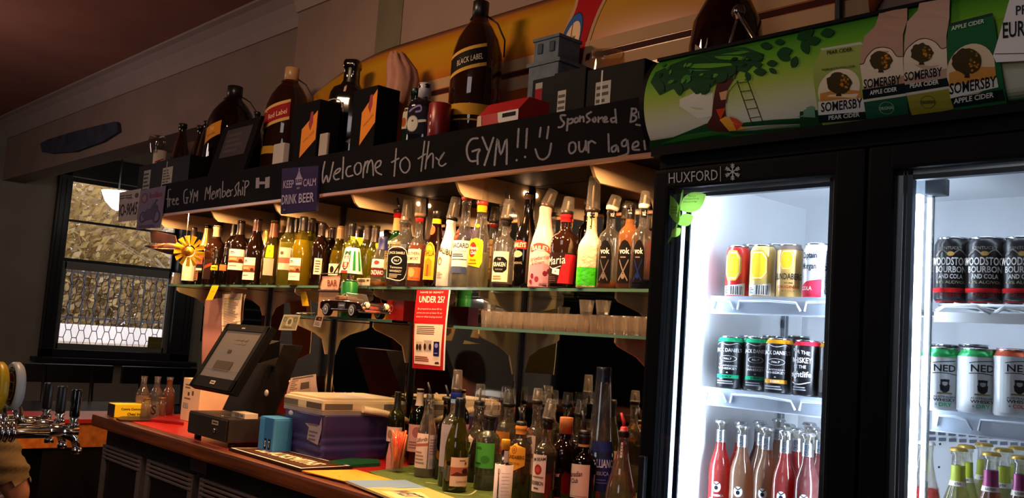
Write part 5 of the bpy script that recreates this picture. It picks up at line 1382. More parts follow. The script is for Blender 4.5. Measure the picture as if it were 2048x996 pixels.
MB().tube([(.14 * k, -.052, .066), (.05 * k, -.046, .095), (.05 * k, .046, .095), (.14 * k, .052, .066)], .0018, CHROME, 6).build('windscreen_frame', t)
for sx in (-.62, .58):
    for sy in (-1, 1):
        o = MB().lathe([(1e-4, 0), (.024, 0), (.025, .004), (.025, .016), (.024, .02), (1e-4, .02)], M('0e0e0f', .6), seg=24, capa=False, capb=False, tilt=(Vector((1, 0, 0)), PI / 2)).build('wheel', t, loc=(sx * k, -.052 if sy < 0 else .072, .0255))
        MB().lathe([(.019, .0205), (.012, .0205), (.006, .0215), (1e-4, .0225)], M('c8c4ba', .3, .3, 0), seg=20, capa=False, capb=False, tilt=(Vector((1, 0, 0)), PI / 2)).lathe([(.0115, .021), (.008, .0212)], M('2a2a2c', .4), seg=20, capa=False, capb=False, tilt=(Vector((1, 0, 0)), PI / 2)).build('hubcap', o)
for sy in (-1, 1):
    MB().lathe([(.013, 0), (.0145, .01), (.012, .012), (.001, .014)], CHROME, (0, 0, 0), seg=20, capb=False, tilt=(Vector((0, 1, 0)), PI / 2)).lathe([(.0105, .0125), (.001, .0155)], M('f0e8d0', .1, 0, 0), (0, 0, 0), seg=16, capa=False, tilt=(Vector((0, 1, 0)), PI / 2)).build('headlamp', t, loc=(.95 * k, sy * .045, .05))
    MB().lathe([(.006, 0), (.006, .006), (.001, .007)], M('d88a5a', .3), seg=12, capb=False, tilt=(Vector((0, 1, 0)), PI / 2)).build('indicator', t, loc=(.97 * k, sy * .058, .037))
MB().box((.97 * k, -.06, .022), (1.05 * k, .06, .032), CHROME, .004).box((.96 * k, -.035, .034), (1.0 * k, .035, .046), CHROME, .003).build('bumper', t)
MB().box((-.85 * k, -.067, .026), (.9 * k, -.0645, .031), CHROME, .001).build('side_trim', t)
d = Decal(flat((0, -.0655, 0), (1, 0, 0), (0, 0, 1))); d.off = .001
d.rect(-.10 * k, .034, .22 * k, .056, '6a6a72').rect(-.06 * k, .042, .18 * k, .048, 'c8c8d0'); d.build('door_plate', t)
# carton on the wine shelf beside the lamp
carton('tea_box', 'small white carton with fine print between the can lamp and the vermouth', 712, 741, 556, 2.215, M('e8d6b4', .6), .05, base_z=ZU + .0005, dec=[('w', .1, .5, .7, .85, 3, '7a6a50'), ('e', .8, .7, .08, .12, '5a4a3a')])
carton('match_box', 'small yellow and red packet behind the model car', 742, 770, 606, 2.25, M('b0701c', .5), .06, base_z=ZM + .0005, dec=[('r', 0, .6, 1, 1, '8a1c18')])
q = Vector((xAt(800, 2.30, ZM), 2.30, ZM + .0005))
t = thing('drink_carton', 'red carton standing behind the front of the model car', 'box', q)
MB().box((-.06, -.03, 0), (.06, .03, .085), M('a81418', .4), .003).build('body', t)
d = Decal(flat((-.06, -.0302, 0), (.12, 0, 0), (0, 0, .085))); d.off = .001
d.ell(.3, .6, .1, .18, 'c86a5a').ell(.3, .6, .06, .12, '7a1014'); d.build('print', t)
q = onZ(545, 624, ZM + .001)
q = Vector((xAt(606, 2.12, ZM), 2.12, ZM + .0005))
t = thing('sunglasses', 'pair of dark sunglasses folded on the left end of the middle shelf', 'glasses', q)
for s_ in (-1, 1):
    MB().lathe([(.022, 0), (.023, .002), (.018, .006), (1e-4, .008)], M('1a100c', .1, 0, 0, coat=.8), (s_ * .027, 0, .003), seg=20, asp=.8).build('lens', t)
    MB().tube([(s_ * .05, 0, .008), (s_ * .052, .03, .012), (s_ * .0, .05, .014)], .0022, BLACK, 6).build('temple', t)
MB().tube([(-.006, 0, .008), (0, 0, .011), (.006, 0, .008)], .002, BLACK, 6).build('bridge', t)
# UNDER 25 notice
Yn = 2.185
def poster(name, label, quad, Y, els, back='e8e2d8', cat='poster', curl=0.0):
    c = [onY(x, y, Y) for x, y in quad]
    org = (c[2] + c[3]) / 2
    t = thing(name, label, cat, org)
    TL, TR, BR, BL = [p - org for p in c]
    def fn(u, v, off): return (BL * (1 - u) * (1 - v) + BR * u * (1 - v) + TR * u * v + TL * (1 - u) * v) + Vector((0, -off - .0004 - curl * math.sin(v * PI) * .02, 0))
    b = MB()
    for s_ in range(8):
        v0, v1 = s_ / 8, (s_ + 1) / 8
        b.add([fn(0, v0, 0), fn(1, v0, 0), fn(1, v1, 0), fn(0, v1, 0), fn(0, v0, -.0012), fn(1, v0, -.0012), fn(1, v1, -.0012), fn(0, v1, -.0012)], [(0, 1, 2, 3), (7, 6, 5, 4), (1, 5, 6, 2), (0, 3, 7, 4)] + ([(0, 4, 5, 1)] if s_ == 0 else []) + ([(3, 2, 6, 7)] if s_ == 7 else []), M(back, .6, 0, .04))
    b.build('sheet', t)
    d = Decal(fn, sv=.125, su=.5)
    d.draw(els)
    d.build('print', t)
    return t
NT = 'f2d6b8'
poster('notice', 'red and cream UNDER 25? identity notice hanging from the spirits shelf', ((834, 580), (901, 580), (889, 741), (825, 736)), Yn, [
    ('r', 0, 0, .96, 1, 'b81a1e'), ('t', 'HAVE ID READY', .47, .97, .7, .022, 'f0d0b8', True), ('t', 'UNDER 25?', .49, .88, .76, .085, 'fbe6cc', True),
    ('t', 'Be prepared to show ID to', .46, .755, .72, .03, 'f0cdb4'), ('t', 'prove you are at least 18 on', .46, .705, .76, .03, 'f0cdb4'), ('t', 'entry or when buying alcohol', .46, .655, .78, .03, 'f0cdb4'),
    ('p', [(.07, .06), (.88, .05), (.91, .565), (.04, .565)], NT), ('w', .12, .43, .82, .545, 5, '6a5040'),
    ('r', .12, .22, .32, .34, 'c8b49c'), ('r', .36, .23, .60, .36, 'b8a490'), ('e', .16, .27, .04, .04, '3a2018'), ('e', .25, .27, .04, .04, '3a2018'), ('e', .40, .28, .04, .04, '3a2018'), ('e', .56, .28, .04, .04, '3a2018'), ('r', .67, .17, .84, .35, '14144a'), ('e', .755, .30, .05, .03, '8a8ac0'), ('w', .70, .195, .81, .215, 1, 'a0a0d0'),
    ('w', .1, .09, .6, .16, 3, '8a2a28'), ('p', [(.72, .07), (.86, .075), (.84, .1), (.74, .095)], '3a1a18')], curl=.3)
# yellow notes hanging from the shelf edge, banknote, price tag, receipts
poster('sticky_note', 'yellow paper note hanging from the wine shelf edge above the receipts', ((424, 571), (438, 571), (425, 600), (412, 600)), 2.192, [('t', '43', .5, .6, .3, .12, '8a7010')], back='f2c414', cat='note')
poster('sticky_note', 'yellow paper note under the wine shelf left of the bar ornament', ((600, 583), (612, 583), (618, 612), (605, 612)), 2.26, [], back='d8a418', cat='note')
poster('banknote_print', 'cream printed note hanging from the left end of the middle shelf', ((568, 629), (601, 630), (592, 661), (557, 660)), 2.046, [('r', .08, .1, .92, .9, 'b09a6a'), ('e', .5, .5, .2, .34, 'd8c898'), ('e', .5, .55, .1, .18, '7a6a44'), ('o', .2, .7, .1, .15, .02, '6a6038'), ('o', .8, .7, .1, .15, .02, '5a7038'), ('w', .2, .14, .8, .3, 2, '8a7a50')], back='d8c49a', cat='note')
poster('price_tag', 'small cream tag with a dark picture below the model car', ((633, 631), (647, 632), (641, 655), (626, 652)), 2.044, [('r', .1, .55, .9, .9, '5a2418'), ('e', .6, .72, .15, .1, 'c87040'), ('w', .15, .1, .85, .45, 3, '8a7a60')], back='e0ccb0', cat='tag')
q0 = 2.24
poster('paper_sheet', 'tall pinkish perforated paper roll hanging by the mirror edge', ((411, 599), (455, 595), (438, 712), (404, 760)), 2.30, [('r', 0, 0, .03, 1, 'a0706a')], back='c08478', cat='paper', curl=.4)
poster('receipt_sheet', 'cream printed sheet clipped under the wine shelf behind the till', ((445, 588), (485, 587), (482, 700), (448, 720)), 2.27, [('w', .1, .06, .9, .94, 34, '8a705c'), ('r', 0, .5, 1, .51, '9a7c68')], back='e6c8a8', cat='paper', curl=.4)
poster('receipt_sheet', 'narrow cream sheet hanging behind the larger printed sheet', ((479, 588), (492, 589), (486, 640), (480, 652)), 2.29, [('r', .2, .1, .3, .9, '9a7c68')], back='d8b898', cat='paper', curl=.3)
poster('paper_corner', 'white triangular paper scrap stuck on the mirror beside the notice', ((929, 680), (930, 681), (962, 688), (926, 688)), YB - .004, [], back='d8c8b0', cat='paper')
# ================================================================== COUNTER TOP
ZK = ZC + .001
def onC(px, py, z=ZK): return onZ(px, py, z)
# yellow charity box
a, bb = onC(194, 832), onC(267, 832)
t = thing('charity_box', 'yellow charity card box with black end on the far end of the counter', 'box', ((a.x + bb.x) / 2 + .02, (a.y + bb.y) / 2 + .06, ZK))
hx = (bb - a).length / 2; hh = hAt(a, 806)
dirv = Vector((bb.x - a.x, bb.y - a.y, 0)).normalized(); t.rotation_euler = (0, 0, math.atan2(dirv.y, dirv.x))
MB().box((-hx, -.05, 0), (hx, .05, hh), M('f0c818', .45, 0, .05), .003).build('body', t)
MB().box((-hx - .002, -.048, .002), (-hx, .048, hh - .002), M('181614', .5)).build('black_end', t)
d = Decal(flat((-hx, -.0502, 0), (2 * hx, 0, 0), (0, 0, hh))); d.off = .001
d.text('Cowra Community', .52, .62, .7, .24, '241c10', True).text('Chest Inc.', .55, .26, .4, .22, '241c10', True); d.build('print', t)
t.location.y = max(t.location.y, 1.9)
# sauce and salt bottles
G2 = 'clear sauce and spice bottles at the counter end'
def cruet(px, py, top, wpx, prof, liqc, lid, label, lv=.55, letter=None):
    o = bottle('sauce_bottle' if prof == 'longneck' else 'shaker', label, ('Z', px, py, ZK), prof, CL, top, wpx, liq=(liqc, lv, .5), caps=[(None, lid, 'crown' if prof == 'longneck' else 'screw')] if lid else [], group=G2, labels=[(px - 4, py - 30, px + 7, py - 6, [('t', letter, .5, .5, .8, .8, '2a1a10', True)])] if letter else [])
    return o
cruet(281, 831, 752, 26, 'longneck', 'c8a684', None, 'clear sauce bottle with pale brown sauce, leftmost of three', .5)
cruet(308, 830, 753, 26, 'longneck', 'b08a70', None, 'clear sauce bottle with red strip on its neck, middle of three', .2)
cruet(333, 829, 754, 26, 'longneck', 'b0602c', None, 'orange-brown sauce bottle, right of three', .92)
cruet(290, 835, 796, 19, 'jar', 'e8d0a8', M('a87040', .3, .8), 'small salt shaker filled with white, in front of the sauce bottles', .7)
cruet(306, 837, 803, 20, 'jar', 'a08060', None, 'small shaker with black letter S', .05, 'S')
cruet(320, 835, 795, 19, 'jar', 'b06a3c', M('a87040', .3, .8), 'small spice shaker with copper lid beside the letter S shaker', .7)
# dark strap, red folder, wire
q = onC(270, 845)
pts = [onC(x, y) for x, y in ((232, 838), (250, 833), (290, 833), (312, 838), (300, 843), (262, 843), (240, 842))]
org = pts[0].copy()
tag(MB().prism([p - org for p in pts], (0, 0, .006), M('2a100c', .4)).build('leather_strap', None, org, fix=True), 'dark brown curved leather strap lying on the red counter', 'strap')
pts = [onC(x, y) for x, y in ((318, 836), (368, 846), (367, 850), (300, 843))]
org = pts[0].copy()
tag(MB().prism([p - org for p in pts], (0, 0, .012), M('8a1014', .35)).build('menu_folder', None, org, fix=True), 'dark red folder lying between the shakers and the till drawer', 'folder')
# white carton and plastic tub behind the till
q = onC(372, 842)
t = thing('carton_box', 'cream printed carton with pink side standing left of the till', 'box', (q.x, q.y + .10, ZK))
hh = hAt(q, 757)
MB().box((-.075, -.10, 0), (.13, .09, hh), M('e2c49a', .6, 0, .06), .003).build('body', t)
MB().box((-.0765, -.098, .002), (-.075, .088, hh - .002), M('c4806a', .6)).build('pink_side', t)
d = Decal(flat((-.075, -.1002, 0), (.205, 0, 0), (0, 0, hh))); d.off = .001
d.draw([('w', .15, .75, .5, .88, 2, '7a6248'), ('r', .32, .6, .42, .68, '5a4632'), ('r', .55, .62, .65, .72, '6a5238'), ('w', .15, .5, .5, .56, 1, '7a6248'), ('bar', .12, .3, .4, .42)]); d.build('print', t)
q = onC(415, 836)
t = thing('plastic_tub', 'clear plastic tub with orange contents behind the till drawer', 'tub', (q.x + .02, q.y + .16, ZK))
MB().lathe([(.07, .0), (.09, .11), (.088, .11), (.068, .004), (1e-4, .004)], glass('ecd8c0'), seg=24, sq=4, capb=False).build('tub_body', t)
MB().lathe([(.066, .005), (.07, .05), (1e-4, .052)], M('d86a34', .5, 0, .3, 40), seg=24, sq=4).build('contents', t)
# cash drawer
DR = M('2a211d', .4, 0, .1, 14)
t = thing('cash_drawer', 'dark brown metal cash drawer with lock under the till screen', 'cash drawer', (-3.82, 2.02, ZK))
MB().box((-.19, -.185, .022), (.19, .20, .118), DR, .004).build('body', t)
MB().box((-.18, -.192, .028), (.18, -.185, .112), M('201917', .4), .003).build('drawer', t)
d = Decal(flat((0, -.1925, 0), (1, 0, 0), (0, 0, 1))); d.off = .001
d.rect(.05, .085, .11, .103, '9a8a78').rect(.058, .091, .102, .097, '3a302a'); d.build('name_plate', t)
MB().lathe([(.009, 0), (.009, .004), (.006, .006), (1e-4, .006)], CHROME, seg=16, capb=False, tilt=(Vector((1, 0, 0)), PI / 2)).build('lock', t, loc=(.08, -.192, .062))
for sx in (-.16, .16):
    for sy in (-.15, .16): MB().lathe([(.015, 0), (.015, .022)], BLACK, (sx, sy, 0), seg=12).build('foot', t)
# till: pedestal and tilted touch screen
s_ = 1.165
BLs = Vector((-3.484 * s_, 1.584 * s_, H + (1.2011 - H) * s_)); dyz = Vector((0, .1286 * s_, .2374 * s_)); wS = .338 * s_
t = thing('till_screen', 'black touch-screen till tilted back on a broad pedestal', 'till', (BLs.x + wS / 2, BLs.y + .2, ZK + .118))
org = t.location
e1 = Vector((1, 0, 0)); e2 = dyz.normalized(); nn = e1.cross(e2); Ls = dyz.length
o = BLs - org
TB = M('0b0908', .7, 0, .1, 16)
b = MB()
def slab(u0, u1, v0, v1, n0, n1, m, b):
    vs = [o + e1 * u + e2 * v + nn * n_ for n_ in (n0, n1) for u, v in ((u0, v0), (u1, v0), (u1, v1), (u0, v1))]
    b.add(vs, [(3, 2, 1, 0), (4, 5, 6, 7), (0, 1, 5, 4), (1, 2, 6, 5), (2, 3, 7, 6), (3, 0, 4, 7)], m)
slab(-.01, wS + .01, -.005, Ls + .005, -.035, -.003, TB, b)
for r_ in ((0, wS, 0, .05), (0, wS, Ls - .03, Ls), (0, .03, 0, Ls), (wS - .03, wS, 0, Ls)): slab(*r_, -.003, .002, TB, b)
scr = b.build('monitor', t)
b = MB(); slab(.03, wS - .03, .05, Ls - .03, -.004, -.0025, M('4b4239', .5, 0, .08, 6), b); b.build('screen', scr)
d = Decal(flat(o, e1, e2)); d.off = .0028
d.rect(wS / 2 - .02, .018, wS / 2 + .025, .034, 'a89888').rect(wS / 2 - .014, .023, wS / 2 + .018, .029, '3a302a').rect(wS * .42, Ls - .02, wS * .5, Ls - .014, '8a7c70'); d.build('badge', scr)
d = Decal(flat(o, e1, e2)); d.off = -.0018
for i in range(6): d.rect(wS * .42 + (i % 3) * .04, Ls * (.70 + .06 * (i // 3)), wS * .42 + (i % 3) * .04 + .03, Ls * (.73 + .06 * (i // 3)), '5b5046')
d.rect(wS * .4, Ls * .55, wS * .48, Ls * .60, '332b26').rect(wS * .28, Ls * .28, wS * .68, Ls * .42, '3c342d').rect(wS * .1, Ls * .28, wS * .9, Ls * .285, '6a5e52'); d.build('screen_picture', scr)
pb0, pb1 = onY(452, 826, 2.02), onY(560, 826, 2.02); pt0, pt1 = onY(505, 686, 2.16), onY(575, 690, 2.16)
ped = [Vector((pb0.x, 2.0, ZK + .118)), Vector((pb0.x + .30, 2.0, ZK + .118)), Vector((pt1.x, 2.14, pt1.z)), Vector((pt1.x - .27, 2.14, pt1.z))]
MB().prism([p - org for p in ped], (0, .10, 0), M('1a1412', .6, 0, .2, 18)).build('pedestal', t, fix=True)
a1 = onY(578, 765, 2.03) - org
MB().prism([Vector((.0 , .05, .26)), Vector((.12, .05, .26)), Vector((.12, .05, .33)), Vector((0, .05, .33))], (0, -.09, -.03), TB).build('hinge', t, fix=True)
q = onY(538, 786, 2.02) - org
MB().sphere(q + Vector((0, -.012, 0)), .012, M('c8bcb0', .35), sc=(1, .7, 1.2)).build('power_knob', t)
# things on the drawer
q = onZ(478, 835, ZK + .119)
t = thing('till_roll_box', 'small white printed box lying on the cash drawer', 'box', (q.x, q.y + .02, ZK + .119))
MB().box((-.05, -.03, 0), (.07, .03, .022), M('d8c4ac', .6), .002).build('body', t)
d = Decal(flat((-.05, -.0302, 0), (.12, 0, 0), (0, 0, .022))); d.off = .001
d.draw([('bar', .3, .2, .6, .8), ('w', .65, .3, .95, .8, 2, '6a5a4a')]); d.build('print', t)
t = thing('key_bunch', 'bunch of silver keys lying on the cash drawer', 'keys', onZ(445, 834, ZK + .119))
MB().tube([Vector((.012 * math.cos(a), .012 * math.sin(a), .003)) for a in [2 * PI * i / 12 for i in range(12)]], .0012, CHROME, 6, True).build('key_ring', t)
for a in (.2, .9, 2.8): MB().prism([Vector((math.cos(a) * .012 - math.sin(a) * .005, math.sin(a) * .012 + math.cos(a) * .005, .002)), Vector((math.cos(a) * .012 + math.sin(a) * .005, math.sin(a) * .012 - math.cos(a) * .005, .002)), Vector((math.cos(a) * .05, math.sin(a) * .05, .002))], (0, 0, .002), metal('c8b888', .3)).build('key', t, fix=True)
# blue folder stand
q0, q1 = onC(502, 902), onC(568, 905)
t = thing('blue_folder', 'bright blue plastic folder with black letter tags beside the till drawer', 'folder', (q0.x + .01, q0.y + .02, ZK))
hh = hAt(q0, 830)
wv = q1.x - q0.x + .05
MB().box((0, 0, 0), (wv, .09, hh), M('3f83b8', .35, 0, .1, 8), .012).build('body', t)
MB().box((wv * .42, -.003, 0), (wv - .002, .002, hh * .985), M('2a659e', .35), .001).build('front_flap', t)
d = Decal(flat((0, -.0032, 0), (wv, 0, 0), (0, 0, hh))); d.off = .001
d.rect(.52, .13, .64, .42, '101216').text('S', .58, .275, .07, .17, 'd8d8d4', True).rect(.78, .13, .92, .42, '101216').text('T', .85, .275, .07, .17, 'd8d8d4', True); d.build('letter_tag', t)
# cooler
CX0, CX1, CY0, CY1 = -3.50, -3.195, 2.0, 2.40
t = thing('cooler_box', 'purple cool box with cream lid and swing handle on the counter', 'cooler', ((CX0 + CX1) / 2, (CY0 + CY1) / 2, ZK))
hx, hy = (CX1 - CX0) / 2, (CY1 - CY0) / 2
PU = M('33285a', .35, 0, .08, 6); CRM = M('dcc096', .45, 0, .06, 6)
b = MB()
loops = []
for z, s2 in ((0, .90), (.012, .92), (.03, .925), (.036, .94), (.05, .94), (.056, .925), (.066, .925), (.072, .945), (.086, .945), (.092, .93), (.10, .96), (.172, .985), (.178, .985)):
    L = []
    for cx_, cy_, a0 in ((1, 1, 0), (-1, 1, PI / 2), (-1, -1, PI), (1, -1, PI * 1.5)):
        for i in range(4):
            a = a0 + PI / 2 * i / 3
            L.append(Vector((cx_ * (hx * s2 - .02) + .02 * math.cos(a), cy_ * (hy * s2 - .02) + .02 * math.sin(a), z)))
    loops.append(L)
b.ring(loops, PU, True, True, True, True); b.build('tub', t, fix=True)
MB().box((-hx * .99, -hy * .99, .178), (hx * .99, hy * .99, .195), M('8a7c7c', .4), .004).build('rim', t)
MB().box((-hx, -hy, .194), (hx, hy, .238), CRM, .012).box((-hx * .92, -hy * .92, .236), (hx * .92, hy * .92, .247), CRM, .006).build('lid', t)
d = Decal(flat((-hx, -hy - .0004, .178), (2 * hx, 0, 0), (0, 0, .07))); d.off = .001
d.rect(.02, .34, .38, .66, '6a5c50'); d.build('lid_slot', t)
d = Decal(flat((-hx, -hy - .0004, .178), (2 * hx, 0, 0), (0, 0, .07))); d.off = .001
d.rect(.6, .34, .97, .66, '5c4e44'); d.build('lid_slot', t)
d = Decal(flat((hx + .0004, -hy, .178), (0, 2 * hy, 0), (0, 0, .07))); d.off = .001
d.rect(.02, .34, .34, .66, '6a5c50'); d.build('lid_slot', t)
d = Decal(flat((hx + .0004, -hy, .178), (0, 2 * hy, 0), (0, 0, .07))); d.off = .001
d.rect(.72, .34, .98, .66, '6a5c50'); d.build('lid_slot', t)
MB().tube([(hx + .012, -.02, .205), (hx + .02, .08, .19), (hx + .025, .18, .165), (hx + .012, .24, .14)], [.014, .013, .012, .011], CRM, 10).build('swing_handle', t)
d = Decal(flat((-hx * .97, -hy * .965 - .001, 0), (2 * hx * .97, 0, 0), (0, .002, .2))); d.off = .002
d.poly([(.52, .92), (.98, .86), (1.0, .62), (.94, .32), (.66, .38), (.68, .62), (.58, .68)], '8a7e86').poly([(.56, .88), (.94, .82), (.9, .66), (.66, .66)], '5e5664').draw([('w', .7, .36, .92, .58, 3, '5a5060'), ('w', .68, .75, .88, .81, 1, 'b0a4ac')]); d.build('maker_label', t)
MB().sphere((-hx * .6, -hy * .97, .165), .02, M('b0a8b0', .3), sc=(1, .35, .6)).build('drain_plug', t)
# papers and pens behind the cooler
q = onC(610, 800)
poster('newspaper', 'folded newspaper propped behind the cool box', ((582, 756), (632, 748), (640, 800), (570, 812)), 2.43, [('w', .08, .3, .35, .9, 8, '8a7466'), ('r', .42, .3, .8, .88, 'b89c88'), ('r', .46, .5, .76, .75, '5a4a40'), ('r', .1, .92, .9, .97, '6a5a50')], back='c8a890', cat='newspaper', curl=.3)
gp = thing('pen_cup', 'cup of coloured pens behind the cool box', 'pens', (xAt(668, 2.42, ZK), 2.42, ZK))
MB().lathe([(.03, 0), (.032, .16), (.030, .16), (.028, .004), (1e-4, .004)], glass('c8c0b8'), seg=20, capb=False).build('cup_body', gp)
for i, hx_ in enumerate(('a8182a', '2a8a3a', 'd8d0c0', 'd85a3a', '2a8a3a', 'e8e0d0')):
    a = i * 1.05
    MB().tube([(.012 * math.cos(a), .012 * math.sin(a), .01), (.035 * math.cos(a), .03 * math.sin(a), .215 + .02 * math.sin(i * 2.3))], .004, M(hx_, .4), 8).build('pen', gp)
# bar mat
quad = [onC(x, y) for x, y in ((457, 901), (552, 901), (705, 938), (600, 944))]
org = quad[0].copy()
t = thing('bar_mat', 'brown rubber bar mat with white border and raised white letters', 'mat', org)
p0, p1, p2, p3 = [p - org for p in quad]
MB().prism([p0, p1, p2, p3], (0, 0, .011), M('2e1c14', .7)).build('mat_body', t, fix=True)
def mf(u, v, off): return (p0 * (1 - u) * (1 - v) + p3 * u * (1 - v) + p2 * u * v + p1 * (1 - u) * v) + Vector((0, 0, .0112 + off))
d = Decal(mf)
d.rect(.01, .03, .99, .97, 'd8c8b8').rect(.028, .075, .972, .925, '20130e').rect(.05, .13, .95, .87, '4a2a18')
d.text('BLACKSMITHS', .52, .5, .74, .36, 'ecd4ac', True); d.build('print', t)
# orange sheet and holiday magazine, red counter strip with green runner
def sheet(name, label, pts, th, m, cat, draw=None):
    w_ = [onC(x, y) for x, y in pts]; org = w_[0].copy(); up_ = Vector((0, 0, .0058 if 'runner' not in name else 0)); w_ = [p + up_ for p in w_]; org.z = ZK + up_.z
    t = thing(name, label, cat, org)
    L = [p - org for p in w_]
    MB().prism(L, (0, 0, th), m).build('sheet', t, fix=True)
    if draw:
        a, b_, c_, d_ = L[:4]
        D = Decal(lambda u, v, off: (a * (1 - u) * (1 - v) + b_ * u * (1 - v) + c_ * u * v + d_ * (1 - u) * v) + Vector((0, 0, th + off + .0003)), lift=.0005, step=.0004)
        D.draw(draw); D.build('print', t)
    return t
sheet('envelope', 'orange paper envelope lying in front of the bar mat', ((603, 946), (688, 967), (790, 966), (712, 944)), .003, M('e09a34', .6, 0, .12, 10), 'envelope', [('l', [(.3, .3), (.34, .4)], .01, '8a5a18'), ('l', [(.5, .6), (.58, .62)], .01, '8a5a18'), ('l', [(.6, .25), (.64, .2)], .01, '8a5a18')])
sheet('magazine', 'glossy travel magazine with blue and sandy cover at the counter edge', ((690, 968), (800, 1012), (930, 1012), (810, 967)), .006, M('d8b880', .3, 0, .1, 8), 'magazine', [('r', 0, 0, .38, 1, '7490ac'), ('p', [(.38, 0), (1, 0), (1, 1), (.38, 1), (.46, .7), (.36, .4)], 'd8a860'), ('p', [(.55, .1), (.9, .05), (.85, .6), (.6, .7)], 'e8c890'), ('t', 'WEST', .68, .4, .3, .3, '3a3c44', True), ('l', [(.4, .1), (.5, .4), (.42, .9)], .02, 'f0e0c0')])
sheet('bar_runner', 'green towelling bar runner under the bottles', ((738, 946), (962, 1040), (1330, 1040), (1010, 905)), .005, M('5a6a34', .9, 0, .2, 60, .2), 'bar towel', [('l', [(.15, .16), (.22, .3), (.12, .36), (.2, .5)], .008, 'c8c08a'), ('l', [(.35, .14), (.42, .24), (.34, .34)], .008, 'c8c08a'), ('l', [(.55, .12), (.62, .2), (.56, .3)], .008, 'c8c08a')])
w_ = [onC(x, y) for x, y in ((650, 929), (700, 922), (756, 924), (760, 932), (700, 936), (660, 935))]
org = w_[0].copy()
tag(MB().prism([p - org for p in w_], (0, 0, .012), M('1c4a2a', .9, 0, .2, 30, .4)).build('dish_cloth', None, org, fix=True), 'folded green cloth tucked beside the cool box', 'cloth')
# pink board edge
q = onC(762, 940)
t = thing('chopping_board', 'pink plastic board leaning upright behind the straw glass', 'board', (q.x, q.y + .03, ZK))
hh = hAt(q, 875)
pts = [(-.012, 0), (.03, 0), (.045, hh * .5), (.05, hh), (.02, hh * .98), (-.004, hh * .8), (-.014, hh * .4)]
MB().prism([Vector((a, 0, c)) for a, c in pts], (0, .012, 0), M('d49080', .4)).build('board_body', t, fix=True)
# glass of straws
q = onC(793, 944, ZK + .005)
t = thing('straw_glass', 'beer glass holding a bunch of orange drinking straws', 'glass', q)
k = depth(q) / F; hh = hAt(q, 870)
MB().lathe([(12.5 * k, 0), (13 * k, .004), (13.5 * k, hh * .45), (17 * k, hh * .7), (18.5 * k, hh), (17.8 * k, hh), (16.3 * k, hh * .7), (12.5 * k, hh * .45), (11.5 * k, .012), (1e-4, .012)], glass('faf4ee', lit_haze=.025), seg=28, capb=False).build('glass_body', t)
rr = random.Random(9)
for i in range(24):
    a, a2 = rr.uniform(0, 6.28), rr.uniform(0, 6.28)
    r0, r1 = rr.uniform(2, 9) * k, rr.uniform(4, 15) * k
    MB().tube([(r0 * math.cos(a), r0 * math.sin(a), .014), (r1 * math.cos(a2), r1 * math.sin(a2), hh * rr.uniform(1.02, 1.16))], .003, M(rr.choice(('f0521c', 'e8401a', 'f47828')), .35), 6).build('straw', t)
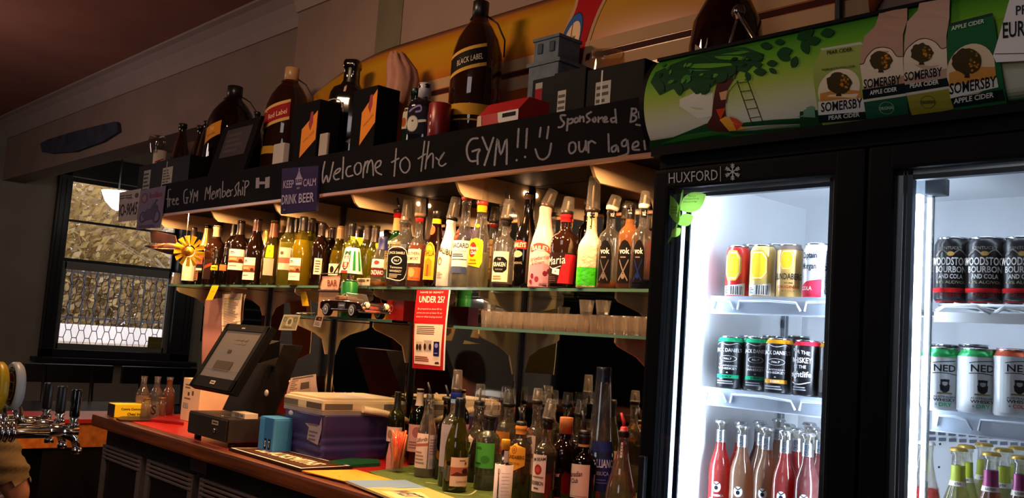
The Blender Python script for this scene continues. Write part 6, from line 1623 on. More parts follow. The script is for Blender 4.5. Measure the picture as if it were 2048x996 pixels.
# ---- bottles standing on the runner
B = lambda px, py: ('Z', px, py, ZC + .0062)
G3 = 'spirit bottles standing on the counter'
LOW = [
 dict(name='wine_bottle', label='green wine bottle with black cap behind the straw glass', base=B(786, 922), prof='bordeaux', gl='8a9030', top=784, wpx=34, liq=('20160c', .45, .4), caps=[(816, '14100f', 'foil')], labels=[(771, 853, 803, 882, [('r', 0, 0, 1, 1, 'd8b09a'), ('e', .3, .5, .15, .3, '9a6a5a'), ('w', .5, .3, .95, .7, 2, 'a87a6a')])]),
 dict(name='wine_bottle', label='dark wine bottle with white cap and pink label', base=B(830, 926), prof='bordeaux', gl='4a5220', top=778, wpx=36, liq=('140c08', .6, .4), caps=[(811, 'd4b8a4', 'foil')], labels=[(806, 848, 848, 902, [('r', 0, 0, 1, 1, 'c08c80'), ('e', .55, .72, .22, .2, 'a05a58'), ('w', .15, .1, .8, .4, 3, '8a5a54')])]),
 dict(name='gin_bottle', label='clear gin bottle with cream label and small black pourer', base=B(848, 953), prof='taper', gl='f0ece4', top=795, wpx=42, liq=('e8e0d4', .22, .2), labels=[(831, 866, 855, 934, [('r', 0, 0, 1, 1, 'e0bca8'), ('t', 'Gilfords', .5, .82, .9, .12, '5a3a34', True, .1), ('p', [(0, .68), (1, .74), (1, .66), (0, .6)], 'a8604a'), ('w', .1, .1, .85, .5, 4, '9a7868')]), (857, 868, 872, 935, [('r', 0, 0, 1, 1, 'b8a0a0'), ('bar', .2, .1, .8, .3), ('w', .1, .4, .9, .9, 6, '8a7478')])], jig=('15110f', 765, 15, 0, 'plastic')),
 dict(name='spirit_bottle', label='dark spirit bottle with black speed pourer behind the cream-label gin', base=B(884, 958), prof='spirit', gl='5a4028', top=800, wpx=38, liq=('1c0e08', .6, .4), jig=('100e0e', 770, 24, 0, 'plastic')),
 dict(name='spirit_bottle', label='clear spirit bottle with blue neck band and plain white back label', base=B(899, 972), prof='spirit', gl='eae4da', top=783, wpx=50, liq=('4a2418', .20, .4), bands=[(797, 784, '1c2a7a'), (806, 798, '8aa8c8')], labels=[(880, 848, 908, 932, [('r', 0, 0, 1, 1, 'a89a98')])], jig=('241a16', 737, 23, 0)),
 dict(name='wine_bottle', label='half-empty green chardonnay bottle with landscape label, at the front', base=B(908, 982), prof='burgundy', gl=glass('9c9a3c'), top=796, wpx=49, liq=('2e220c', .30, .35), caps=[(833, '100d0d', 'foil')], labels=[(901, 912, 940, 969, [('r', 0, 0, 1, 1, 'd8b49a'), ('r', 0, .36, 1, .66, 'a85a48'), ('p', [(0, .36), (.3, .5), (.6, .44), (1, .5), (1, .36)], '5a2a20'), ('e', .72, .52, .18, .1, '3c1c18'), ('w', .4, .87, .85, .92, 1, '4a342c'), ('e', .72, .8, .06, .05, '6a4a3c'), ('t', 'CHARDONNAY', .6, .16, .62, .07, '6a4640')])]),
 dict(name='spirit_bottle', label='clear wide bottle with measuring cup right of the chardonnay', base=B(948, 962), prof='tallneck', gl='ddd6c6', top=808, wpx=52, liq=('3a281c', .5, .3), jig=('1a1412', 766, 23, 0), labels=[(932, 868, 946, 905, [('p', [(0, .2), (.6, 0), (1, .8), (.3, 1)], 'c8b8a4'), ('r', .3, .3, .7, .6, '241a18')])]),
 dict(name='spirit_bottle', label='clear bottle with bright green label and tilted measuring cup', base=B(970, 978), prof='flask', gl='dde0d4', top=836, wpx=48, liq=('b8b8ac', .20, .2), caps=[(860, '171314', 'foil')], labels=[(951, 884, 988, 934, [('r', 0, 0, 1, 1, '4e9a3c'), ('w', .1, .72, .5, .84, 2, '1f4a1c'), ('e', .6, .35, .2, .15, '3a7a2c'), ('w', .1, .1, .5, .25, 1, '2a5a20')])], jig=('1d1512', 793, 28, .12)),
 dict(name='gin_bottle', label='faceted clear gin bottle with orange label and three cups around', base=B(1008, 968), prof='flask', gl='ece2d2', top=812, wpx=46, sq=3, liq=('d8ccb8', .3, .2), labels=[(990, 862, 1018, 906, [('r', 0, 0, 1, 1, 'c87a30'), ('t', 'GORDONS', .45, .6, .9, .2, '4a2410', True), ('p', [(.2, .1), (.4, .4), (.7, .3), (.6, .05)], 'a03a1c')])], jig=('17120f', 776, 28, 0)),
 dict(name='spirit_bottle', label='tall clear bottle whose measuring cup stands highest, left of the mirror joint', base=B(1003, 948), prof='tallneck', gl='e4dccc', top=785, wpx=40, liq=('c8bca4', .4, .2), jig=('1c1614', 743, 25, 0)),
 dict(name='spirit_bottle', label='clear bottle with measuring cup just below the tallest cup', base=B(1000, 958), prof='tallneck', gl='e4dccc', top=805, wpx=38, jig=('1c1614', 770, 23, 0)),
 dict(name='rum_bottle', label='rum bottle with yellow-orange shield label and black spout', base=B(1033, 1000), prof='flask', gl='b8a488', top=850, wpx=52, liq=('2a1208', .25, .4), bands=[(868, 851, 'd88a34')], labels=[(1016, 884, 1050, 940, [('p', [(0, .2), (.4, 0), (1, .22), (1, .84), (.6, .92), (.5, 1), (.3, .9), (0, .8)], 'dc9630'), ('o', .42, .76, .13, .14, .02, '8a5010'), ('t', 'G', .42, .76, .1, .12, '8a5010', True), ('t', 'BUNDABERG', .5, .5, .9, .13, '5a2c0c', True), ('t', 'ORIGINAL', .45, .28, .6, .08, '7a4414')])], jig=('100e0f', 815, 22, 0, 'plastic')),
 dict(name='rum_bottle', label='clear rum bottle with tall white label beside the orange shield', base=B(1062, 1000), prof='spirit', gl='e4dacc', top=806, wpx=44, liq=('d8ccbc', .3, .2), labels=[(1047, 870, 1069, 946, [('r', 0, 0, 1, 1, 'b89c88'), ('p', [(.1, .9), (.5, .7), (.8, .8), (.7, .98)], '4a4240'), ('t', 'WHITE', .5, .48, .85, .1, '5a2a24', True), ('w', .2, .3, .8, .4, 1, '8a5a4a')])], jig=('1c1614', 774, 23, 0)),
 dict(name='spirit_bottle', label='clear wide-shouldered bottle with dark collar behind the bourbon', base=B(1080, 985), prof='tallneck', gl='e6dccc', top=812, wpx=48, liq=('b8a890', .4, .2), caps=[(838, '1a1c22', 'foil')], jig=('1a1512', 780, 26, 0)),
 dict(name='bourbon_bottle', label='bourbon bottle with white label and red wax seal print', base=B(1084, 1022), prof='spirit', gl='e0d0bc', top=842, wpx=48, liq=('200b04', .62, .4), caps=[(858, '14100f', 'foil')], labels=[(1064, 908, 1091, 982, [('p', [(0, 0), (1, 0), (1, 1), (0, 1)], 'd8c4b4'), ('t', 'JIM BEAM', .52, .86, .88, .12, '2a1c1c', True, .06), ('e', .52, .6, .24, .14, 'a02a24'), ('e', .52, .6, .14, .08, 'c04a3c'), ('w', .15, .36, .9, .44, 1, '8a6a5a'), ('t', 'BOURBON', .5, .24, .8, .11, '2a1c1c', True), ('w', .3, .06, .7, .14, 1, '6a4a3c')])], jig=('14110f', 795, 27, .12)),
 dict(name='spirit_bottle', label='dark-collared bottle with cup behind the copper-capped bottle', base=B(1124, 985), prof='spirit', gl='c8b89c', top=812, wpx=40, liq=('4a2410', .5, .3), jig=('161211', 782, 24, 0)),
 dict(name='port_bottle', label='brown fortified wine bottle with copper cap and black label', base=B(1122, 1020), prof='spirit', gl='6a2c12', top=835, wpx=58, liq=('2a0c06', .66, .35), caps=[(867, 'b06a3c', 'screw')], labels=[(1090, 935, 1122, 1000, [('r', 0, 0, 1, 1, '140c0c'), ('e', .15, .86, .14, .1, 'a84a2c'), ('e', .15, .86, .08, .06, 'd8a050'), ('p', [(.3, .8), (.5, .9), (.6, .82), (.9, .86), (.85, .76), (.4, .74)], 'c8a484'), ('w', .2, .58, .7, .66, 1, '7a6a60'), ('t', 'Sherry', .45, .4, .6, .12, '9a8a80', False, .1), ('r', 0, .08, 1, .14, 'a83a54')])]),
 dict(name='whisky_bottle', label='dark whisky bottle with cream label and black speed pourer', base=B(1160, 1024), prof='spirit', gl='4a2412', top=868, wpx=58, liq=('180804', .66, .4), caps=[(885, '120f0f', 'foil')], bands=[(893, 888, 'a87a48')], labels=[(1137, 926, 1178, 992, [('r', 0, 0, 1, 1, 'cdb4a0'), ('t', 'Canadian', .40, .70, .6, .16, '241a1c', True, .1), ('t', 'Club', .40, .5, .3, .14, '241a1c', True, .1), ('r', .05, .04, .95, .06, '9a7c68')])], jig=('0f0d0d', 822, 26, 0, 'plastic')),
 dict(name='spirit_bottle', label='bottle with measuring cup behind the dark whisky', base=B(1150, 995), prof='spirit', gl='d0c0a4', top=832, wpx=42, liq=('8a6a44', .5, .3), jig=('161211', 797, 26, .06)),
 dict(name='liqueur_bottle', label='tall ribbed clear liqueur bottle with navy label, front of three', base=B(1192, 1020), prof='column', gl='dadce4', top=735, wpx=60, liq=('c8ccd8', .3, .15), sq=2.6, caps=[(764, '14182c', 'foil')], labels=[(1181, 880, 1224, 978, [('r', 0, 0, 1, 1, '232a62'), ('t', 'GALLIANO', .46, .56, .96, .17, 'c8c8dc', True), ('t', 'SAMBUCA', .4, .36, .7, .08, '9a9cc0', True), ('w', .1, .14, .8, .26, 2, '5a60a0')]), (1209, 747, 1228, 760, [('t', 'Galliano', .5, .5, .8, .5, 'a8acc0')])]),
 dict(name='liqueur_bottle', label='tall ribbed liqueur bottle beside the fridge, left of the back pair', base=B(1246, 985), prof='column', gl='b8bcc8', top=738, wpx=50, liq=('3a3e50', .4, .2), sq=2.6, caps=[(768, '12152a', 'foil')]),
 dict(name='liqueur_bottle', label='tall ribbed liqueur bottle touching the fridge, right of the back pair', base=B(1264, 1005), prof='column', gl='d4d6de', top=735, wpx=54, liq=('30344a', .35, .2), sq=2.6, caps=[(768, '12152a', 'foil')]),
 dict(name='liqueur_bottle', label='clear bell-shaped bottle with red spout and pale strip label', base=B(1238, 1040), prof='bell', gl='e0d0cc', top=862, wpx=62, liq=('b06a64', .22, .3), caps=[(874, '15100f', 'foil')], labels=[(1234, 884, 1244, 914, [('r', 0, 0, 1, 1, 'b8aca8'), ('w', .2, .1, .8, .9, 4, '5a5454')]), (1244, 880, 1252, 894, [('e', .5, .5, .45, .45, '8a1c24')])], jig=('a81c28', 826, 16, 0, 'plastic')),
]
for D_ in LOW: bottle(group=G3, **D_)
# bitters bottle with oversized paper wrap
q = onC(1003, 1012, ZC + .0062)
t = thing('bitters_bottle', 'bitters bottle with yellow cap in an oversized white paper wrap', 'bottle', q)
k = depth(q) / F
z1, z2, z3, z4 = hAt(q, 928), hAt(q, 925), hAt(q, 898), hAt(q, 880)
MB().lathe([(17 * k, 0), (17.6 * k, .004), (17.6 * k, z1 * .95), (15 * k, z1), (9 * k, z1 + .001), (8 * k, z3), (7 * k, z3 + .002)], M('1c0f0a', .15), seg=24).build('glass_body', t)
MB().lathe([(18.4 * k, .002), (18.6 * k, z1), (17.9 * k, z1)], M('c8b4b0', .8, 0, .06), seg=24, capa=False, capb=False).build('paper_wrap', t)
MB().lathe([(9 * k, z3 - .002), (9 * k, z4), (8.4 * k, z4 + .002), (1e-4, z4 + .002)], M('e0a41c', .4), seg=20, capb=False).build('cap', t)
fa = math.atan2(-q.y, -q.x)
d = Decal(lambda u, v, off: Vector(((18.7 * k + off) * math.cos(fa + u), (18.7 * k + off) * math.sin(fa + u), v)), su=.15)
d.line([(-.55, z1 * .28), (-.45, z1 * .36), (-.62, z1 * .42), (-.46, z1 * .5), (-.62, z1 * .56), (-.5, z1 * .64), (-.58, z1 * .72)], .05, '5a5254').ringe(-.55, z1 * .84, .18, .009, .03, '5a5254').ringe(-.5, z1 * .16, .2, .01, .03, '5a5254')
for i in range(9): d.rect(-.2, z1 * (.12 + i * .085), .7, z1 * (.13 + i * .085), 'a89694')
d.build('print', t)
d = Decal(lambda u, v, off: Vector(((8.6 * k + off) * math.cos(fa + u), (8.6 * k + off) * math.sin(fa + u), v)), su=.2)
d.rect(-.2, z1 + .006, 1.0, z3 - .004, 'c8b8b0'); d.build('neck_label', t)
# ================================================================== FRONT BAR, TAPS, PERSON
t = thing('front_bar', 'dark timber drinkers bar along the near side', 'bar', (-2.6, .2, 0))
MB().box((-3.0, -.28, 1.0), (3.6, .22, 1.05), EDGE, .01).build('bar_top', t)
MB().box((-2.95, -.2, 0), (3.55, .16, 1.0), M('201512', .6)).build('body', t)
YT = .852
for i in range(3):
    x = -2.53 - .11 * i
    t = thing('beer_tap', ('nearest chrome beer tap with black handle and downturned spout', 'middle chrome beer tap with black handle', 'farthest chrome beer tap with black handle')[i], 'beer tap', (x, .42, 1.05), 0, 'chrome beer taps')
    z = .095
    MB().lathe([(.04, 0), (.04, .006), (.022, .012), (.02, .07), (.026, z + .02)], CHROME, seg=20).build('column', t)
    MB().tube([(0, 0, z), (0, .2, z), (0, YT - .42 - .06, z)], .0175, CHROME, 18).build('pipe', t)
    b = MB()
    for kx in range(6): b.lathe([(.024, 0), (.027, .004), (.024, .009)], CHROME, (0, 0, 0), seg=20, tilt=(Vector((1, 0, 0)), -PI / 2)); b.v[-60:] = [(a, b_ + .22 + kx * .013, c + z) for a, b_, c in b.v[-60:]]
    b.build('knurled_rings', t)
    y = YT - .42
    MB().tube([(0, y - .07, z), (0, y + .012, z)], .0135, CHROME, 16).tube([(0, y - .03, z), (0, y + .005, z - .018), (0, y + .015, z - .045)], [.012, .0115, .009], CHROME, 14).lathe([(.012, -.058), (.012, -.045), (.009, -.042)], CHROME, (0, y + .015, z), seg=14).build('spout', t)
    MB().lathe([(.009, .008), (.014, .014), (.008, .022), (.013, .030), (.008, .036)], CHROME, (0, y, z), seg=14).sphere((.012, y + .004, z + .016), .007, CHROME).build('valve', t)
    MB().lathe([(.0105, .034), (.0125, .038), (.013, .1), (.0115, .104), (1e-4, .105)], M('0c0c0e', .15 if i == 0 else .4), (0, y, z), seg=20, capb=False).build('handle', t)
def badge(px, py, wpx, hpx, Y, rim, label, art):
    q = onY(px, py, Y); k = depth(q) / F
    R = hpx / 2 * k
    t = thing('tap_badge', label, 'badge', q, 0, 'round beer tap badges')
    MB().lathe([(R * .9, 0), (R, .006), (R, .018), (R * .93, .024), (R * .86, .020), (1e-4, .020)], rim, seg=40, tilt=(Vector((1, 0, 0)), PI / 2), capb=False).build('rim', t)
    d = Decal(lambda u, v, off: Vector((u * R, -.0205 - off, v * R)), lift=.0008, step=.0003)
    d.draw(art); d.build('face', t)
    MB().tube([(0, .0, -R * .9), (0, .02, -R - .05)], .012, CHROME, 12).build('stem', t)
badge(39, 772, 27, 95, .74, M('c4c0b8', .35), 'white rimmed round tap badge with red and black emblem', [('e', 0, 0, .84, .84, 'd8d2c4'), ('e', 0, 0, .8, .8, '1c2a22'), ('e', 0, 0, .6, .6, 'ddd6c8'), ('e', 0, .0, .54, .54, '8a1c24'), ('r', -.5, -.2, .5, .2, 'ddd6c8'), ('r', -.42, -.15, .42, .15, '14181c'), ('t', 'CARLTON', 0, .68, .7, .12, 'ddd6c8', True), ('t', 'DRAUGHT', 0, -.7, .7, .12, 'ddd6c8', True)])
badge(6, 773, 30, 98, .70, M('d8a818', .35), 'yellow rimmed round tap badge at the left edge', [('e', 0, 0, .84, .84, 'e0c040'), ('e', 0, 0, .7, .7, 'b8902c'), ('e', 0, 0, .5, .5, 'e8e0c8')])
# person seated behind the bar, back towards the camera side
def person():
    hd = Vector((-4.68, .95, 1.255))
    t = thing('person', 'person in a khaki shirt crouched behind the taps, dark hair, red collar', 'person', (hd.x, hd.y, 0))
    L = lambda x, y, z: Vector((x, y, z))
    pts = [L(.05, 0, .42), L(.06, .0, .62), L(.05, 0, .84), L(.03, 0, .98), L(.01, 0, 1.06), L(0, 0, 1.15), L(-.005, 0, 1.25), L(0, 0, 1.33)]
    rad_ = [.17, .155, .185, .12, .058, .085, .095, .06]
    ed = [(i, i + 1) for i in range(7)]
    def limb(root, P, R):
        prev = root
        for p, r in zip(P, R):
            pts.append(p); rad_.append(r); ed.append((prev, len(pts) - 1)); prev = len(pts) - 1
    for s in (-1, 1):
        if s > 0: limb(3, [L(.06, .20, .955), L(.10, .31, .77), L(.11, .40, .60), L(-.02, .33, .55), L(-.14, .22, .60)], [.082, .080, .056, .044, .034])
        else: limb(3, [L(.06, -.19, .955), L(.14, -.27, .74), L(.02, -.27, .63), L(-.14, -.22, .60)], [.075, .060, .046, .034])
        limb(0, [L(-.02, s * .10, .40), L(-.28, s * .16, .48), L(-.40, s * .16, .48), L(-.38, s * .16, .1), L(-.52, s * .17, .05)], [.11, .085, .07, .05, .04])
    me = bpy.data.meshes.new('body')
    me.from_pydata([tuple(p) for p in pts], ed, [])
    o = bpy.data.objects.new('body', me); C.objects.link(o); o.parent = t
    m = o.modifiers.new('skin', 'SKIN'); m.use_smooth_shade = True
    for i, v in enumerate(me.skin_vertices[0].data): v.radius = (rad_[i], rad_[i]); v.use_root = (i == 0)
    s2 = o.modifiers.new('sub', 'SUBSURF'); s2.levels = 2; s2.render_levels = 2
    dg = bpy.context.evaluated_depsgraph_get(); dg.update()
    nm = bpy.data.meshes.new_from_object(o.evaluated_get(dg))
    o.modifiers.clear(); o.data = nm
    SKIN = M('a4705a', .5, 0, .08, 10); TR = M('20222a', .8)
    nm.materials.clear(); nm.materials.append(SKIN); nm.materials.append(TR)
    for p in nm.polygons: p.material_index = 1 if p.center.z < .60 and p.center.z > .09 and abs(p.center.y) < .24 and p.center.z < .56 else 0; p.use_smooth = True
    # shirt: copy of trunk and upper arms, a little larger, with folds
    bm = bmesh.new(); bm.from_mesh(nm)
    bmesh.ops.delete(bm, geom=[f for f in bm.faces if not (.5 < f.calc_center_median().z < 1.05 and not (abs(f.calc_center_median().y) > .17 and f.calc_center_median().z < .685) and f.calc_center_median().x > -.16)], context='FACES')
    bmesh.ops.subdivide_edges(bm, edges=list(bm.edges), cuts=1, use_grid_fill=True)
    bm.normal_update()
    for v in bm.verts:
        v.co += v.normal * (.016 + .006 * math.sin(v.co.z * 75 + v.co.y * 22) + .004 * math.sin(v.co.z * 140 - v.co.x * 60))
    MB().bm(bm, M('6f5a3c', .9, 0, .15, 14, .1), True).build('shirt', t)
    MB().tube([Vector((.02 + .075 * math.cos(a), .075 * math.sin(a), 1.045 - .03 * math.cos(a))) for a in [2 * PI * i / 16 for i in range(16)]], .013, M('a8201c', .7), 8, True).build('collar', t)
    # hair cap and features (faces -X)
    b = MB()
    loops = []
    for i in range(9):
        f = i / 8
        z = 1.235 + .135 * math.sin(f * PI / 2); r = max(.004, .112 * math.cos(f * PI / 2) ** .6)
        loops.append([Vector((.018 + r * math.cos(a) * (1.05 if math.cos(a) > 0 else .88), r * .92 * math.sin(a), z - (.07 * max(0, math.cos(a)) * (1 - f) - .045 * max(0, -math.cos(a)) * (1 - f)))) for a in [2 * PI * j / 28 for j in range(28)]])
    b.ring(loops, M('1c1310', .8, 0, .3, 60, .5), True, True, False, True); b.build('hair', t)
    b = MB().prism([L(-.085, -.012, 1.245), L(-.085, .012, 1.245), L(-.118, .0, 1.215), L(-.086, .012, 1.205), L(-.086, -.012, 1.205)], (0, 0, .004), SKIN)
    b.tube([L(-.088, -.014, 1.225), L(-.112, 0, 1.213), L(-.088, .014, 1.225)], .008, SKIN, 8)
    b.build('nose', t)
    for s in (-1, 1):
        MB().sphere(L(-.083, s * .032, 1.255), .011, M('e8e0d8', .3)).sphere(L(-.092, s * .032, 1.255), .005, M('201410', .2)).build('eye', t)
        MB().sphere(L(.01, s * .093, 1.235), .026, SKIN, sc=(.7, .35, 1.1)).build('ear', t)
        h0 = L(-.155, s * .215, .60)
        hb_ = MB().sphere(h0, .04, SKIN, sc=(1.1, .8, .45))
        for f_ in range(4): hb_.tube([h0 + L(-.03, (f_ - 1.5) * .017, .0), h0 + L(-.07, (f_ - 1.5) * .018, -.004), h0 + L(-.092 + abs(f_ - 1.3) * .006, (f_ - 1.5) * .018, -.02)], [.0095, .009, .007], SKIN, 8)
        hb_.tube([h0 + L(.0, -s * .03, .0), h0 + L(-.03, -s * .052, -.002), h0 + L(-.05, -s * .055, -.01)], [.011, .01, .008], SKIN, 8)
        hb_.build('hand', t)
    MB().tube([L(-.084, -.022, 1.178), L(-.092, 0, 1.176), L(-.084, .022, 1.178)], .005, M('8a4a40', .5), 8).build('mouth', t)
    return t
person()
q = Vector((-4.63, .95, 0))
t = thing('bar_stool', 'low black stool under the crouching person', 'stool', q)
MB().lathe([(.17, .25), (.18, .27), (.17, .29)], BLACK, seg=28).build('seat', t)
for a in range(4): MB().tube([(.1 * math.cos(a * PI / 2 + .78), .1 * math.sin(a * PI / 2 + .78), .25), (.17 * math.cos(a * PI / 2 + .78), .17 * math.sin(a * PI / 2 + .78), 0)], .014, BLACK).build('leg', t)
# ================================================================== THE DRINKS FRIDGE
FX0, FX1, FY0, FY1 = -1.46, -.27, 1.85, 2.44
IX0, IX1, IY1, IZ1 = -1.375, -.35, 2.38, 1.875
FB = M('08090e', .6, 0, .15, 6)
WHT = M('e8ecf0', .35, 0, .02)
LED = glow('e4eeff', FRIDGE_POWER)
LED3 = glow('e4eeff', FRIDGE_POWER * .5)
LED2 = glow('e4eeff', FRIDGE_POWER * .3)
fr = thing('drinks_fridge', 'black two-door upright drinks fridge with curved lit green header', 'fridge', ((FX0 + FX1) / 2, (FY0 + FY1) / 2, 0))
fo = fr.location.copy()
def fbox(b, x0, x1, y0, y1, z0, z1, m, bev=0): return b.box((x0 - fo.x, y0 - fo.y, z0), (x1 - fo.x, y1 - fo.y, z1), m, bev)
b = MB()
fbox(b, FX0, IX0 - .004, FY0, FY1, .08, 1.95, FB); fbox(b, IX1 + .004, FX1, FY0, FY1, .08, 1.95, FB)
fbox(b, FX0, FX1, IY1 + .004, FY1, .08, 1.95, FB); fbox(b, FX0, FX1, FY0, FY1, IZ1 + .004, 1.95, FB); fbox(b, FX0, FX1, FY0, FY1, 0.0, .35, FB)
fbox(b, FX0 + .01, FX1 - .01, 1.81, FY0, 1.898, 1.95, FB)
b.build('cabinet', fr)
b = MB()
fbox(b, IX0 - .004, IX0, FY0, IY1, .35, IZ1, WHT); fbox(b, IX1, IX1 + .004, FY0, IY1, .35, IZ1, WHT); fbox(b, IX0, IX1, IY1, IY1 + .004, .35, IZ1, M('b4b8bc', .4, 0, .03))
fbox(b, IX0, IX1, FY0, IY1, IZ1, IZ1 + .004, WHT); fbox(b, IX0, IX1, FY0, IY1, .346, .35, WHT)
b.build('liner', fr)
b = MB(); fbox(b, -.945, -.885, 1.852, 1.90, .35, IZ1, FB, .004); b.build('mullion', fr)
b = MB(); fbox(b, -.953, -.946, 1.862, 1.892, .40, 1.86, LED); b.build('light_tube', fr)
b = MB(); fbox(b, -1.35, -.96, 1.856, 1.866, 1.864, 1.870, LED3); b.build('light_tube', fr)  # hidden strip added to brighten the bottle fronts on the left
b = MB(); fbox(b, -.80, -.36, 1.856, 1.866, 1.864, 1.870, LED2); b.build('light_tube', fr)  # likewise added out of sight behind the door head, for the right side
b = MB(); fbox(b, IX0 + .001, IX0 + .012, 1.853, 1.885, .40, 1.86, LED3); b.build('light_tube', fr)
b = MB(); fbox(b, -.858, -.826, 1.866, 1.884, .40, 1.80, LED2); b.build('light_tube', fr)
b = MB(); fbox(b, -.862, -.824, 1.858, 1.890, 1.80, 1.845, glass('e8f0f4')); b.build('tube_cover', fr)
b = MB(); fbox(b, -.826, -.786, 1.885, 1.91, 1.80, 1.835, M('2a2e34', .4), .004); b.build('tube_socket', fr)
b = MB(); fbox(b, -.824, -.811, 1.893, 1.903, .4, 1.80, metal('c8ccd0', .25), .003); b.build('shelf_standard', fr)
b = MB(); fbox(b, -1.374, -1.36, 2.27, 2.285, .4, 1.60, metal('7a7e84', .35), .002); b.build('shelf_standard', fr)
d = Decal(lambda u, v, off: Vector((u - fo.x, 2.27 - off - fo.y, v))); d.off = .0008
for i in range(24): d.rect(-1.371, .5 + i * .045, -1.365, .522 + i * .045, '22262a')
d.build('standard_slots', fr)
dec = Decal(lambda u, v, off: onY(u, v, IY1 - .002) - fo + Vector((0, -off, 0)))
dec.off = .001
for r_, y0 in ((0, 862), (1, 874)):
    for i in range(10):
        x = 1856 + i * 20.5 + r_ * 2
        dec.rect(x, y0 + i * 1.3, x + 15, y0 + 7 + i * 1.3, '4a4e5c')
for x, y in ((1882, 888), (1880, 934), (1878, 978)): dec.ell(x, y, 2.4, 2.4, '1c1e24')
dec.build('vent_slots', fr)
dec = Decal(lambda u, v, off: onY(u, v, IY1 - .002) - fo + Vector((0, -off, 0))); dec.off = .001
dec.poly([(1467, 429), (1499, 436), (1499, 440), (1467, 434)], '14161a').poly([(1479, 428), (1488, 430), (1483, 437)], 'e8ecf0').poly([(1480, 427), (1487, 429), (1483, 434)], '14161a'); dec.build('maker_mark', fr)
# doors
def door(x0, x1, gx0, gx1, label):
    dr_ = None
    b = MB()
    z0, z1, g0, g1 = .36, 1.893, .44, 1.842
    fbox(b, x0, gx0, 1.80, 1.848, z0, z1, FB, .008); fbox(b, gx1, x1, 1.80, 1.848, z0, z1, FB, .008)
    fbox(b, gx0 - .01, gx1 + .01, 1.80, 1.848, g1, z1, FB, .008); fbox(b, gx0 - .01, gx1 + .01, 1.80, 1.848, z0, g0, FB, .008)
    o = b.build('door', fr)
    b = MB(); fbox(b, gx0 - .005, gx1 + .005, 1.812, 1.816, g0 - .005, g1 + .005, glass('f4f8fa', lit_haze=0)); b.build('pane', o)
    b = MB(); sp = metal('b8bcc0', .35); dk = M('30363e', .4)
    for a0, a1, m in ((gx0, gx0 + .011, sp), (gx0 + .012, gx0 + .018, dk), (gx0 + .019, gx0 + .03, M('566270', .4)), (gx1 - .011, gx1, sp), (gx1 - .02, gx1 - .012, dk)): fbox(b, a0, a1, 1.822, 1.838, g0, g1, m)
    fbox(b, gx0, gx1, 1.822, 1.838, g1 - .009, g1, sp); fbox(b, gx0, gx1, 1.824, 1.842, g1 - .019, g1 - .010, dk)
    b.build('glass_spacer', o)
    b = MB(); fbox(b, x0 + .012 if x0 < -1 else x1 - .03, x0 + .03 if x0 < -1 else x1 - .012, 1.785, 1.80, .9, 1.2, M('1c1e22', .3), .004); b.build('handle', o)
    return o
dl = door(-1.458, -.912, -1.413, -.980, '')
dr = door(-.906, -.272, -.852, -.32, '')
# lettering and snowflake on the door head
def dpx(u, v, off): return onY(u, v, 1.7995) - fo + Vector((0, -off, 0))
D = Decal(dpx); D.off = .0012
WI = 'b4b6ba'
D.text('HUXFORD', 1387, 353, 98, -21, WI, False, -.075).rect(1441, 333, 1442.2, 363, WI)
for i in range(6):
    a = i * PI / 3 + PI / 2
    c_, s_ = math.cos(a), math.sin(a)
    D.line([(1466, 344), (1466 + 15 * c_, 344 + 16 * s_ )], 2.2, WI)
    for rr_ in (7, 11):
        for g in (.7, -.7): D.line([(1466 + rr_ * c_, 344 + rr_ * s_), (1466 + rr_ * c_ + 5 * math.cos(a + g), 344 + rr_ * s_ + 5 * math.sin(a + g))], 1.6, WI)
D.build('door_lettering', dl)
# leaf sticker on the pane
D = Decal(lambda u, v, off: onY(u, v, 1.8105) - fo + Vector((0, -off, 0)))
def leafp(x0, y0, x1, y1, w_):
    dx_, dy_ = x1 - x0, y1 - y0
    return [(x0 + dx_ * f - dy_ * w_ * s, y0 + dy_ * f + dx_ * w_ * s) for s, fs in ((math.sin, 0),) for f, s in [(k / 10, math.sin(PI * k / 10) ** .8) for k in range(11)]] + [(x0 + dx_ * f + dy_ * w_ * s, y0 + dy_ * f - dx_ * w_ * s) for f, s in [(k / 10, math.sin(PI * k / 10) ** .8) for k in range(9, 0, -1)]]
D.line([(1329, 495), (1345, 470), (1354, 450), (1358, 425), (1366, 380)], 3.5, leafskin('6f9c3c'))
D.poly(leafp(1360, 420, 1412, 389, .32), leafskin('8cc050')).poly(leafp(1356, 448, 1340, 390, .20), leafskin('80b448')).poly(leafp(1355, 448, 1388, 432, .34), leafskin('8cc050')).poly(leafp(1343, 474, 1362, 456, .32), leafskin('98c85a'))
D.text('This is a', 1384, 392, 15, -4, '2a4a1c', False, -.05).text('Schweppes Energy', 1384, 398, 30, -4, '2a4a1c', False, -.05).text('Efficient fridge', 1381, 404, 28, -4, '2a4a1c', False, -.05)
D.text('We care', 1349, 414, 12, -3, '2a4a1c').text('about the', 1349, 420, 13, -3, '2a4a1c').text('environment', 1350, 426, 15, -3, '2a4a1c')
o_ = D.build('leaf_sticker', dl)
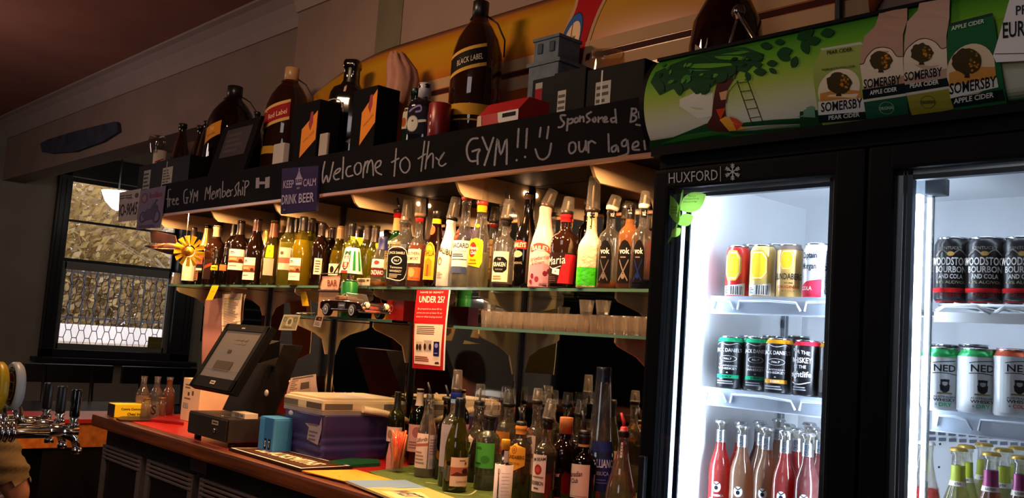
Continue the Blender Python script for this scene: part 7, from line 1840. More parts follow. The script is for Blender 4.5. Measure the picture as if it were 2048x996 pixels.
# curved header
hY0, hz0, hz1, sag = 1.80, 1.948, 2.168, .05
hc = hz1 - hz0; hr = hc * hc / 8 / sag + sag / 2; hyc = hY0 - sag + hr; hzc = (hz0 + hz1) / 2; ha = math.asin(hc / 2 / hr)
HX0, HX1 = -1.462, -.30
def hpt(x, a, off=0): return Vector((x, hyc - (hr + off) * math.cos(a), hzc + (hr + off) * math.sin(a)))
def hdr(px, py):
    r = ray(px, py); oy_, oz = -hyc, H - hzc
    A = r.y ** 2 + r.z ** 2; B_ = oy_ * r.y + oz * r.z; C_ = oy_ ** 2 + oz ** 2 - hr ** 2
    dsc = B_ * B_ - A * C_
    t = (-B_ - math.sqrt(max(0, dsc))) / A
    p = CAM + r * t
    return p.x, max(-ha, min(ha, math.asin(max(-1, min(1, (p.z - hzc) / hr)))))
hd = MB()
n = 18
cols = ['16401f', 'd4d2bc', 'd0ceb0', 'c2c890', 'a4ba50', '7fae38', '60a02e', '4a922a', '3c8826']
def ramp(f):
    f = max(0, min(.999, f)) * (len(cols) - 1); i = int(f); k = f - i
    a, c = [[int(cols[j][q:q + 2], 16) for q in (0, 2, 4)] for j in (i, i + 1)]
    return '%02x%02x%02x' % tuple(int(a[q] + (c[q] - a[q]) * k) for q in range(3))
for i in range(n * 2):
    a0, a1 = -ha + 2 * ha * i / (n * 2), -ha + 2 * ha * (i + 1) / (n * 2)
    hd.add([hpt(HX0, a0) - fo, hpt(HX1, a0) - fo, hpt(HX1, a1) - fo, hpt(HX0, a1) - fo], [(0, 1, 2, 3)], M(ramp(i / (n * 2) + .03), .12, 0, 0, coat=.5), True)
hp_ = hd.build('header_panel', fr)
b = MB()
prof = [(hyc - hr * math.cos(a), hzc + hr * math.sin(a)) for a in [-ha + 2 * ha * i / 12 for i in range(13)]] + [(2.0, hz1 + .004), (2.0, hz0 - .004)]
b.prism([(HX0 - .016 - fo.x, y - fo.y, z) for y, z in prof], (.015, 0, 0), FB); b.prism([(HX1 - fo.x, y - fo.y, z) for y, z in prof], (.015, 0, 0), FB)
fbox(b, HX0, HX1, hY0 - .008, 2.0, hz1, hz1 + .008, FB); fbox(b, HX0, HX1, hY0 - .012, 2.0, hz0 - .022, hz0, FB); fbox(b, HX0, HX1, 1.99, 2.0, hz0, hz1, FB)
b.build('header_case', fr, fix=True)
def hmap(u, v, off):
    x, a = hdr(u, v)
    return hpt(x, a, off) - fo
D = Decal(hmap, sv=14, lift=.0005, step=.00016)
def c1(*pts): return [(1280 + .3314 * x, .3314 * y) for x, y in pts]
def c2(*pts): return [(1600 + .3013 * x, .3013 * y) for x, y in pts]
D.poly(c1((240, 600), (330, 560), (440, 560), (440, 700), (350, 715), (240, 640)), 'd8d4c0')
D.poly(c1((56, 850), (200, 828), (330, 775), (400, 745), (500, 765), (640, 738), (800, 722), (1100, 705), (1220, 688), (1220, 775), (60, 905)), '1c4a24')
D.poly(c1((120, 870), (260, 815), (420, 790), (560, 800), (420, 820), (250, 850)), '35742c').poly(c1((420, 800), (600, 810), (760, 800), (600, 830)), '2f6a2c')
D.poly(c2((0, 740), (420, 700), (420, 830), (0, 870)), '1c4a24')
D.poly(c1((470, 480), (452, 560), (440, 640), (435, 700), (395, 765), (470, 795), (560, 795), (525, 720), (515, 650), (530, 540), (560, 490), (600, 430), (520, 440)), '4e2420')
D.poly(c1((480, 560), (530, 545), (520, 600), (490, 605)), 'd8a070').poly(c1((460, 660), (520, 650), (488, 722)), 'c8401e').poly(c1((482, 722), (520, 700), (570, 740), (650, 775), (540, 790)), 'e89a30').poly(c1((540, 700), (585, 715), (625, 745), (585, 785)), 'c8442a')
D.poly(c1((66, 500), (95, 440), (200, 390), (350, 335), (560, 292), (640, 290), (750, 330), (740, 370), (680, 400), (640, 440), (600, 430), (560, 440), (540, 480), (470, 500), (400, 550), (340, 570), (300, 530), (240, 570), (200, 535), (120, 575)), '1a4424')
rr = random.Random(5)
def leaf(cx_, cy_, ln, a, ink_, w_=.3):
    x0_, y0_ = cx_ - ln / 2 * math.cos(a), cy_ - ln / 2 * math.sin(a)
    x1_, y1_ = cx_ + ln / 2 * math.cos(a), cy_ + ln / 2 * math.sin(a)
    D.poly(leafp(x0_, y0_, x1_, y1_, w_), ink_); D.off -= D.step * .8
for i in range(26):
    x, y = rr.uniform(110, 660), rr.uniform(340, 500)
    if y > 340 + (560 - x) * .12: leaf(1280 + .3314 * x, .3314 * y, rr.uniform(9, 18), rr.uniform(-1.2, -.3), rr.choice(('4f9030', '2c6a2a', '3f802c', '0f3018')), .22)
for x, y, ln, a in ((765, 283, 75, .1), (845, 260, 62, -.1), (875, 320, 100, -.3), (870, 345, 90, .4), (935, 378, 75, -1.2), (1000, 215, 115, -.5), (1050, 252, 90, -.2), (1135, 205, 90, -.2), (1000, 290, 90, 1.2), (800, 386, 66, -.1), (728, 436, 80, .0), (805, 430, 52, .5), (718, 396, 52, -.3), (655, 460, 55, 1.2), (700, 345, 100, .2), (120, 520, 90, .8), (240, 540, 80, 1.5), (400, 540, 80, 2.2), (500, 470, 90, 2.4), (560, 430, 80, 2.0)):
    leaf(1280 + .3314 * x, .3314 * y, ln * .3314, a, '1a4424', .3)
for a, b_ in (((590, 490), (682, 748)), ((652, 482), (748, 738))): D.line(c1(a, b_), 1.6, '26301c')
for i in range(5):
    f = .05 + i * .2
    D.line(c1((590 + 92 * f, 490 + 258 * f), (652 + 96 * f, 482 + 256 * f)), 1.4, '26301c')
D.line(c1((600, 490), (570, 520), (540, 560), (528, 620)), 1.2, '3a2018')
D.poly(c1((950, 700), (990, 690), (992, 660), (1008, 655), (1010, 645), (1028, 640), (1040, 636), (1056, 640), (1062, 692), (1062, 705)), '6a967a')
# cans and bottles printed on the header
SO = 'SOMERSBY'
def treep(x, y, rx, ry):
    D.poly(c2((x - 10, y + ry * .6), (x + 8, y + ry * .6), (x + 18, y + ry * 1.2), (x - 20, y + ry * 1.2)), '3a2414')
    q = random.Random(int(x))
    pts = [(x + rx * math.cos(a) * q.uniform(.86, 1.06), y + ry * math.sin(a) * q.uniform(.86, 1.06)) for a in [2 * PI * i / 26 for i in range(26)]]
    D.poly(c2(*pts), '3f331a')
    for i in range(16):
        a, r_ = q.uniform(-1.2, 1.2), q.uniform(.2, .85)
        D.ell(1600 + .3013 * (x + rx * r_ * math.cos(a)), .3013 * (y + ry * r_ * math.sin(a)), 2.6, 2.2, q.choice(('a8661c', 'c07a24', '7a5a1c')), 8); D.off -= D.step * .8
def word(t, x, y, w_, h_, ink_, sl): D.text(t, 1600 + .3013 * x, .3013 * y, .3013 * w_, -.3013 * h_, ink_, True, sl)
D.poly(c2((95, 440), (150, 335), (400, 292), (425, 300), (415, 420), (455, 792), (165, 838), (130, 780), (95, 520)), '94a350')
D.poly(c2((140, 330), (410, 285), (425, 300), (150, 342)), 'b8bcb0')
D.poly([(1600 + .3013 * (265 + 140 * math.cos(a)), .3013 * (590 - 25 * math.cos(a) + 130 * math.sin(a))) for a in [2 * PI * i / 28 for i in range(28)]], 'dfcfae'); D.poly(c2((140, 620), (265, 590), (400, 600), (420, 660), (140, 690)), 'c8843c')
treep(265, 552, 88, 70)
D.poly(c2((128, 672), (428, 645), (440, 735), (130, 758)), 'd8d4cc').poly(c2((128, 758), (440, 733), (448, 782), (134, 806)), '101c1c')
word(SO, 285, 692, 275, 62, '14181c', -.12); word('PEAR CIDER', 300, 762, 205, 28, 'd8d8d0', -.12); word('PEAR CIDER', 272, 346, 168, 24, '2a3a1c', -.15); word('PREMIUM EUROPEAN CIDER', 265, 455, 220, 14, '4a5a20', -.12)
D.poly(c2((540, 90), (718, 72), (720, 150), (692, 240), (695, 500), (715, 620), (730, 762), (455, 802), (440, 560), (410, 420), (412, 360), (435, 255), (505, 190)), 'b08c78')
D.poly(c2((408, 430), (432, 425), (452, 385), (500, 335), (560, 322), (615, 335), (652, 378), (692, 380), (698, 500), (430, 585)), 'd8c8b0'); D.line(c2((408, 432), (434, 424), (452, 385), (500, 335), (560, 322), (615, 335), (652, 378), (692, 380)), 1.6, '4a2a24')
treep(548, 408, 76, 62)
word(SO, 556, 540, 245, 58, '14181c', -.13)
D.poly(c2((425, 592), (708, 548), (714, 612), (430, 655)), '121a1e').poly(c2((430, 655), (714, 612), (716, 628), (434, 670)), 'c8c4b4').poly(c2((434, 670), (718, 628), (732, 762), (455, 802)), '1d5238')
word('APPLE CIDER', 565, 598, 180, 28, 'd8d8d0', -.15)
D.ringe(1600 + .3013 * 585, .3013 * 705, 15, 12, 1.2, '7aa08a'); word('ORIGINAL', 585, 705, 100, 20, '9ab8a4', -.1); word('ALC 4.5% VOL', 600, 770, 120, 16, '7aa08a', -.12)
D.poly(c2((800, 48), (1003, 12), (1003, 140), (985, 250), (985, 420), (1003, 565), (1032, 702), (755, 757), (718, 620), (700, 500), (705, 300), (722, 165), (790, 95)), 'ba9a88')
D.poly(c2((700, 385), (722, 335), (790, 280), (850, 268), (912, 290), (952, 330), (986, 320), (992, 450), (706, 522)), 'd8c8b0'); D.line(c2((700, 385), (722, 335), (790, 280), (850, 268), (912, 290), (952, 330), (986, 320)), 1.6, '4a2a24')
treep(822, 358, 78, 62)
word(SO, 832, 490, 250, 56, '14181c', -.15)
D.poly(c2((708, 558), (998, 510), (1004, 562), (718, 608)), '121a1e').poly(c2((718, 608), (1004, 562), (1006, 578), (722, 624)), 'c8c4b4').poly(c2((722, 624), (1008, 578), (1032, 704), (757, 757)), '8f8a30')
word('PEAR CIDER', 840, 550, 190, 28, 'd8d8d0', -.15)
D.ringe(1600 + .3013 * 862, .3013 * 662, 15, 12, 1.2, '4a4a1c'); word('ORIGINAL', 862, 662, 100, 20, '3a3a18', -.1); word('ALC 4.5% VOL', 880, 735, 130, 16, '4a4a1c', -.14)
D.poly(c2((1003, 190), (1292, 118), (1310, 180), (1342, 400), (1388, 680), (1038, 716), (1006, 570), (990, 300)), '1f6038')
D.poly(c2((1000, 180), (1290, 108), (1300, 124), (1004, 196)), '2a3a34')
D.poly([(1600 + .3013 * (1150 + 160 * math.cos(a)), .3013 * (460 - 25 * math.cos(a) + 160 * math.sin(a))) for a in [2 * PI * i / 28 for i in range(28)]], 'd8c4a0'); D.poly(c2((1005, 480), (1150, 440), (1310, 440), (1318, 510), (1005, 560)), 'c88a40')
treep(1126, 408, 104, 84)
D.poly(c2((1006, 566), (1322, 505), (1332, 562), (1014, 636)), 'd8d4cc').poly(c2((1014, 636), (1360, 575), (1374, 640), (1034, 690)), '101c1c')
word(SO, 1165, 552, 310, 70, '14181c', -.17); word('APPLE CIDER', 1168, 630, 265, 32, 'd8d8d0', -.17); word('APPLE CIDER', 1132, 186, 218, 26, 'c8d8c8', -.23)
D.build('header_print', fr)
# white price card clipped over the header
q = onY(2040, 60, 1.738)
t = thing('price_card', 'white price card clipped over the fridge header at the right edge', 'card', q)
def cd_(u, v, off): return onY(u, v, 1.738) - q + Vector((0, -off, 0))
pts = [cd_(x, y, 0) for x, y in ((2022, -12), (2120, -30), (2110, 118), (1992, 124), (1986, 112), (2006, 45))]
MB().prism(pts, (0, .003, 0), M('d8d6d6', .5, 0, .03)).build('card', t, fix=True)
D = Decal(cd_); D.off = .001
D.text('PREMIUM', 2078, 16, 92, -19, '2a2c34', True, -.12).text('EUROPEAN', 2068, 54, 124, -32, '1e2026', True, -.12).line([(1990, 108), (2112, 106)], 1.2, '4a2a2a'); D.build('print', t)
# giant bottle on the fridge
q = Vector((xAt(1440, 2.16, 1.954), 2.16, 1.9505))
t = thing('whisky_bottle', 'giant maroon whisky bottle in a chrome cradle on top of the fridge', 'bottle', q)
k = depth((q.x, q.y, 2.2)) / F; R = 74 * k
MB().lathe([(1e-4, 0), (R * .9, 0), (R, .02), (R * 1.0, .36), (R * .92, .43), (R * .6, .50), (R * .3, .55), (R * .27, .66)], glass('5a1c18'), seg=32, capa=False, capb=False).build('glass_body', t)
MB().lathe([(1e-4, .004), (R * .93, .01), (R * .95, .35), (1e-4, .35)], liquid('3a0f0a', .5), seg=32, capa=False, capb=False).build('drink', t)
MB().lathe([(R * .3, .64), (R * .3, .72), (1e-4, .722)], M('141214', .4), seg=24, capb=False).build('cap', t)
fa = math.atan2(-q.y, -q.x)
def cyl(u, v, off): return Vector(((R + off + .0008) * math.cos(fa + u), (R + off + .0008) * math.sin(fa + u), v))
D = Decal(cyl, su=.1, sv=.05)
D.poly([(-1.25, .245), (-.30, .205), (-.22, .235), (-.30, .275), (-1.25, .30)], 'a8988c').poly([(-1.22, .252), (-.34, .212), (-.27, .235), (-.34, .265), (-1.22, .292)], '1c1214').text('REGAL', -.72, .252, .70, .03, 'c8c0b8', True, -.045)
D.poly([(-1.25, .18), (-.6, .16), (-.55, .20), (-.8, .215), (-1.25, .235)], '8a7466').poly([(-1.2, .12), (-.5, .09), (-.45, .13), (-1.2, .165)], '9a8a80').text('SCOTCH', -.82, .125, .5, .022, '2a1618', True, -.05).poly([(-1.2, .05), (-.7, .03), (-.75, .08), (-1.2, .1)], '8a7466').line([(-.9, .34), (-.6, .32), (-.5, .35)], .02, '9a8a80').text('CHIVAS', -.85, .315, .5, .02, '9a8a80', True, -.05)
D.build('label', t)
kn = onY(1478, 24, 2.035) - q
CR = metal('a8a4a4', .25)
MB().tube([kn + Vector((0, -.01, .0)), onY(1512, 84, 2.03) - q, Vector(((onY(1522, 110, 2.03) - q).x, -.125, .0))], .006, CR).tube([kn, onY(1457, 94, 2.03) - q, Vector(((onY(1450, 120, 2.03) - q).x, -.125, .0))], .0035, CR).tube([kn, onY(1492, 50, 2.03) - q], .002, CR).build('cradle', t)
MB().lathe([(.020, 0), (.020, .006), (.011, .009), (.010, .016), (1e-4, .019)], CR, kn, seg=20, tilt=(Vector((1, 0, 0)), PI / 2)).build('cradle_knob', t)
bb = MB().tube([Vector((R * .98 * math.cos(a), R * .98 * math.sin(a) * 1.02, .30)) for a in [fa + x for x in (.9, 1.1, 1.3, 1.5)]], .004, CR); bb.build('carry_loop', t)
# ------------------------------------------------------------------ fridge shelves
def plastic(h, al):
    k = ('plastic', h, al)
    if k in _mats: return _mats[k]
    m = bpy.data.materials.new('clear_plastic'); m.use_nodes = True; nt = m.node_tree; nt.nodes.clear()
    o = nt.nodes.new('ShaderNodeOutputMaterial'); a = nt.nodes.new('ShaderNodeBsdfTransparent'); p = nt.nodes.new('ShaderNodeBsdfPrincipled'); mx = nt.nodes.new('ShaderNodeMixShader')
    p.inputs['Base Color'].default_value = lin(h); p.inputs['Roughness'].default_value = .15; mx.inputs[0].default_value = al
    nt.links.new(a.outputs[0], mx.inputs[1]); nt.links.new(p.outputs[0], mx.inputs[2]); nt.links.new(mx.outputs[0], o.inputs[0])
    _mats[k] = m
    return m
PLA = plastic('c4d4e6', .6); PLB = plastic('dce6f2', .75)
ZA, ZB, ZCC = 1.588, 1.3695, 1.055
def fshelf(x0, x1, z, label, lip=True, lx0=None):
    t = thing('fridge_shelf', label, 'shelf', ((x0 + x1) / 2, 2.12, z - .008), 0, 'shelves inside the drinks fridge')
    hx = (x1 - x0) / 2
    b = MB()
    for i in range(15): b.tube([(-hx + 2 * hx * i / 14, -.205, .005), (-hx + 2 * hx * i / 14, .235, .005)], .0022, WHT, 6)
    for y in (-.205, 0, .235): b.tube([(-hx, y, .002), (hx, y, .002)], .003, WHT, 6)
    b.build('wire_rack', t)
    if lip:
        MB().box((-hx, -.222, -.028), (hx, -.219, .012), PLA).box((-hx, -.226, -.031), (hx, -.206, -.028), PLB).build('front_lip', t)
        b = MB()
        for s_, e_ in ((-hx + .01, -hx * .65), (-hx * .6, hx * .25), (hx * .3, hx - .01)):
            b.tube([(s_, -.2235, -.02), (s_ + .004, -.2235, .0), ((s_ + e_) / 2, -.2235, .002), (e_ - .012, -.2235, -.002), (e_, -.2235, -.02)], .0028, PLB, 6)
        b.build('embossed_scroll', t)
    else:
        b = MB().box((-hx, -.225, -.034), (hx, -.222, -.014), WHT, .002)
        for i in range(4):
            s_ = -hx + 2 * hx * i / 4; e_ = s_ + 2 * hx / 4
            b.tube([(s_ + .004, -.222, -.012), (s_ + .02, -.222, -.002), (e_ - .03, -.222, -.002), (e_ - .004, -.222, -.016)], .004, WHT, 8)
        b.build('front_rail', t)
    return t
fshelf(-1.342, -.955, ZA, 'upper left fridge shelf with clear plastic front strip')
fshelf(-1.352, -.955, ZB, 'lower left fridge shelf with clear plastic front strip')
fshelf(-1.352, -.955, ZCC, 'left fridge shelf under the coloured longneck bottles')
fshelf(-.805, -.36, ZA, 'upper right fridge shelf with white wire front rail', False)
fshelf(-.805, -.36, ZB, 'lower right fridge shelf with clear plastic front strip')
fshelf(-.805, -.36, ZCC, 'right fridge shelf under the small capped bottles')
# ------------------------------------------------------------------ cans
GC = 'drink cans in the fridge'
def can(px, Y, z, top, wpx, m, label, labels=(), bands=(), gm=None):
    return bottle('drink_can', label, ('Y', px, Y, z + .0005), 'can', M(m, .3, .1, .04, 20) if isinstance(m, str) else m, top, wpx, caps=[(None, 'ffffff', 'lid')], labels=labels, bands=bands, group=GC, cat='can', seg=32)
def octo(bg): return [('p', [(.25, 0), (.7, 0), (.95, .25), (.95, .75), (.7, 1), (.25, 1), (.05, .75), (.05, .25)], 'd8a83c'), ('p', [(.28, .06), (.68, .06), (.88, .27), (.88, .73), (.68, .94), (.28, .94), (.12, .73), (.12, .27)], 'f0e4c0'), ('p', [(.3, .1), (.66, .1), (.84, .28), (.84, .72), (.66, .9), (.3, .9), (.16, .72), (.16, .28)], 'e8c42c')]
YC = 1.948
can(1473, YC, ZA, 493, 47, 'c02420', 'red can with yellow eight-sided badge, first on the upper left shelf', [(1450, 503, 1484, 563, octo('')), (1450, 566, 1488, 592, [('p', [(0, 0), (1, 0), (1, .95), (.6, .8), (0, .7)], 'd8d8d8'), ('bar', .38, .05, .92, .7), ('w', .05, .1, .3, .6, 4, '3a3a3a')])])
can(1523, YC, ZA, 491, 50, 'd2b56a', 'gold can with yellow eight-sided badge beside the red can', [(1500, 503, 1538, 563, octo('')), (1500, 566, 1540, 592, [('p', [(0, 0), (1, 0), (1, .95), (.6, .8), (0, .7)], 'd8d8d8'), ('bar', .4, .05, .92, .75), ('w', .05, .1, .3, .6, 4, '5a5a5a')])])
can(1577, YC, ZA, 490, 50, 'c8a05a', 'gold can with dark shoulder and black UNDA lettering', [(1560, 502, 1590, 543, octo('')), (1553, 548, 1601, 562, [('t', 'BUNDABERG', .5, .5, 1.0, .9, '2a2420', True)]), (1556, 564, 1598, 592, [('t', 'RUM', .5, .86, .3, .1, '3a3028', True), ('t', 'ORIGINAL', .5, .58, .9, .2, 'a03a24', True), ('t', '& COLA', .5, .3, .5, .12, '8a4a34')])], bands=[(502, 491, '6a5a54')])
can(1632, YC, ZA, 488, 54, 'd0d4d8', 'silver white can with captain lettering and red lower half', [(1606, 503, 1640, 548, [('t', 'Captain', .42, .74, .85, .36, '2a2c34', True), ('t', 'Morgan', .42, .26, .8, .36, '2a2c34', True)]), (1606, 560, 1642, 596, [('p', [(0, 0), (1, 0), (1, 1), (.3, .85), (0, .6)], 'd0304a'), ('t', 'COLA', .32, .48, .55, .22, 'f0ecec', True)]), (1645, 500, 1658, 592, [('t', 'Captain Morgan', .5, .5, .6, .95, '3a3c44', True, 0, True)])])
can(1684, YC, ZA, 487, 54, 'c8ccd0', 'silver can half hidden by the door frame on the upper left shelf')
can(1500, YC + .075, ZA, 490, 46, '3a3c40', 'dark can behind the red and gold cans on the upper left shelf')
can(1552, YC + .075, ZA, 489, 46, '5a5450', 'can standing behind the two gold cans')
def jd(word_, c_, w4): return [('l', [(.06, .92), (.2, .97), (.5, .93), (.8, .97), (.94, .92)], .012, 'c8ccd0'), ('t', "JACK DANIEL'S", .5, .80, .95, .11, 'e8eaec', True), ('o', .5, .62, .3, .07, .03, 'd0d4d8'), ('t', 'No.7', .5, .62, .26, .045, 'e8eaec', True), ('t', 'Tennessee', .5, .47, .62, .05, 'd8dadc'), ('t', 'WHISKEY', .5, .40, .66, .05, 'd8dadc', True), ('t', '&', .5, .31, .07, .03, 'd8dadc'), ('r', .12, .18, .88, .26, c_), ('t', word_, .5, .22, .3, .045, w4, True), ('w', .15, .04, .85, .14, 2, 'a0a4a8')]
can(1459, YC, ZB, 673, 54, '14161a', 'black whiskey can with green rim, first on the lower left shelf', [(1435, 684, 1482, 772, jd('DRY', '1fa074', '10241c'))], [(684, 676, '1f9a6a')])
can(1510, YC + .02, ZB, 674, 52, '14161a', 'second black whiskey can with green rim, partly behind the first', [(1490, 686, 1533, 776, jd('DRY', '1fa074', '10241c'))], [(686, 678, '1f9a6a')])
can(1556, YC, ZB, 677, 56, '15161b', 'black whiskey can with gold rim beside the two green-rimmed cans', [(1530, 688, 1579, 784, jd('BEER', 'd89a34', 'f0e4c8'))], [(688, 680, 'd89a1c')])
can(1612, YC, ZB, 681, 56, '15161b', 'black whiskey can with red rim and NIGHTLIFE lettering', [(1586, 692, 1630, 784, [('t', 'FOR THE', .42, .86, .7, .08, 'd8dade', True, -.1), ('t', 'WHISKEY', .42, .68, .85, .12, 'e8eaee', True), ('t', 'OF THE', .4, .54, .5, .07, 'd8dade', True), ('t', 'nightlife', .42, .36, .85, .16, 'e8eaee', True), ('l', [(.1, .2), (.4, .16), (.8, .22)], .02, 'c8ccd0'), ('w', .15, .02, .8, .12, 2, '9a9ea4')])], [(692, 684, 'd82a44')])
can(1664, YC, ZB, 684, 56, '15161b', 'black whiskey can with gold rim half hidden by the door frame', [(1640, 742, 1648, 786, [('bar', 0, 0, 1, 1)])], [(695, 688, 'd89a1c')])
for px, lb in ((1490, 'green'), (1537, 'first gold'), (1587, 'red')): can(px + 6, YC + .085, ZB, 672, 50, '1a1c20', 'dark can in the second row behind the %s-rimmed can' % lb)
WD = [('r', 0, .0, 1, .24, 'b8181c'), ('t', 'Original', .5, .12, .5, .08, '8a1014'), ('t', '4.8% ALC/VOL', .5, .34, .7, .05, 'b0a080'), ('t', 'AND COLA', .5, .44, .55, .08, 'd8d4cc', True), ('t', 'BOURBON', .5, .56, .72, .11, 'd8d4cc', True), ('t', 'WOODSTOCK', .5, .70, .98, .14, 'e4e0d8', True), ('e', .5, .83, .08, .04, 'b8924c'), ('l', [(.15, .80), (.3, .9), (.42, .84)], .02, '8a8474'), ('l', [(.85, .80), (.7, .9), (.58, .84)], .02, '8a8474'), ('t', 'KENTUCKY', .5, .93, .5, .05, '9a948a')]
for px, w_, lb in ((1903, 68, 'first'), (1971, 76, 'second'), (2046, 78, 'third')):
    can(px, 1.955, ZA, 477 if px < 2000 else 476, w_, '121114', '%s black bourbon can with red foot band on the upper right shelf' % lb, [(px - w_ * .46, 492, px + w_ * .46, 608, WD)])
can(2012, 2.03, ZA, 482, 66, '17161a', 'dark can in the back row between the second and third bourbon cans')
can(1936, 2.035, ZA, 484, 62, '17161a', 'dark can in the back row between the first and second bourbon cans')
def ned(word_, c_): return [('r', 0, 0, 1, 1, 'dce0e2'), ('t', 'NED', .5, .81, .62, .13, '22262c', True), ('l', [(.15, .90), (.4, .93), (.8, .95)], .015, '3a3e44'), ('l', [(.15, .71), (.5, .72), (.85, .69)], .015, '3a3e44'), ('e', .5, .52, .12, .085, '3a3c40'), ('p', [(.36, .50), (.64, .50), (.62, .40), (.5, .33), (.38, .40)], '22242a'), ('e', .5, .53, .075, .05, 'b8b4b0'), ('r', .38, .555, .62, .60, '22242a'), ('r', .3, .325, .7, .355, '8a7a50'), ('t', 'AUSTRALIAN', .5, .275, .6, .035, '4a4e54', True), ('t', 'WHISKY', .5, .215, .6, .06, '2a2e34', True), ('t', word_, .52, .13, .34, .07, c_, True), ('t', '&', .28, .13, .06, .04, '4a4e54')]
for px, w_, lb, c_, wd in ((1880, 74, 'first green-topped', '2aa85a', 'DRY'), (1955, 78, 'second green-topped', '2aa85a', 'DRY'), (2028, 80, 'orange-topped', 'c8502c', 'COLA')):
    can(px, 1.955, ZB, 695 + (px - 1880) * .03, w_, 'd4d8da', '%s white whisky can with bearded portrait on the lower right shelf' % lb, [(px - w_ * .30, 716, px + w_ * .46, 826, ned(wd, c_))], [(714, 698, M(c_, .25, .4, .03))])
for px, lb in ((1885, 'first'), (1944, 'second')): can(px, 2.04, ZB, 689, 64, '26282c', 'dark-lidded can behind the %s green-topped whisky can' % lb)
# ------------------------------------------------------------------ longneck bottles, left door
def cruiser(px, cap, Y, c_, label, hid=False):
    base = Vector((xAt(px - (996 - cap) * .045 - 4, Y, ZCC), Y, ZCC + .0005))
    h_ = .232
    y_ = proj(base + Vector((0, 0, h_)))[1]
    # set the drink's own height so its cap meets the photo
    ls = []
    if not hid:
        x_ = proj(base + Vector((0, 0, .1)))[0]
        ls = [(x_ - 14, cap + 118, x_ + 4, cap + 140, [('e', .5, .5, .46, .48, 'e8e4e4'), ('e', .5, .42, .2, .2, '22242a'), ('l', [(.25, .85), (.5, .7), (.75, .85)], .1, '22242a')]), (x_ - 20, cap + 142, x_ + 14, cap + 175, [('t', 'VODKA', .5, .88, .6, .14, 'e8e4e4', True), ('t', 'CRUISER', .5, .55, .95, .34, 'f0ecec', True)])]
    t = bottle('longneck_bottle', label, base, 'longneck', CL, cap, None, R=.0268, liq=(c_, .80, .72), caps=[(None, M('c8c8c8', .25, .8, 0), 'crown')], group='longneck bottles on the left fridge shelf', labels=ls)
    hh_ = SH[-1][1]; R_ = SH[-1][2]
    prf = 'longneck'
    z0_, z1_ = hh_ * .80, hh_ * .92
    MB().lathe([(rad(prf, f) * R_ + .0006, f * hh_) for f in (.79, .83, .87, .915)], metal('d0d2d4', .3), seg=24, capa=False, capb=False).build('neck_foil', t)
    fa_ = math.atan2(-base.y, -base.x)
    D_ = Decal(lambda u, v, off: Vector(((rad(prf, v / hh_) * R_ + .0014 + off) * math.cos(fa_ + u), (rad(prf, v / hh_) * R_ + .0014 + off) * math.sin(fa_ + u), v)))
    D_.text('CRUISER', -.25, hh_ * .853, .8, hh_ * .10, '3a4a5c', True, 0, True); D_.build('neck_print', t)
RD, TN, MR = 'ea343a', 'd8a482', 'a03444'
for a in ((1445, 842, 1.955, RD, 'red longneck bottle, leftmost in the fridge', 0), (1488, 852, 1.955, TN, 'peach longneck bottle second from the left', 0), (1537, 856, 1.955, TN, 'peach longneck bottle third in the front row', 0), (1574, 862, 1.945, RD, 'red longneck bottle in the middle of the front row', 0), (1619, 868, 1.94, MR, 'maroon longneck bottle at the front beside the door frame', 0), (1645, 862, 2.0, MR, 'maroon longneck bottle half hidden by the door frame', 1),
          (1484, 845, 2.03, RD, 'red longneck bottle behind the first peach bottle', 1), (1522, 843, 2.10, MR, 'dark red longneck bottle far back left', 1), (1526, 849, 2.03, TN, 'peach longneck bottle in the second row', 1), (1561, 839, 2.17, TN, 'peach longneck bottle farthest back in the fridge', 1), (1580, 850, 2.06, RD, 'red longneck bottle in the second row, middle', 1), (1598, 859, 2.0, RD, 'red longneck bottle between the front red and maroon ones', 1), (1622, 847, 2.12, MR, 'dark longneck bottle far back right', 1), (1628, 855, 2.06, MR, 'dark longneck bottle in the second row, right', 1)):
    cruiser(*a)
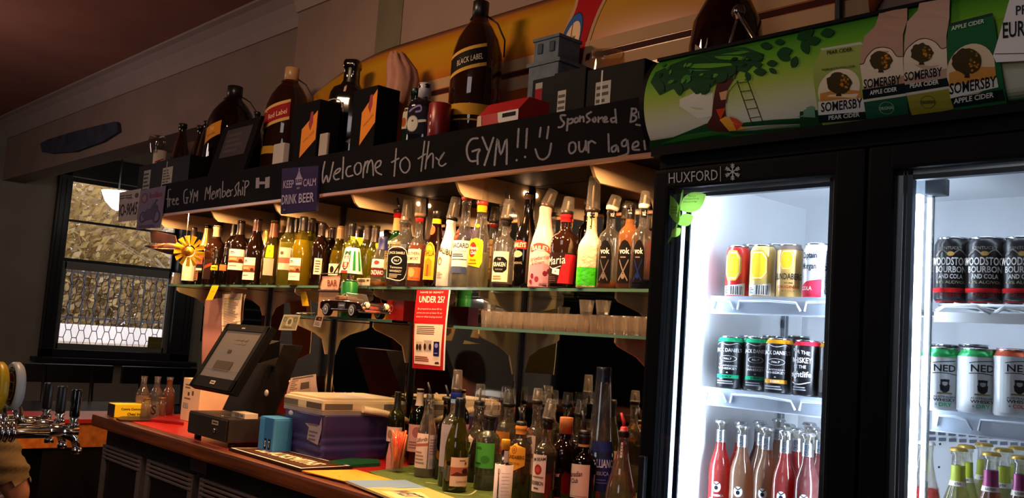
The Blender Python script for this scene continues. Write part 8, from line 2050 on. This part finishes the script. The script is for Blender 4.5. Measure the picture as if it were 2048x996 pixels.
# ------------------------------------------------------------------ small bottles, right door
def cider(px, cap, Y, kind, label):
    base = Vector((xAt(px - (996 - cap) * .025, Y, ZCC), Y, ZCC + .0005))
    liqc = {'p': 'c87a4a', 'y': 'd8d890'}[kind]
    t = bottle('longneck_bottle', label, base, 'longneck', CL, cap, None, R=.0285, liq=(liqc, .86, .3), caps=[(None, M('c8a44c', .3, .7, 0), 'crown')], group='small capped bottles on the right fridge shelf')
    hh_, R_ = SH[-1][1], SH[-1][2]; prf = 'longneck'
    MB().lathe([(rad(prf, f) * R_ + .0006, f * hh_) for f in (.745, .78, .83, .87)], M('8a2460' if kind == 'p' else 'a8b434', .35, .1, .05), seg=24, capa=False, capb=False).lathe([(rad(prf, f) * R_ + .0008, f * hh_) for f in (.705, .725, .745)], M('e8e4d4', .5, 0, 0), seg=24, capa=False, capb=False).build('neck_label', t)
    fa_ = math.atan2(-base.y, -base.x)
    D_ = Decal(lambda u, v, off: Vector(((rad(prf, v / hh_) * R_ + .0016 + off) * math.cos(fa_ + u), (rad(prf, v / hh_) * R_ + .0016 + off) * math.sin(fa_ + u), v)), su=.3)
    D_.text('BLACKBERRY' if kind == 'p' else '& PEAR', 0, hh_ * .727, 1.2 if kind == 'p' else .7, hh_ * .02, '22201c', True)
    D_.build('neck_print', t)
for a in ((1914, 898, 1.955, 'y', 'bottle with lime neck label, leftmost on the right fridge shelf'), (1980, 907, 1.945, 'p', 'bottle with purple neck label in the middle of the right fridge shelf'), (2040, 914, 1.945, 'p', 'bottle with purple neck label at the right edge'), (1930, 892, 2.03, 'y', 'lime-labelled bottle behind the leftmost one'), (1966, 888, 2.10, 'y', 'lime-labelled bottle farthest back'), (2005, 899, 2.0, 'y', 'lime-labelled bottle between the two purple ones'), (2034, 895, 2.07, 'y', 'lime-labelled bottle behind the right purple one')):
    cider(*a)
b_ = Vector((xAt(1845, 1.975, ZCC), 1.975, ZCC + .0005))
bottle('longneck_bottle', 'red bottle with pale neck tucked behind the fridge light tube', b_, 'taper', CL, 885, None, R=.034, liq=('c81c24', .62, .7), caps=[(None, M('d8d8d8', .3, .6, 0), 'crown')], group='small capped bottles on the right fridge shelf')
